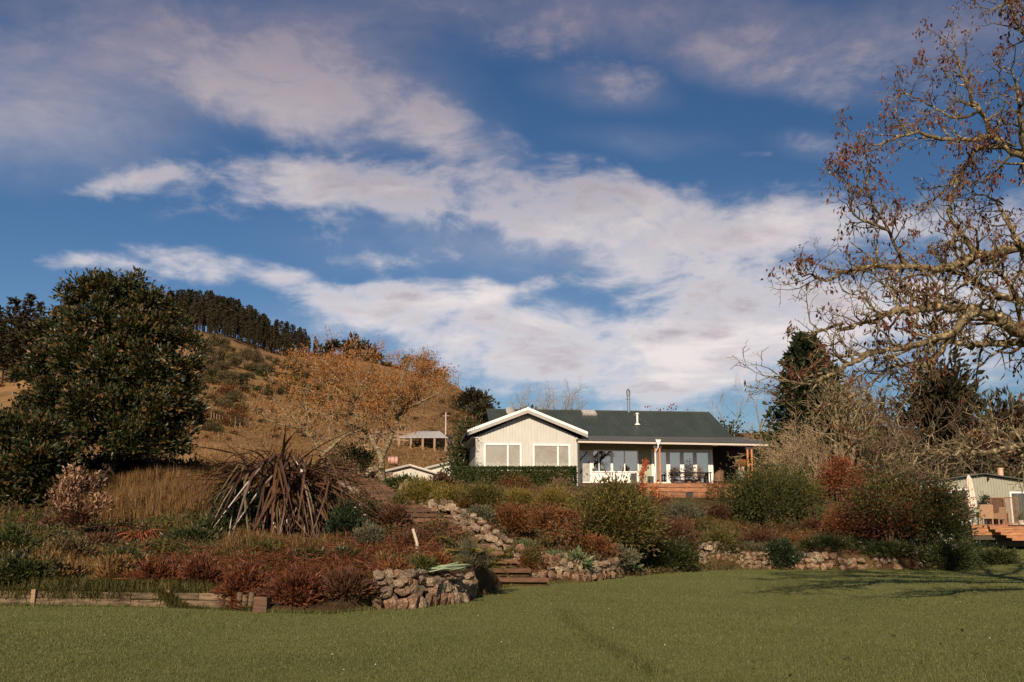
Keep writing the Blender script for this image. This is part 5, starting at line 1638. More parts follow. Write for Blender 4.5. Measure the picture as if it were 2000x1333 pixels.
S_('rust_shrub', 'rusty twig shrub hiding the right end of the deck boards', (1375, 1425, 935, 985), 'rust_leaf', 900, .12, .05, dd=.5)
S_('heath_shrub', 'reddish brown heath like shrub below the big dark bush', (1440, 1525, 1030, 1076), 'maroon_leaf', 2200, .12, .05, dd=.7)
# right hand group
S_('red_shrub', 'bright red orange leaved shrub right of the big dark bush', (1585, 1700, 888, 1000), 'red_leaf', 3400, .15, .075, dd=.6, Y=55.5)
S_('red_shrub', 'dark red shrub low beside the gap of yellow leaves', (1600, 1700, 985, 1062), 'rust_leaf', 3600, .13, .06, dd=.6)
S_('brown_bush', 'tall brown green bush left of the cottage', (1660, 1810, 905, 1090), 'brown_dead_leaf', 5200, .15, .06, dd=.7, extra=('green_leaf', 5200, .15, .06, 'green_leaves'))
S_('brown_bush', 'massive dark bush screening the cottage deck', (1750, 1902, 930, 1108), 'dark_leaf', 11000, .15, .07, dd=.7, extra=('rust_leaf', 1500, .14, .06, 'rusty_leaves'))
S_('yellow_shrub', 'small lit yellow green shrub between the red shrubs and the dark bush', (1668, 1702, 985, 1035), 'chartreuse_leaf', 700, .15, .07, dd=.6, Y=49.5)
S_('low_shrub', 'low dark shrub on the right wall top below the red shrub', (1555, 1690, 1046, 1100), 'dark_leaf', 3800, .13, .06, dd=.6)
S_('low_shrub', 'dark low shrub at the shaded lawn edge far right', (1680, 1800, 1055, 1115), 'dark_leaf', 3600, .14, .06, dd=.6)
S_('low_shrub', 'dark shrub at the bank corner before the cottage lawn', (1790, 1925, 1052, 1116), 'dark_leaf', 4200, .14, .06, dd=.6)
S_('low_shrub', 'dark shrub on the cottage lawn right of the bank corner', (1905, 1995, 1068, 1112), 'dark_leaf', 2600, .14, .06, dd=.6, Y=49)
S_('ivy', 'dark blue green ivy hanging over the right stone wall', (1498, 1560, 1046, 1114), 'ivy_leaf', 2600, .13, .09, dd=.55, stems=3)
# rounded little bushes near the steps
S_('dome_shrub', 'small rounded mint green shrub above the lower wall', (1000, 1048, 1052, 1085), 'mint_leaf', 1500, .10, .035, dd=.9, stems=3, rough=.06)
S_('dome_shrub', 'mint green tuft spilling beside the pale rock', (1060, 1112, 1074, 1106), 'mint_leaf', 1500, .10, .035, dd=.8, stems=3, rough=.06)
S_('dome_shrub', 'dark rusty dome shrub hanging beside the lowest steps', (1015, 1068, 1068, 1128), 'rust_leaf', 2200, .11, .035, dd=.8, stems=3, rough=.06, extra=('green_leaf', 1400, .11, .035, 'green_leaves'))
S_('acanthus', 'broad leaved grey green plant hanging over the low wall left', (1108, 1146, 1082, 1122), 'mint_leaf', 180, .30, .12, dd=.8, stems=0, up=.2)
S_('acanthus', 'broad leaved grey green plant at the low wall right', (1205, 1246, 1078, 1124), 'mint_leaf', 200, .30, .12, dd=.8, stems=0, up=.2)
# lavender like tangle and shrubs by the steps
S_('lavender_bush', 'grey brown upright twiggy bush beside the hose and steps', (880, 955, 1060, 1150), 'grey_leaf', 2600, .15, .02, dd=.8, up=1.3, stems=40)
S_('grey_shrub', 'pale grey green shrub between flax and steps', (690, 745, 1020, 1082), 'grey_leaf', 2400, .12, .035, dd=.8, up=.8)
S_('perennials', 'dark maroon seed head perennials left of the upper steps', (738, 800, 985, 1040), 'maroon_leaf', 2200, .12, .05, dd=.7, up=.5)
S_('perennials', 'brownish green perennials below the upper rock wall', (690, 772, 978, 1036), 'scrub_leaf', 2600, .13, .05, dd=.7, up=.5)
S_('perennials', 'red brown low plants around the leaning stake', (770, 850, 1040, 1082), 'maroon_leaf', 2200, .12, .05, dd=.7)
S_('perennials', 'rusty low plants beside the stone wall between stake and steps', (826, 880, 1080, 1112), 'rust_leaf', 1100, .11, .05, dd=.7)
S_('evergreen_shrub', 'near black green shrub right behind the flax', (640, 712, 985, 1062), 'ivy_leaf', 3200, .13, .08, dd=.8)
S_('evergreen_shrub', 'dark glossy shrub nestled under the flax on its left', (415, 520, 945, 1046), 'ivy_leaf', 3800, .13, .08, dd=.7)
S_('evergreen_shrub', 'dark shrub left of the glossy one, low on the grass', (385, 460, 1005, 1052), 'dark_leaf', 1900, .13, .06, dd=.7)
S_('dark_shrub', 'black green shrub behind the flax at the foot of the leaning tree', (640, 728, 852, 925), 'dark_leaf', 3000, .16, .08, dd=.8, Y=55)
S_('twiggy_shrub', 'brown leafless shrub right of the flax top', (630, 715, 880, 960), 'pale_dry', 700, .14, .03, dd=.6, stems=40, up=.9)
S_('pale_shrub', 'pale dry shrub under the magnolia, left one', (188, 236, 866, 915), 'pale_dry', 1200, .16, .05, Y=46, dd=.8, stems=12, up=.8)
S_('pale_shrub', 'wide pale dry shrub under the magnolia crown', (246, 340, 862, 920), 'pale_dry', 2600, .16, .05, Y=46, dd=.6, stems=14, up=.8)
S_('dark_shrub', 'dark low evergreen running below the pale dry shrubs', (120, 300, 885, 935), 'ivy_leaf', 4000, .17, .09, Y=43.5, dd=.4)
S_('dark_shrub', 'low dark evergreen at the right foot of the magnolia', (280, 420, 895, 940), 'dark_leaf', 3200, .17, .08, Y=44.5, dd=.4)
S_('seed_head_shrub', 'dark shrub tipped with fluffy pinkish seed heads', (80, 195, 930, 1050), 'maroon_leaf', 2200, .14, .05, dd=.6, extra=('pink_seed', 1000, .17, .06, 'seed_heads'), stems=16, up=.9, rough=.4, clumps=34)
for (bx, n, mt, lab) in (((-20, 95, 1080, 1152), 3000, 'dark_leaf', 'dark green shrub low at the left edge above the timber edging'), ((205, 285, 1068, 1135), 2600, 'dark_leaf', 'dark green shrub below the red strap leaved plant'),
                     ((-20, 70, 1025, 1085), 2200, 'green_leaf', 'green brown shrub at the left edge in the grass'), ((90, 180, 1050, 1100), 2000, 'scrub_leaf', 'brown shrub below the pink seed heads')):
    S_('bank_shrub', lab, bx, mt, n, .12, .05, dd=.7)


# --- strap leaved plants: every leaf a part
def strap_mesh(name, L, wd, bend, seg=11):
    """one long folded leaf rising, arching and hanging"""
    pts = [np.zeros(3)]; ang = R(88)
    for k in range(seg):
        t = (k + 1) / seg
        ang -= bend * (.12 * t + 3.6 * math.exp(-((t - .53) / .17) ** 2)) / seg * .86
        pts.append(pts[-1] + np.array([math.cos(ang), 0, math.sin(ang)]) * L / seg)
    pts = np.array(pts)
    tt = np.gradient(pts, axis=0); tt = unit(tt)
    nr = np.stack([-tt[:, 2], 0 * tt[:, 0], tt[:, 0]], 1)
    t = np.linspace(0, 1, seg + 1)
    w_ = wd * (.55 + .45 * np.sin(np.minimum(1, t * 1.7) * math.pi / 2)) * np.clip((1 - t) * 3.2, 0.02, 1)
    v = np.stack([pts + np.array([0, 1, 0]) * w_[:, None] * .5 + nr * w_[:, None] * .22, pts, pts - np.array([0, 1, 0]) * w_[:, None] * .5 + nr * w_[:, None] * .22], 1).reshape(-1, 3)
    q = np.arange(seg)[:, None] * 3
    f = np.concatenate([q + np.array([0, 1, 4, 3]), q + np.array([1, 2, 5, 4])])
    return v, f


def strap_plant(name, label, cat, base, variants, matkey, n, seed, tilt=(5, 38), sc=(.7, 1.15), r0=.25, zs=1.0):
    rng = np.random.default_rng(seed)
    t = thing(name, label, cat, base)
    mes = []
    for vi, (L, wd, bend) in enumerate(variants):
        for c in range(2):
            g = Geo(); v, f = strap_mesh('leaf', L, wd, bend); g.add(v, f, r=rng.uniform(0, 1))
            mes.append(g)
    built = [None] * len(mes)
    for k in range(n):
        i = k % len(mes) if k < len(mes) else int(rng.integers(0, len(mes)))
        if built[i] is None:
            o = mes[i].build('leaf', L_[matkey], t); built[i] = o.data
        else: o = link('leaf', built[i], t)
        a = rng.uniform(0, 6.283)
        rr = rng.uniform(0, r0)
        o.location = (math.cos(a) * rr, math.sin(a) * rr, -.05)
        tl = R(rng.uniform(*tilt))
        o.rotation_euler = (rng.normal() * .22, tl, a + rng.normal() * .25)
        s = rng.uniform(*sc); o.scale = (s, s * rng.uniform(.8, 1.2), s * zs)
    return t


fx_, fy_ = hit(560, 1062)
fb = at(546, fy_ + 1.5)
strap_plant('flax_bush', 'huge bronze flax with long drooping strap leaves on the left bank', 'flax', fb,
            [(5.4, .095, 2.6), (5.0, .10, 1.5), (6.2, .09, 2.7), (4.4, .085, 1.2), (5.6, .105, 2.8), (3.8, .085, 1.0), (6.0, .095, 2.3), (4.8, .09, 1.9)], 'flax_leaf', 295, 11, tilt=(-8, 17), sc=(.42, 1.02), r0=.75, zs=1.13)
fl = bpy.data.objects['flax_bush']
rng = np.random.default_rng(61); g = Geo()
n = 1900; a_ = rng.uniform(0, 6.28, n); rr = .25 + 1.45 * rng.uniform(0, 1, n) ** .7; zz_ = rng.uniform(.5, 3.1, n) * (1.12 - rr / 2.6)
add_leaves(g, np.stack([np.cos(a_) * rr, np.sin(a_) * rr, zz_], 1), np.stack([np.cos(a_) * .35, np.sin(a_) * .35, -1 + 0 * a_], 1) + rng.normal(size=(n, 3)) * .28, .85, .075, rng, fold=.1)
g.build('dead_leaves', L_['flax_leaf'], fl, kind='stuff')
g = Geo()                                        # the many further leaves inside the clump
for k in range(420):
    v, f = strap_mesh('leaf', rng.uniform(3.0, 6.0), rng.uniform(.07, .10), rng.uniform(1.1, 2.9), 9)
    a, tl, s = rng.uniform(0, 6.283), R(rng.uniform(-8, 18)), rng.uniform(.45, 1.0)
    Mx = np.array(Matrix.Translation((math.cos(a) * .5, math.sin(a) * .5, -.05)) @ Matrix.Rotation(a + rng.normal() * .35, 4, 'Z') @ Matrix.Rotation(tl, 4, 'Y') @ Matrix.Rotation(rng.normal() * .25, 4, 'X') @ Matrix.Diagonal((s, s, s * 1.12, 1)))
    g.add(v @ Mx[:3, :3].T + Mx[:3, 3], f, r=rng.uniform(0, 1))
g.build('inner_leaves', L_['flax_leaf'], fl, kind='stuff')
cx_, cy_ = hit(272, 1070)
strap_plant('cordyline', 'low fountain of coral red strap leaves on the left bank', 'strap leaf plant', at(272, cy_ + .2), [(1.25, .055, 1.7), (1.1, .05, 2.1), (1.35, .055, 1.4), (.9, .045, 2.2)], 'cordyline_leaf', 70, 12, tilt=(5, 62), sc=(.7, 1.2), r0=.1)
cx_, cy_ = hit(318, 1090)
strap_plant('green_strap_plant', 'green strap leaved tuft at the lower right of the coral red one', 'strap leaf plant', at(322, cy_ + .1), [(1.0, .04, 1.8), (.9, .04, 2.2), (1.1, .04, 1.4)], 'green_grass', 48, 13, tilt=(5, 60), sc=(.7, 1.1), r0=.08)
cx_, cy_ = hit(400, 1105)
strap_plant('green_strap_plant', 'rounded fountain of fine green leaves left of the flax foot', 'strap leaf plant', at(400, cy_ + .2), [(.9, .025, 2.4), (.8, .022, 2.8), (1.0, .024, 2.0)], 'green_grass', 90, 14, tilt=(5, 60), sc=(.7, 1.1), r0=.1)
cx_, cy_ = hit(1372, 1080)
for k, (px, py, lab) in enumerate(((1372, 1075, 'bright green grassy strap clump on the slope below the deck'), (1350, 1050, 'upright green strap clump higher on the slope below the deck'), (1415, 1092, 'yellow green strap clump just above the right stone wall'))):
    xx, yy_ = hit(px, py)
    strap_plant('lily_clump', lab, 'strap leaf plant', at(px, yy_ + .2), [(1.3, .045, 1.3), (1.1, .04, 1.8), (1.2, .045, 1.0)], 'green_grass', 60, 15 + k, tilt=(2, 50), sc=(.7, 1.15), r0=.3)
xx, yy_ = hit(1750, 1100)
strap_plant('lily_clump', 'shaded strap leaved clump at the lawn edge under the dark bush', 'strap leaf plant', at(1740, yy_ + .2), [(1.2, .045, 1.3), (1.0, .04, 1.8)], 'green_grass', 40, 19, tilt=(2, 50), sc=(.7, 1.15), r0=.2)


# fern beside the hose: fronds are parts
def fern(name, label, base, n, L, seed):
    rng = np.random.default_rng(seed)
    t = thing(name, label, 'fern', base)
    mes = []
    for v_ in range(3):
        g = Geo(); pts = [np.zeros(3)]; ang = R(55)
        for k in range(12):
            ang -= R(5.5 + 2 * v_); pts.append(pts[-1] + np.array([math.cos(ang), 0, math.sin(ang)]) * L / 12)
        pts = np.array(pts); g.tube(pts, np.linspace(.008, .003, 13), 3)
        C, D, Ls = [], [], []
        for k in np.linspace(1.5, 12, 26):
            p = np.array([np.interp(k, range(13), pts[:, i]) for i in range(3)])
            for s in (-1, 1):
                C.append(p); D.append((.45, s, -.1)); Ls.append(.22 * L * math.sin(math.pi * min(1, (k + 1.5) / 13.5)) ** .8 + .02)
        add_leaves(g, np.array(C), np.array(D), np.array(Ls), .035, rng, fold=.05)
        mes.append(g)
    built = [None] * 3
    for k in range(n):
        i = k % 3
        if built[i] is None: o = mes[i].build('frond', L_['chartreuse_leaf'], t); built[i] = o.data
        else: o = link('frond', built[i], t)
        o.rotation_euler = (rng.normal() * .1, rng.uniform(-.2, .25), -2.3 + 4.0 * k / n + rng.normal() * .2)
        s = rng.uniform(.75, 1.15); o.scale = (s, s, s)
    return t
ex, ey_ = lawn_hit(905, 1166)
fern('fern', 'yellow green fern hanging from the stone wall below the hose', (ex, ey_ + .25, H(ex, ey_ + .4) + .05), 11, 1.15, 31)
ex, ey_ = lawn_hit(945, 1158)
fern('fern', 'dark fern with fronds reaching over the lawn at the wall corner', (ex, ey_ + .25, H(ex, ey_ + .4) + .0), 9, 1.0, 32)


# --- grasses and litter of the bank, uncountable
def off_path(q, wid=1.6):
    return path_near(q[:, 0], q[:, 1])[1] > wid


def patch(px_poly, n, clump, rng):
    """n points in tufts inside a patch of ground given by photo corners"""
    w = np.array([hit(*p) for p in px_poly])
    lo, hi = w.min(0), w.max(0)
    out = []
    need = max(1, n // clump)
    while sum(len(o) for o in out) < need:
        q = rng.uniform(lo, hi, (need * 2, 2))
        ins = np.zeros(len(q), bool)
        j = len(w) - 1
        for i in range(len(w)):
            c = ((w[i, 1] > q[:, 1]) != (w[j, 1] > q[:, 1])) & (q[:, 0] < (w[j, 0] - w[i, 0]) * (q[:, 1] - w[i, 1]) / (w[j, 1] - w[i, 1] + 1e-12) + w[i, 0])
            ins ^= c; j = i
        out.append(q[ins & off_path(q)])
    q = np.concatenate(out)[:need]
    q = np.repeat(q, clump, 0) + rng.normal(size=(need * clump, 2)) * .07
    return np.stack([q[:, 0], q[:, 1], Hf(q[:, 0], q[:, 1]) - .02], 1)


def grass(name, mat, polys, h, wd, lean, clump=9):
    g = Geo(); rng = RNG()
    for (poly, n) in polys:
        add_blades(g, patch(poly, n, clump, rng), h, wd, lean, rng)
    return g.build(name, L_[mat], kind='stuff')


grass('tall_dry_grass', 'dry_grass', [([(150, 1015), (440, 1010), (430, 935), (300, 925), (160, 940)], 15000)], .75, .018, .4)
grass('tall_dry_grass', 'dry_grass', [([(60, 1150), (190, 1140), (200, 1090), (70, 1090)], 2600), ([(440, 1120), (600, 1090), (590, 1050), (430, 1060)], 3200), ([(330, 935), (640, 930), (640, 880), (380, 890)], 6000), ([(0, 1165), (60, 1165), (60, 1130), (0, 1130)], 1200), ([(560, 1085), (690, 1085), (680, 1040), (560, 1050)], 2600)], .42, .016, .6)
grass('rough_grass', 'green_grass', [([(-20, 1090), (230, 1080), (220, 1015), (-20, 1010)], 9000), ([(200, 1168), (470, 1172), (460, 1090), (210, 1090)], 7000), ([(330, 1100), (640, 1085), (640, 1040), (340, 1030)], 7000), ([(440, 1100), (690, 1090), (690, 1070), (460, 1075)], 3500), ([(-20, 1172), (470, 1178), (470, 1162), (-20, 1158)], 5000), ([(0, 1160), (210, 1160), (210, 1090), (0, 1090)], 4000)], .28, .014, .7)
grass('rough_grass', 'green_grass', [([(1310, 1085), (1480, 1090), (1430, 1000), (1300, 985)], 8000), ([(1100, 1110), (1280, 1100), (1240, 1040), (1120, 1050)], 4000), ([(1380, 1096), (1560, 1090), (1550, 1060), (1390, 1060)], 3500)], .30, .014, .7)
grass('rough_grass', 'dry_grass', [([(1330, 1080), (1500, 1085), (1430, 1010), (1310, 1000)], 4500), ([(760, 990), (1120, 1010), (1120, 960), (780, 950)], 4500)], .28, .014, .7)


def litter(name, mat, polys, L, wd, hgt):
    """fallen dead fronds and stalks lying in a tangle"""
    g = Geo(); rng = RNG()
    for (poly, n) in polys:
        p = patch(poly, n, 6, rng)
        p[:, 2] += np.abs(rng.normal(size=len(p))) * hgt + .03
        D = rng.normal(size=(len(p), 3)) * np.array([1, 1, .45])
        add_leaves(g, p, D, L, wd, rng, fold=.1)
    return g.build(name, L_[mat], kind='stuff')
litter('dead_bracken', 'bracken', [([(450, 1195), (735, 1192), (735, 1110), (620, 1095), (440, 1120)], 15000), ([(255, 1155), (450, 1160), (440, 1100), (270, 1098)], 4500), ([(640, 1110), (860, 1100), (850, 1060), (660, 1060)], 5000)], .30, .022, .16)
litter('leaf_litter', 'maroon_leaf', [([(560, 1190), (740, 1180), (740, 1080), (580, 1090)], 4000), ([(640, 1080), (880, 1080), (860, 1000), (660, 1000)], 6000), ([(940, 1080), (1110, 1110), (1110, 1040), (940, 1020)], 3000), ([(1420, 1100), (1720, 1105), (1700, 1040), (1440, 1040)], 5000)], .13, .06, .08)
litter('ground_cover', 'scrub_leaf', [([(700, 1000), (1000, 1010), (960, 960), (720, 950)], 3000), ([(1120, 1115), (1400, 1110), (1380, 1020), (1150, 1030)], 6000), ([(1600, 1105), (1880, 1108), (1850, 1030), (1620, 1030)], 5000), ([(-10, 1120), (300, 1120), (300, 1030), (-10, 1030)], 4000), ([(300, 1010), (700, 1040), (700, 940), (420, 930)], 5000)], .15, .07, .10)

def LHE(px):
    return lawn_hit(px, np.interp(px, [-140, 0, 300, 520], [1183, 1184.5, 1187, 1196]))


# low growth over the whole bank, between the plants that can be told apart
BANK = [(-60, 1165), (460, 1168), (735, 1170), (930, 1135), (1010, 1118), (1240, 1100), (1500, 1095), (1760, 1095), (1800, 1050), (1480, 985), (1130, 985), (760, 950), (640, 915), (300, 930), (-60, 1000)]
g = Geo(); rng = RNG()
for mt, n, L, wd, hg in (('olive_leaf', 30000, .13, .05, .13), ('green_leaf', 26000, .13, .055, .11), ('rust_leaf', 22000, .12, .045, .13), ('scrub_leaf', 22000, .14, .055, .12)):
    g = Geo()
    p = patch(BANK, n, 22, rng)
    p[:, :2] += rng.normal(size=(len(p), 2)) * .09
    p[:, 2] = Hf(p[:, 0], p[:, 1]) + np.abs(rng.normal(size=len(p))) * hg
    add_leaves(g, p, rng.normal(size=(len(p), 3)) * .7 + np.array([0, -.1, .6]), L, wd, rng)
    g.build('undergrowth', L_[mt], kind='stuff')
grass('rough_grass', 'green_grass', [(BANK, 26000)], .22, .013, .7, 14)
grass('rough_grass', 'dry_grass', [(BANK, 16000)], .26, .013, .7, 14)
# grass hanging over the timber edging
g = Geo(); rng = RNG()
for c0, c1, n in ((-60, 60, 1300), (80, 130, 400), (150, 200, 500), (215, 260, 500), (300, 345, 620), (355, 405, 700), (430, 500, 520), (60, 480, 1500)):
    px = rng.uniform(c0, c1, n)
    q = np.array([LHE(a) for a in px])
    z = Hf(q[:, 0], q[:, 1] + .3)
    add_blades(g, np.stack([q[:, 0], q[:, 1] + rng.uniform(-.06, .12, n), z - .05 - rng.uniform(0, .25, n)], 1), .20, .012, 1.3, rng, leandir=(0, -.9, 0))
g.build('hanging_grass', L_['green_grass'], kind='stuff')

# more shrubs that knit the bank together
MORE = [((255, 350, 1092, 1152), 'bracken', 2200, 'rust red mound of dead fern above the timber edging, left one'), ((345, 430, 1088, 1155), 'brown_dead_leaf', 2200, 'rust red mound of dead fern above the timber edging, middle one'), ((430, 520, 1100, 1180), 'bracken', 2600, 'rust red mound of dead fern beside the log posts'),
        ((530, 620, 1112, 1195), 'brown_dead_leaf', 2400, 'dark red brown mound at the lawn edge right of the timber block'), ((630, 722, 1118, 1190), 'maroon_leaf', 2400, 'dark red brown mound touching the boulder wall end'), ((560, 640, 1070, 1110), 'dark_leaf', 1600, 'low dark green shrub among the dead bracken'),
        ((480, 560, 1062, 1100), 'olive_leaf', 1600, 'low olive shrub below the flax foot'), ((640, 700, 1072, 1112), 'dark_leaf', 1300, 'small dark green shrub left of the leaning stake'), ((180, 262, 1098, 1150), 'dry_grass', 1500, 'golden grassy mound left of the dead fern'),
        ((60, 150, 1085, 1142), 'dry_grass', 1700, 'golden grassy mound near the left end of the edging'), ((150, 235, 1042, 1080), 'maroon_leaf', 1500, 'low brown maroon shrub left of the coral strap leaves'), ((-20, 60, 1112, 1165), 'dark_leaf', 1500, 'low dark shrub in the bottom left corner of the bank'),
        ((330, 420, 1030, 1066), 'dark_leaf', 1500, 'low dark green shrub right of the coral strap leaves'), ((1290, 1372, 1015, 1062), 'rust_leaf', 2000, 'rusty shrub on the slope below the deck'), ((1365, 1440, 1030, 1078), 'olive_leaf', 2000, 'olive shrub under the big dark bush on its left'),
        ((1440, 1510, 1062, 1100), 'grey_leaf', 1500, 'grey green mound above the sunlit wall'), ((1372, 1440, 1070, 1100), 'green_leaf', 1400, 'green mound above the left end of the sunlit wall'), ((1120, 1200, 1040, 1090), 'rust_leaf', 2200, 'rusty shrub left of the round olive bush foot'),
        ((1560, 1640, 1010, 1050), 'maroon_leaf', 1800, 'brown maroon shrub at the right foot of the big dark bush'), ((1520, 1600, 1040, 1070), 'rust_leaf', 1300, 'orange brown low shrub above the ivy'), ((880, 945, 975, 1004), 'rust_leaf', 1700, 'orange tinted low shrub below the yellow green row'),
        ((760, 800, 965, 1000), 'olive_leaf', 900, 'olive tuft beside the upper steps'), ((985, 1020, 1072, 1100), 'olive_leaf', 700, 'olive tuft at the lower end of the steps wall'),
        ((735, 800, 1098, 1130), 'rust_leaf', 1100, 'rusty tuft growing on the boulder wall end'), ((800, 850, 1092, 1124), 'green_leaf', 900, 'green tuft behind the coiled hose'), ((730, 770, 1085, 1120), 'dry_grass', 700, 'straw coloured tuft at the left of the boulder wall')]
for bx, mt, n, lab in MORE:
    nm = 'fern_mound' if 'fern' in lab or 'mound' in lab else ('grass_tuft' if 'tuft' in lab else 'low_shrub')
    S_(nm, lab, bx, mt, n, .14, .045, dd=.7, rough=.3, up=.5)

# ================================================================ stones, steps, edging
def rock_mesh(seed, flat=.75):
    rng = np.random.default_rng(seed)
    t = (1 + 5 ** .5) / 2
    v = unit(np.array([(-1, t, 0), (1, t, 0), (-1, -t, 0), (1, -t, 0), (0, -1, t), (0, 1, t), (0, -1, -t), (0, 1, -t), (t, 0, -1), (t, 0, 1), (-t, 0, -1), (-t, 0, 1)]))
    f = [(0, 11, 5), (0, 5, 1), (0, 1, 7), (0, 7, 10), (0, 10, 11), (1, 5, 9), (5, 11, 4), (11, 10, 2), (10, 7, 6), (7, 1, 8), (3, 9, 4), (3, 4, 2), (3, 2, 6), (3, 6, 8), (3, 8, 9), (4, 9, 5), (2, 4, 11), (6, 2, 10), (8, 6, 7), (9, 8, 1)]
    v = list(map(np.array, v)); cache = {}; nf = []
    def mid(a, b):
        k = (min(a, b), max(a, b))
        if k not in cache: v.append(unit(v[a] + v[b])); cache[k] = len(v) - 1
        return cache[k]
    for a, b, c in f:
        ab, bc, ca = mid(a, b), mid(b, c), mid(c, a)
        nf += [(a, ab, ca), (b, bc, ab), (c, ca, bc), (ab, bc, ca)]
    v = np.array(v)
    v = np.sign(v) * np.abs(v) ** .64                      # blockier than a ball
    d = rng.normal(size=(len(v), 3)) * .09
    for _ in range(5):                                     # a few chopped faces
        n = unit(rng.normal(size=3)); s = v @ n
        v = v - np.outer(np.maximum(0, s - .56), n)
    v = (v + d) * np.array([.5, .5, .5 * flat])
    g = Geo(); g.add(v, None, nf)
    return g
RK = {}
for key in ('rock', 'rock_red'):
    RK[key] = []
    for k in range(7):
        o = rock_mesh(500 + k + (50 if key == 'rock_red' else 0)).build('stone', M[key])
        RK[key].append(o.data); bpy.data.objects.remove(o)


def stone(t, loc, size, key, rng, name='stone'):
    o = link(name, RK[key][int(rng.integers(0, 7))], t)
    o.location = loc
    o.scale = size
    o.rotation_euler = (rng.normal() * .18, rng.normal() * .18, rng.uniform(-.5, .5) + (math.pi if rng.uniform() < .5 else 0))
    return o


def stone_wall(name, label, foot, height, sz, seed, red=.3, redlow=.0, setback=.25, gap=0.0, upright=0.0):
    """courses of separate rocks along a foot line of ground points"""
    rng = np.random.default_rng(seed)
    line = np.array([(p[0], p[1]) for p in foot]); s = np.concatenate([[0], np.cumsum(np.linalg.norm(np.diff(line, axis=0), axis=1))])
    t = thing(name, label, 'stone wall', (line[0, 0], line[0, 1], float(Hf(line[0, 0], line[0, 1]))))
    o0 = np.array(t.location)
    z = 0.0; course = 0
    hf = height if callable(height) else (lambda q: height)
    while z < max(hf(q) for q in np.linspace(0, 1, 9)):
        a = -rng.uniform(0, .3) * sz
        ch = sz * rng.uniform(.62, .9) * (1.35 if course == 0 else 1)
        while a < s[-1]:
            w = sz * rng.uniform(.65, 1.6)
            q = (a + w / 2) / s[-1]
            x = np.interp(a + w / 2, s, line[:, 0]); y = np.interp(a + w / 2, s, line[:, 1])
            if 0 <= q <= 1 and z < hf(q) - ch * .3 and rng.uniform() > gap:
                i = min(len(line) - 2, max(0, int(np.searchsorted(s, a + w / 2)) - 1))
                dr = unit(line[i + 1] - line[i]); nr = np.array([-dr[1], dr[0]])
                if nr[1] < 0: nr = -nr
                x2, y2 = np.array([x, y]) + nr * (setback * z + rng.normal() * .04 + .05)
                zg = float(lawn_z(x, y)) if True else 0
                zg = float(Hf(x, y - .02))
                key = 'rock_red' if rng.uniform() < (redlow if course == 0 else red) else 'rock'
                hh = ch * rng.uniform(.9, 1.3) * (1 + upright * (rng.uniform() < .4))
                o = stone(t, np.array([x2, y2, zg + z + ch * .45]) - o0, (w * 1.12, sz * rng.uniform(.8, 1.2), hh / .75 * 1.1), key, rng)
                o.rotation_euler[2] += math.atan2(dr[1], dr[0])
            a += w
        z += ch; course += 1
    return t


LH = lawn_hit
stone_wall('rock_wall', 'lichened boulder wall end at the lawn under the coiled hose', [LH(734, 1191), LH(790, 1190), LH(850, 1184), LH(900, 1176), LH(932, 1166)], lambda q: .78 - .25 * q, .25, 41, red=.15, redlow=.7, setback=.12, upright=.3)
stone_wall('rock_wall', 'low stone wall with big reddish stones right of the lowest steps', [LH(1052, 1138), LH(1075, 1138), LH(1140, 1137), LH(1200, 1130), LH(1240, 1121)], lambda q: .78 - .35 * q - .3 * (q > .2) * (q < .3), .26, 42, red=.3, redlow=1.0, setback=.15, upright=.4)
stone_wall('rock_wall', 'sunlit low wall of pale and pinkish stones left of the ivy', [LH(1368, 1114.5), LH(1430, 1113.5), LH(1512, 1112.5)], .80, .25, 43, red=.15, redlow=.8, setback=.15)
stone_wall('rock_wall', 'shaded low wall of reddish stones right of the ivy', [LH(1512, 1112.5), LH(1580, 1112.5), LH(1660, 1112.2), LH(1760, 1112)], lambda q: .75 - .3 * q, .30, 44, red=.5, redlow=1.0, setback=.15, gap=.08)
bx0 = LH(1090, 1137.5)
t = thing('pale_rocks', 'small heap of pale rocks on top of the low wall beside the mint tuft', 'rocks', (bx0[0], bx0[1] + .5, H(bx0[0], bx0[1] + .6)))
rng = np.random.default_rng(45)
for k in range(12):
    stone(t, (rng.uniform(-.15, .65), rng.uniform(-.35, .25), .05 + .1 * (k // 4)), tuple(rng.uniform(.22, .36, 3)), 'rock', rng)

# --- steps climbing to the upper left
S0, S1 = STEP0, STEP1
NS = 24
st = thing('garden_steps', 'long flight of red brown sleeper steps climbing the bank between rock walls', 'steps', (S0[0], S0[1], float(Hf(*S0))))
rng = np.random.default_rng(46)
dirv = unit(S1 - S0); nrm2 = np.array([dirv[1], -dirv[0]])
def path(t):
    p = S0 + (S1 - S0) * t
    p = p + nrm2 * .9 * math.sin(t * math.pi) * -1.0
    return p
ang = math.atan2(dirv[1], dirv[0]) - math.pi / 2
stepz = []
for k in range(NS):
    p = path((k + .0) / NS)
    z = STEP_Z0 + STEP_RISE * (k + 1) / NS + .55 * math.sin((k + .5) / NS * math.pi) - .02
    stepz.append(z)
    g = Geo(); hw_ = rng.uniform(.85, .98) - .32 * k / NS
    g.box(-hw_, hw_, -.06, .07, -.135, 0); o = g.build('riser', M['riser'], st)
    o.location = (p[0] - S0[0], p[1] - S0[1], z - st.location.z); o.rotation_euler = (0, rng.normal() * .01, ang * .55)
    g = Geo(); g.box(-hw_ + .02, hw_ - .02, .072, 1.05, -.33, -.02); g.build('tread', M['soil'], o)
g = Geo(); n = 4200
q = rng.uniform(.02, 1, n); pp_ = np.array([path(a) for a in q]) + np.outer(rng.uniform(-1.2, .95, n), nrm2)
k_ = np.minimum(NS - 1, np.floor(q * NS).astype(int))
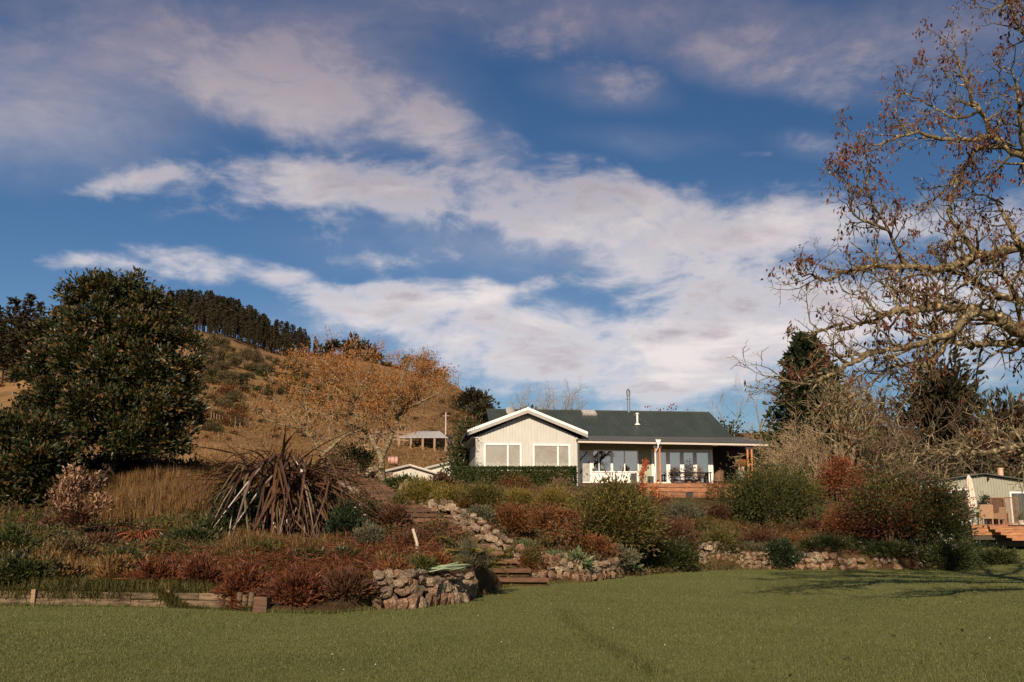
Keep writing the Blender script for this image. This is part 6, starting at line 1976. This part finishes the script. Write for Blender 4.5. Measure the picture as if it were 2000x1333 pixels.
add_leaves(g, np.stack([pp_[:, 0], pp_[:, 1], np.array(stepz)[k_] + .01], 1), rng.normal(size=(n, 3)) * np.array([1, 1, .3]), .13, .06, rng)
g.build('leaf_litter', L_['scrub_leaf'], kind='stuff')
# rock walls either side of the steps
def side_line(t0, t1, off, n=14):
    o = []
    for t in np.linspace(t0, t1, n):
        p = path(t) + nrm2 * off; o.append((p[0], p[1]))
    return o
def steps_wall(name, label, t0, t1, off, courses, sz, seed, red):
    rng = np.random.default_rng(seed)
    ln = side_line(t0, t1, off, 30)
    t = thing(name, label, 'stone wall', (ln[0][0], ln[0][1], H(*ln[0])))
    o0 = np.array(t.location); s = 0
    line = np.array(ln); sl_ = np.concatenate([[0], np.cumsum(np.linalg.norm(np.diff(line, axis=0), axis=1))])
    for c in range(courses):
        a = rng.uniform(0, .3) * sz
        while a < sl_[-1]:
            w = sz * rng.uniform(.7, 1.5)
            x = np.interp(a, sl_, line[:, 0]) + rng.normal() * .07; y = np.interp(a, sl_, line[:, 1]) + rng.normal() * .07
            if rng.uniform() > .14: stone(t, np.array([x + .10 * c * np.sign(off), y + .05 * c, H(x, y) + .05 + c * sz * .62]) - o0, (w, sz * rng.uniform(.8, 1.3), sz * rng.uniform(.8, 1.3)), 'rock_red' if rng.uniform() < red else 'rock', rng)
            a += w * .88
    return t
steps_wall('rock_wall', 'pale rock wall running up the right side of the steps', .05, .90, 1.30, 3, .34, 47, .25)
steps_wall('rock_wall', 'low rocks along the left side of the lower steps', .16, .42, -1.22, 2, .38, 48, .4)
steps_wall('rock_wall', 'boulders along the left side of the upper steps', .62, .80, -1.3, 2, .40, 49, .2)
# rock outcrop at the top of the steps
tp = at(712, 54.5)
t = thing('rock_outcrop', 'mossy boulders heaped at the top of the steps left of the orange tree', 'rocks', tp)
rng = np.random.default_rng(50)
for k in range(26):
    stone(t, (rng.normal() * .75, rng.uniform(-.5, .6), .12 + .28 * (k % 3)), tuple(rng.uniform(.35, .75, 3)), 'rock', rng)

# --- timber edging on the left: two courses of boards, pegs, round posts, square block
ed = [LH(-140, 1183), LH(0, 1184.5), LH(150, 1185.5), LH(300, 1187), LH(452, 1189.5)]
te = thing('timber_edging', 'two course weathered timber edging along the lawn on the left', 'edging', (ed[0][0], ed[0][1], float(lawn_z(*ed[0]))))
o0 = np.array(te.location)
line = np.array(ed); sl_ = np.concatenate([[0], np.cumsum(np.linalg.norm(np.diff(line, axis=0), axis=1))])
rng = np.random.default_rng(51)
for c in range(2):
    a = 0 if c == 0 else -.8
    while a < sl_[-1]:
        b = min(a + 2.4, sl_[-1]); a_ = max(a, 0)
        pa = np.array([np.interp(a_, sl_, line[:, i]) for i in range(2)]); pb = np.array([np.interp(b, sl_, line[:, i]) for i in range(2)])
        Lb = np.linalg.norm(pb - pa)
        if Lb > .3:
            g = Geo(); g.box(0.006, Lb - .006, -.05, 0, .01 + c * .157, .155 + c * .157 + rng.normal() * .006)
            o = g.build('board', M['edging'], te); o.location = (pa[0] - o0[0], pa[1] - o0[1] - .03 + rng.normal() * .008 + c * .02, float(lawn_z(pa[0], pa[1])) - o0[2])
            o.rotation_euler = (rng.normal() * .03, 0, math.atan2(*(pb - pa)[::-1]))
        a += 2.4
for k, px in enumerate((68, 330)):
    p = LH(px, 1185 + k * 2); g = Geo(); g.box(-.045, .045, -.05, .0, -.1, .36); o = g.build('peg', M['old_timber'], te)
    o.location = (p[0] - o0[0], p[1] - .09 - o0[1], float(lawn_z(p[0], p[1])) - o0[2])
for k, px in enumerate((466, 477, 489)):
    p = LH(px, 1192 + k); h_ = (.36, .32, .38)[k]
    lp = thing('log_post', ('low round log post at the right end of the timber edging', 'middle log post of the three ending the timber edging', 'log post touching the square timber block')[k], 'post', (p[0], p[1], float(lawn_z(p[0], p[1]))))
    g = Geo(); g.tube([(0, 0, -.1), (.01, 0, h_)], [.066, .06], 10); g.build('shaft', M['edging'], lp)
p = LH(510, 1197)
bl = thing('timber_block', 'square cut end of a timber sleeper standing at the lawn edge', 'block', (p[0], p[1], float(lawn_z(p[0], p[1]))))
g = Geo(); g.box(-.135, .135, -.12, .12, -.05, .31); o = g.build('sleeper', M['edging'], bl); o.rotation_euler = (0, R(2), R(-4))
g = Geo(); g.box(-.12, .12, -.126, -.1215, .0, .295); o2 = g.build('end_grain', M['riser'], bl); o2.rotation_euler = o.rotation_euler
M['stakewood'] = solid('pale_stake_timber', (.46, .40, .30), .8, var=.15)
# leaning stake
x, y = hit(816, 1088)
sk_ = thing('garden_stake', 'pale leaning wooden stake among red brown plants', 'stake', (x, y, H(x, y)))
g = Geo(); hh = (1088 - 1036) * y / F; g.tube([(0, 0, -.1), (-.04 * hh, 0, hh * .5), (-.20 * hh, 0, hh)], [.05, .047, .04], 8); g.build('shaft', M['stakewood'], sk_)
# coiled hose on the wall end
x, y = LH(845, 1184)
hz = H(x, y + .6)
hp_ = P(862, 1117, y + .55)
hs2 = thing('garden_hose', 'pale green hose lying in loose coils on top of the boulder wall', 'hose', hp_)
rng = np.random.default_rng(52)
pts = []
for k in range(8 * 28):
    a = k * 2 * math.pi / 28; t_ = k / (8 * 28)
    rx_ = .52 + .10 * math.sin(t_ * 17) ; ry_ = .28 + .08 * math.sin(t_ * 23 + 1)
    pts.append((math.cos(a) * rx_ + .08 * math.sin(t_ * 31), math.sin(a) * ry_ + .03 * math.cos(t_ * 9), .02 + .10 * t_ + .03 * math.sin(a * 1.0 + t_ * 40) + .05 * math.cos(a)))
g = Geo(); g.tube(pts, .016, 6); g.build('coil', M['hose'], hs2, smooth=True)
# small garden light among the rocks
x, y = hit(884, 1098)
gl = thing('garden_light', 'small black spike light among rocks left of the lower steps', 'light', at(883, y))
g = Geo(); g.tube([(0, 0, -.05), (0, 0, .32)], .02, 6); g.build('stem', M['black'], gl)
g = Geo(); g.lathe([(.0, .46), (.07, .44), (.075, .32), (.03, .30)], 10); g.build('lamp_head', M['black'], gl)

# ================================================================ things on and about the deck
def house_thing(name, label, cat, px, ly, rz=0.0, z=0.0, group=None):
    x = LX(px, ly, z)
    return thing(name, label, cat, HW(x, ly, z), HR + rz, group)
# barrel
br = house_thing('oak_barrel', 'weathered oak barrel standing beside the right verandah posts', 'barrel', 1449, -.05 + .1)
prof = [(.0, 0), (.27, 0), (.31, .2), (.335, .42), (.31, .64), (.27, .84), (.0, .84)]
nst = 20
for k in range(nst):
    g = Geo(); a0, a1 = 2 * math.pi * (k + .04) / nst, 2 * math.pi * (k + .96) / nst
    v = []
    for r_, z_ in prof[1:-1]:
        for a in (a0, a1): v.append((r_ * math.cos(a), r_ * math.sin(a), z_))
    for r_, z_ in prof[1:-1]:
        for a in (a0, a1): v.append(((r_ - .03) * math.cos(a), (r_ - .03) * math.sin(a), z_))
    f = [(2 * i, 2 * i + 1, 2 * i + 3, 2 * i + 2) for i in range(4)] + [(10 + 2 * i, 12 + 2 * i, 13 + 2 * i, 11 + 2 * i) for i in range(4)] + [(2 * i, 2 * i + 2, 12 + 2 * i, 10 + 2 * i) for i in range(4)] + [(2 * i + 1, 11 + 2 * i, 13 + 2 * i, 2 * i + 3) for i in range(4)]
    g.add(v, f); g.build('stave', M['wine'], br)
g = Geo(); g.lathe([(0, .80), (.265, .80)], 20); g.build('lid', M['wine'], br)
for z_, r_ in ((.08, .29), (.27, .325), (.57, .325), (.76, .29)):
    g = Geo(); g.lathe([(r_ - .012, z_ - .03), (r_ + .006, z_ - .03), (r_ + .006, z_ + .03), (r_ - .012, z_ + .03)], 20); g.build('hoop', M['hoop'], br)
bw = br.location
for k, (dx, lab, rs, hh) in enumerate(((-.13, 'small slim clay pot on the left of the barrel top', .06, .22), (.06, 'round clay jar on the barrel top beside the posts', .11, .26))):
    pt_ = thing('clay_pot', lab, 'pot', (bw.x + dx, bw.y - .05, bw.z + .802))
    g = Geo(); g.lathe([(0, 0), (rs * .7, 0), (rs, hh * .45), (rs * .8, hh * .8), (rs * .55, hh * .86), (rs * .65, hh), (rs * .5, hh), (rs * .45, hh * .85)], 14); g.build('body', M['terracotta'], pt_, smooth=True)
    rngq = RNG(); g = Geo()
    n = 60 if k == 0 else 110
    D = rngq.normal(size=(n, 3)) * np.array([.55, .4, .3]) + np.array([-.25 if k == 0 else .1, 0, 1]); D = unit(D)
    C = np.array([0, 0, hh]) + D * rngq.uniform(.05, .42, (n, 1))
    add_leaves(g, C, D, .13, .06, rngq)
    for q in range(8): g.tube([(0, 0, hh * .8), tuple(np.array([0, 0, hh]) + D[q] * .35)], .005, 3)
    g.build('dried_flowers', L_['orange_leaf' if k else 'pink_seed'], pt_, kind='stuff')
# wicker chair on the deck
def tub_chair(name, label, loc, rz, mat, s=1.0):
    t = thing(name, label, 'chair', loc, rz)
    g = Geo()
    th = np.linspace(R(-10), R(190), 17); zs = np.array([.18, .42, .62, .80])
    V = []
    for q, z in enumerate(zs):
        for a in th:
            top = .80 - .28 * (1 - max(0, math.sin(a))) ** 1.2
            zz2 = .18 + (top - .18) * (z - .18) / .62
            r_ = .29 + .07 * (zz2 - .18)
            V.append((math.cos(a) * r_, math.sin(a) * r_ * .95, zz2))
    V = np.array(V); n = len(th)
    f = [(q * n + i, q * n + i + 1, (q + 1) * n + i + 1, (q + 1) * n + i) for q in range(3) for i in range(n - 1)]
    V2 = V * np.array([.92, .92, 1])
    g.add(np.vstack([V, V2]), f + [tuple(x + 4 * n for x in reversed(ff)) for ff in f] + [(3 * n + i, 3 * n + i + 1, 7 * n + i + 1, 7 * n + i) for i in range(n - 1)])
    g.build('backrest', mat, t)
    g = Geo(); g.lathe([(0, .44), (.27, .44), (.29, .41), (.29, .34), (0, .34)], 18); g.build('seat', mat, t)
    for sx in (-.21, .21):
        for sy in (-.19, .19):
            g = Geo(); g.tube([(sx, sy, 0), (sx * .95, sy * .95, .345)], .022, 6); g.build('leg', mat, t)
    t.scale = (s, s, s)
    return t
tub_chair('wicker_chair', 'brown round backed wicker chair in the porch mouth', HW(LX(1404, .9, 0), .9, 0.002), HR + R(200), M['wicker_dark'], 1.12)
# table with bench behind the posts
tb_ = house_thing('outdoor_table', 'dark slim legged table across the glazed doors', 'table', 1350, .75)
g = Geo(); g.box(-1.25, 1.25, -.4, .4, .70, .74); g.build('tabletop', M['black'], tb_)
for sx in (-1.15, 1.15):
    for sy in (-.32, .32):
        g = Geo(); g.box(sx - .03, sx + .03, sy - .03, sy + .03, 0, .698); g.build('leg', M['black'], tb_)
bn = house_thing('outdoor_bench', 'dark narrow bench in front of the slim table', 'bench', 1346, .05)
g = Geo(); g.box(-1.15, 1.15, -.15, .15, .40, .44); g.build('seat', M['black'], bn)
for sx in (-1.05, 1.05):
    g = Geo(); g.box(sx - .03, sx + .03, -.13, .13, 0, .398); g.build('leg', M['black'], bn)
# plants in pots before the glass
for k, (px, ht, mt) in enumerate(((1318, 1.0, 'maroon_leaf'), (1346, 1.25, 'maroon_leaf'), (1364, .9, 'pale_dry'))):
    pl_ = house_thing('potted_shrub', ('twiggy potted shrub left before the glazed doors', 'tall twiggy potted shrub in the middle of the glazed doors', 'pale twiggy potted shrub right before the glazed doors')[k], 'potted plant', px, 1.45)
    g = Geo(); g.lathe([(0, 0), (.15, 0), (.2, .34), (.21, .36), (.18, .36), (.17, .3), (0, .3)], 14); g.build('pot', M['wicker_dark'], pl_)
    rngq = RNG(); g = Geo()
    C, O, cc = clump_cloud(rngq, 260, .6, .3, ht, 20, .08, .4); C[:, 2] += .3
    add_leaves(g, C, O + np.array([0, 0, .4]), .10, .05, rngq)
    for q in range(12): g.tube([(0, 0, .28), tuple(cc[q] + np.array([0, 0, .3]))], .007, 3)
    g.build('foliage', L_[mt], pl_)
# dark planter boxes by the wall
for k, px in enumerate((1238, 1271)):
    pb_ = house_thing('planter_box', ('dark upright box planter below the kitchen window end', 'low dark planter beside the red climber')[k], 'planter', px, .9)
    g = Geo(); h_ = (.62, .45)[k]; g.box(-.16, .16, -.16, .16, 0, h_); g.box(-.18, .18, -.18, .18, h_, h_ + .04); g.build('box', M['trim_dark'], pb_)
# red climbing plant left of the deck
xx = LX(1258, -.75, -.2); p0 = HW(xx, -.75, 0)
zg = H(p0.x, p0.y)
rc = thing('red_climber', 'scarlet leaved climber twisting up beside the left verandah posts', 'climber', (p0.x, p0.y, zg))
rngq = RNG(); g = Geo(); gs = Geo()
top = P(1264, 903, p0.y).z - zg
stemp = smooth_line([(0, 0, 0), (-.1, -.05, top * .35), (-.12, 0, top * .6), (.08, 0, top * .82), (.16, 0, top)], 6)
gs.tube(stemp, .03, 6)
n = 420
k = rngq.integers(5, len(stemp), n)
add_leaves(g, stemp[k] + rngq.normal(size=(n, 3)) * .085, rngq.normal(size=(n, 3)) * .5 + np.array([0, 0, .9]), .16, .075, rngq)
for (px, py, r_, m_) in ((1278, 958, .13, 60), (1286, 968, .10, 50), (1252, 975, .16, 60), (1258, 968, .1, 30), (1244, 988, .14, 40), (1240, 962, .1, 30)):
    c = np.array(P(px, py, p0.y - .35)) - np.array(rc.location)
    add_leaves(g, c + rngq.normal(size=(m_, 3)) * r_, rngq.normal(size=(m_, 3)) * .5 + np.array([0, 0, .4]), .15, .08, rngq)
gs.build('stem', M['stem'], rc); g.build('foliage', L_['scarlet_leaf'], rc)
# wire fence below the deck, with a dark box lamp
wf = thing('wire_fence', 'thin post and wire fence in front of the deck boards', 'fence', HW(LX(1282, -1.5, -.9), -1.5, -1.0))
o0 = np.array(wf.location)
tops = []
for px in (1284, 1307, 1342, 1366, 1392):
    p = HW(LX(px, -1.5, -.8), -1.5, 0); zg = H(p.x, p.y)
    zt2 = P(px, 952 if px in (1307, 1342) else 958, p.y).z
    g = Geo(); g.tube([(0, 0, -.2), (0, 0, zt2 - zg)], .022, 6); o = g.build('post', M['post'], wf); o.location = Vector((p.x, p.y, zg)) - wf.location
    tops.append(np.array([p.x, p.y, P(px, 959, p.y).z]) - o0)
for k in range(3):
    g = Geo()
    for a, b in zip(tops[:-1], tops[1:]): g.tube([a - (0, 0, k * .2), b - (0, 0, k * .2)], .006, 4)
    g.build('wire', M['steel'], wf, kind='stuff')
p = HW(LX(1345, -1.45, -.6), -1.62, 0); zc = P(1345, 973, p.y).z
lb = thing('box_planter', 'small dark box hanging on the wire fence below the deck', 'box', (p.x, p.y, zc))
g = Geo(); g.box(-.19, .19, -.1, .1, 0, .30); g.build('body', M['black'], lb)
g = Geo(); g.box(-.205, .205, -.115, .115, .302, .33); g.build('rim', M['black'], lb)

# ================================================================ cottage on the right
YC = 63.0
CZ = P(1950, 1026, YC).z              # deck level
ct = thing('cottage', 'small sage ribbed cottage behind dark bushes at the right edge', 'house', (PX(1918, YC, 3), YC, CZ), R(-2))
cx0 = ct.location.x
def cX(px): return PX(px, YC, CZ + 1) - cx0
def cZ(py): return P(1918, py, YC).z - CZ
xl, xr, xp = cX(1800), cX(2090), cX(1925)
ze, zp, zr2 = cZ(944), cZ(927), cZ(945)
M['cottage'] = solid('sage_ribbed_iron', (.27, .275, .215), .55, var=.08, nscale=2, stretch=(3, 3, .6))
g = Geo(); slab(g, [(xl, 0, -1.3), (xr, 0, -1.3), (xr, 0, zr2 - .25), (xp, 0, zp - .06), (xl, 0, ze - .02)], (0, 6, 0)); g.build('wall', M['cottage'], ct)
g = Geo()
for k in range(int((xr - xl) / .17)):
    x = xl + .03 + k * .17
    zt = np.interp(x, [xl, xp, xr], [ze - .02, zp - .06, zr2 - .25]) - .01
    g.box(x, x + .075, -.034, 0, -1.3, zt)
g.build('wall_ribs', M['cottage'], ct, kind='stuff')
g = Geo(); slab(g, [(xl - .3, -.35, ze - .04), (xp, -.35, zp), (xp, -.35, zp + .07), (xl - .3, -.35, ze + .03)], (0, 6.6, 0)); g.build('roof', M['roof'], ct)
g = Geo(); slab(g, [(xp + .003, -.35, zp), (xr + .3, -.35, zr2 - .30), (xr + .3, -.35, zr2 - .23), (xp + .003, -.35, zp + .07)], (0, 6.6, 0)); g.build('roof', M['roof'], ct)
def cwin(pa, pb, py0, z0, name='window', mull=None):
    a, b, z1 = cX(pa), cX(pb), cZ(py0)
    g = Geo(); g.box(a, b, -.075, -.024, z1 - .1, z1); g.box(a, a + .09, -.073, -.024, z0, z1 - .1); g.box(b - .09, b, -.073, -.024, z0, z1 - .1); g.box(a + .09, b - .09, -.073, -.024, z0, z0 + .09)
    fr = g.build(name, M['white'], ct)
    if mull:
        xm = cX(mull); g = Geo(); g.box(xm - .05, xm + .05, -.07, -.03, z0 + .09, z1 - .1); g.build('mullion', M['white'], fr)
    g = Geo(); g.box(a + .09, b - .09, -.045, -.04, z0 + .09, z1 - .1); g.build('pane', M['glass'], fr)
    g = Geo(); g.box(a + .09, b - .09, -.034, -.027, z0 + .09, z1 - .1); g.build('room_shade_panel', M['room_shade'], fr)  # dark sheet painted as the unlit room, no room behind it
cwin(1828, 1893, 955, .15, mull=1861)
cwin(1973, 2040, 961, .03, 'door')
g = Geo(); xc_ = cX(1974); g.tube([(xc_, 1.0, zp - .5), (xc_, 1.0, zp + .42)], .17, 14); g.tube([(xc_, 1.0, zp + .4), (xc_, 1.0, zp + .46)], .20, 14); g.build('chimney', M['terracotta'], ct)
# cottage deck and steps
dk = thing('cottage_deck', 'oiled red timber deck with wide steps in front of the cottage', 'deck', (PX(1965, 60.4, 2.6), 60.4, CZ))
dx0_, dx1_ = PX(1897, 60.4, 2.6) - dk.location.x, 4.2
y = 0
while y < 2.35:
    g = Geo(); g.box(dx0_, dx1_, y, y + .14, -.03, -.004); g.build('deck_board', M['deck'], dk); y += .147
for k in range(3):
    g = Geo(); g.box(dx0_, cX(1925) + cx0 - dk.location.x, -.03, -.002, -.05 - (k + 1) * .2 + .012, -.05 - k * .2); g.build('fascia_board', M['deck'], dk)
for k in range(5):
    x0 = PX(1934 + k * 5.5, 60.0, 2.4) - dk.location.x
    g = Geo(); g.box(x0, dx1_, -.35 - k * .30, -.032 - k * .30, -.165 - k * .165, -.128 - k * .165); o = g.build('step', M['deck'], dk)
    g = Geo(); g.box(x0 + .01, dx1_, -.34 - k * .30, -.31 - k * .30, -.29 - k * .165, -.167 - k * .165); g.build('riser', M['deck'], o)
g = Geo(); g.box(dx0_ + .05, dx1_, .05, 2.3, -.9, -.034); g.build('deck_frame', M['soffit'], dk)
# closed parasol
def cat_(px, Y): return Vector((PX(px, Y, CZ + .8), Y, CZ))
um = thing('closed_parasol', 'folded cream parasol standing on the cottage deck', 'parasol', cat_(1901, 61.6))
uh = P(0, 929, 61.6).z - CZ
g = Geo(); g.tube([(0, 0, 0), (-.1, 0, uh)], .025, 8); g.build('pole', M['old_timber'], um)
g = Geo(); k = 20; prof = [(.03, uh - .02), (.13, uh - .25), (.20, uh * .62), (.24, uh * .42), (.20, uh * .34), (.05, uh * .36)]
th = np.arange(k) * 2 * math.pi / k
V = np.array([[(r_ * (1 + .22 * (i % 2)) * math.cos(a) - .1 * z / uh, r_ * (1 + .22 * (i % 2)) * math.sin(a), z + .03 * (i % 3)) for i, a in enumerate(th)] for r_, z in prof]).reshape(-1, 3)
i = np.arange(len(prof) - 1)[:, None] * k; j = np.arange(k)[None]; j2 = (j + 1) % k
g.add(V, np.stack([i + j, i + j2, i + k + j2, i + k + j], -1).reshape(-1, 4)); g.build('canopy', M['canvas'], um)
g = Geo(); g.lathe([(0, .08), (.26, .08), (.28, 0), (0, 0)], 14); g.build('base', M['concrete'], um)
# hanging basket
hb = P(1925, 977, 62.4)
hk = thing('hanging_basket', 'dark hanging plant basket on the cottage wall', 'hanging basket', hb)
g = Geo(); g.lathe([(0, -.16), (.13, -.12), (.19, 0), (.19, .02), (0, .02)], 12); g.build('basket', M['wicker_dark'], hk)
rngq = RNG(); g = Geo(); C = rngq.normal(size=(320, 3)) * np.array([.13, .11, .11]); add_leaves(g, C, C + np.array([0, 0, .1]), .11, .06, rngq); g.build('foliage', L_['ivy_leaf'], hk)
g = Geo(); g.tube([(0, 0, .1), (0, .3, .55), (0, .58, .5)], .012, 5); g.build('bracket', M['black'], hk)
# wicker armchairs
def armchair(label, loc, rz, s=1.0):
    t = thing('wicker_armchair', label, 'chair', loc, rz)
    g = Geo(); slab(g, [(-.30, .24, .30), (.30, .24, .30), (.34, .34, 1.02), (.20, .35, 1.05), (-.20, .35, 1.05), (-.34, .34, 1.02)], (0, .06, 0)); g.build('backrest', M['wicker'], t)
    g = Geo(); g.box(-.29, .29, -.30, .238, .34, .44); g.build('seat', M['wicker'], t)
    for sx in (-1, 1):
        g = Geo(); x0, x1 = sorted((sx * .30, sx * .36)); slab(g, [(x0, -.30, .34), (x0, .238, .34), (x0, .30, .70), (x0, -.22, .62), (x0, -.32, .56)], (x1 - x0, 0, 0)); g.build('arm', M['wicker'], t)
    for sx in (-.29, .29):
        for sy in (-.27, .24):
            g = Geo(); g.box(sx - .03, sx + .03, sy - .03, sy + .03, 0, .338); g.build('leg', M['wicker'], t)
    t.scale = (s, s, s)
armchair('tall backed tan wicker armchair, back to the lawn, on the cottage deck', cat_(1923, 60.85), R(172), 1.12)
armchair('lower tan wicker armchair turned sideways next to the tall backed one', cat_(1947, 60.8), R(215), .98)
tt = thing('side_table', 'small dark table mostly hidden behind the bush on the cottage deck', 'table', cat_(1907, 61.0))
g = Geo(); g.box(-.45, .45, -.3, .3, .70, .74); g.build('tabletop', M['trim_dark'], tt)
for sx in (-.4, .4):
    for sy in (-.25, .25):
        g = Geo(); g.box(sx - .025, sx + .025, sy - .025, sy + .025, 0, .698); g.build('leg', M['trim_dark'], tt)
# trellis screen
ts = thing('trellis_screen', 'two panel timber lattice screen beside the cottage door', 'screen', cat_(1960, 61.3))
def lattice(x0, x1, y0, y1, zt, par):
    pn = thing  # panels are parts
    d = np.array([x1 - x0, y1 - y0]); Lp = np.linalg.norm(d); a = math.atan2(d[1], d[0])
    g = Geo(); g.box(0, .06, -.03, .03, 0, zt); g.box(Lp - .06, Lp, -.03, .03, 0, zt); g.box(.06, Lp - .06, -.03, .03, zt - .06, zt); g.box(.06, Lp - .06, -.03, .03, 0.02, .08)
    fr = g.build('panel', M['lattice'], par); fr.location = (x0, y0, 0); fr.rotation_euler = (0, 0, a)
    g = Geo(); stp = .105
    for s_ in (-1, 1):
        for q in np.arange(-zt, Lp + zt, stp):
            za, zb_ = .08, zt - .06
            xa = q; xb = q + s_ * (zb_ - za)
            pts = []
            # clip the diagonal to the panel
            for t_ in np.linspace(0, 1, 21):
                x = xa + (xb - xa) * t_
                if .06 <= x <= Lp - .06: pts.append((x, za + (zb_ - za) * t_))
            if len(pts) < 2: continue
            (xa2, za2), (xb2, zb2) = pts[0], pts[-1]
            w_ = .014
            slab(g, [(xa2 - w_, s_ * .006, za2), (xa2 + w_, s_ * .006, za2), (xb2 + w_, s_ * .006, zb2), (xb2 - w_, s_ * .006, zb2)], (0, .008, 0))
    o = g.build('lattice', M['lattice'], fr, kind='stuff')
zt_s = P(0, 972, 61.3).z - CZ
lattice(-.70, .10, .1, 0, zt_s, ts); lattice(.11, .75, 0, -.25, zt_s * 1.01, ts)
g = Geo(); g.box(-.68, .1, .16, .18, .05, zt_s - .05); g.build('backing_board', M['dark_wall'], ts)
# pale pot plant by the cottage door
pw = thing('white_planter', 'pale pot plant at the foot of the lattice by the cottage door', 'potted plant', cat_(1992, 61.0))
g = Geo(); g.lathe([(0, 0), (.12, 0), (.16, .25), (.14, .25), (0, .2)], 12); g.build('pot', M['concrete'], pw)
rngq = RNG(); g = Geo(); C = np.abs(rngq.normal(size=(120, 3))) * np.array([1, 1, .22]) ; C[:, :2] = rngq.normal(size=(120, 2)) * .1; C[:, 2] += .25
add_leaves(g, C, C + np.array([0, 0, .2]), .12, .05, rngq); g.build('foliage', L_['grey_leaf'], pw)

# ================================================================ lawn grass, fallen leaves, daisies
rng = np.random.default_rng(77)
N = 300000
u = rng.uniform(0, 1, N)
Y = 1 / (1 / 10.3 - u * (1 / 10.3 - 1 / 58.0))
X = rng.uniform(-.56, .56, N) * Y * 1.04
keep = Y < np.interp(X, EX, EY) - .05
X, Y = X[keep], Y[keep]
g = Geo()
dens = .5 + .5 * np.sin(X * .9 + 1.3 * np.sin(Y * .7)) * np.sin(Y * .8 + X * .2)
add_blades(g, np.stack([X, Y, lawn_z(X, Y) - .004], 1), (.030 + .014 * dens) * (1 + (Y - 10) * .012), .0065 * (Y / 11) ** .9, .9, rng)
# a faint trodden trail and a ragged fringe where the mower does not reach
tr = smooth_line([(*lawn_hit(1098, 1190), 0), (*lawn_hit(1120, 1225), 0), (*lawn_hit(1180, 1262), 0), (*lawn_hit(1290, 1318), 0)], 12)
k = rng.integers(0, len(tr) - 1, 5200); t_ = rng.uniform(0, 1, (5200, 1))
p = tr[k] * (1 - t_) + tr[k + 1] * t_ + rng.normal(size=(5200, 3)) * .10
p[:, 2] = lawn_z(p[:, 0], p[:, 1]) - .004
add_blades(g, p, .085, .008, 1.2, rng)
xe = rng.uniform(-13, 21.5, 9000); ye = np.interp(xe, EX, EY) - np.abs(rng.normal(size=9000)) * .10 + .03
add_blades(g, np.stack([xe, ye, lawn_z(xe, ye) - .01], 1), .12, .011, .8, rng)
g.build('grass', L_['lawn_grass'], kind='stuff')
g = Geo()
th = rng.uniform(0, 1, 14)
Y = rng.uniform(11.5, 24, 14); X = rng.uniform(-.55, .5, 14) * Y
keep = Y < np.interp(X, EX, EY) - .4; X, Y = X[keep], Y[keep]
for x, y in zip(X, Y):
    z = float(lawn_z(x, y)) + .035; r_ = .008
    g.add([(x - r_, y - r_, z), (x + r_, y - r_, z + .006), (x + r_, y + r_, z), (x - r_, y + r_, z + .006), (x, y, z + .010)], None, [(0, 1, 4), (1, 2, 4), (2, 3, 4), (3, 0, 4)])
g.build('daisies', M['white'], kind='stuff')
mesh0 = None
for k, (px, py) in enumerate(((1471, 1312), (1586, 1287), (1655, 1214), (1745, 1246), (1655, 1290), (1910, 1282), (1958, 1306), (1800, 1298), (1880, 1236), (1470, 1298), (1720, 1312), (1545, 1325), (1960, 1258), (1838, 1262))):
    x, y = LH(px, py)
    if mesh0 is None:
        g = Geo()
        V = [(0, -.05, 0), (.03, -.01, .012), (.02, .04, .02), (0, .06, .008), (-.02, .04, .022), (-.03, -.01, .014), (0, 0, .0)]
        g.add(V, None, [(6, 0, 1), (6, 1, 2), (6, 2, 3), (6, 3, 4), (6, 4, 5), (6, 5, 0)])
        o = g.build('fallen_leaf', L_['scrub_leaf']); mesh0 = o.data
    else: o = link('fallen_leaf', mesh0)
    o.location = (x, y, float(lawn_z(x, y)) + .03); o.rotation_euler = (rng.normal() * .4, rng.normal() * .4, rng.uniform(0, 6.28)); s = rng.uniform(.6, 1.1); o.scale = (s, s, s)
    tag(o, 'brown curled leaf fallen on the lawn at the lower right', 'leaf', 'fallen leaves on the lawn')
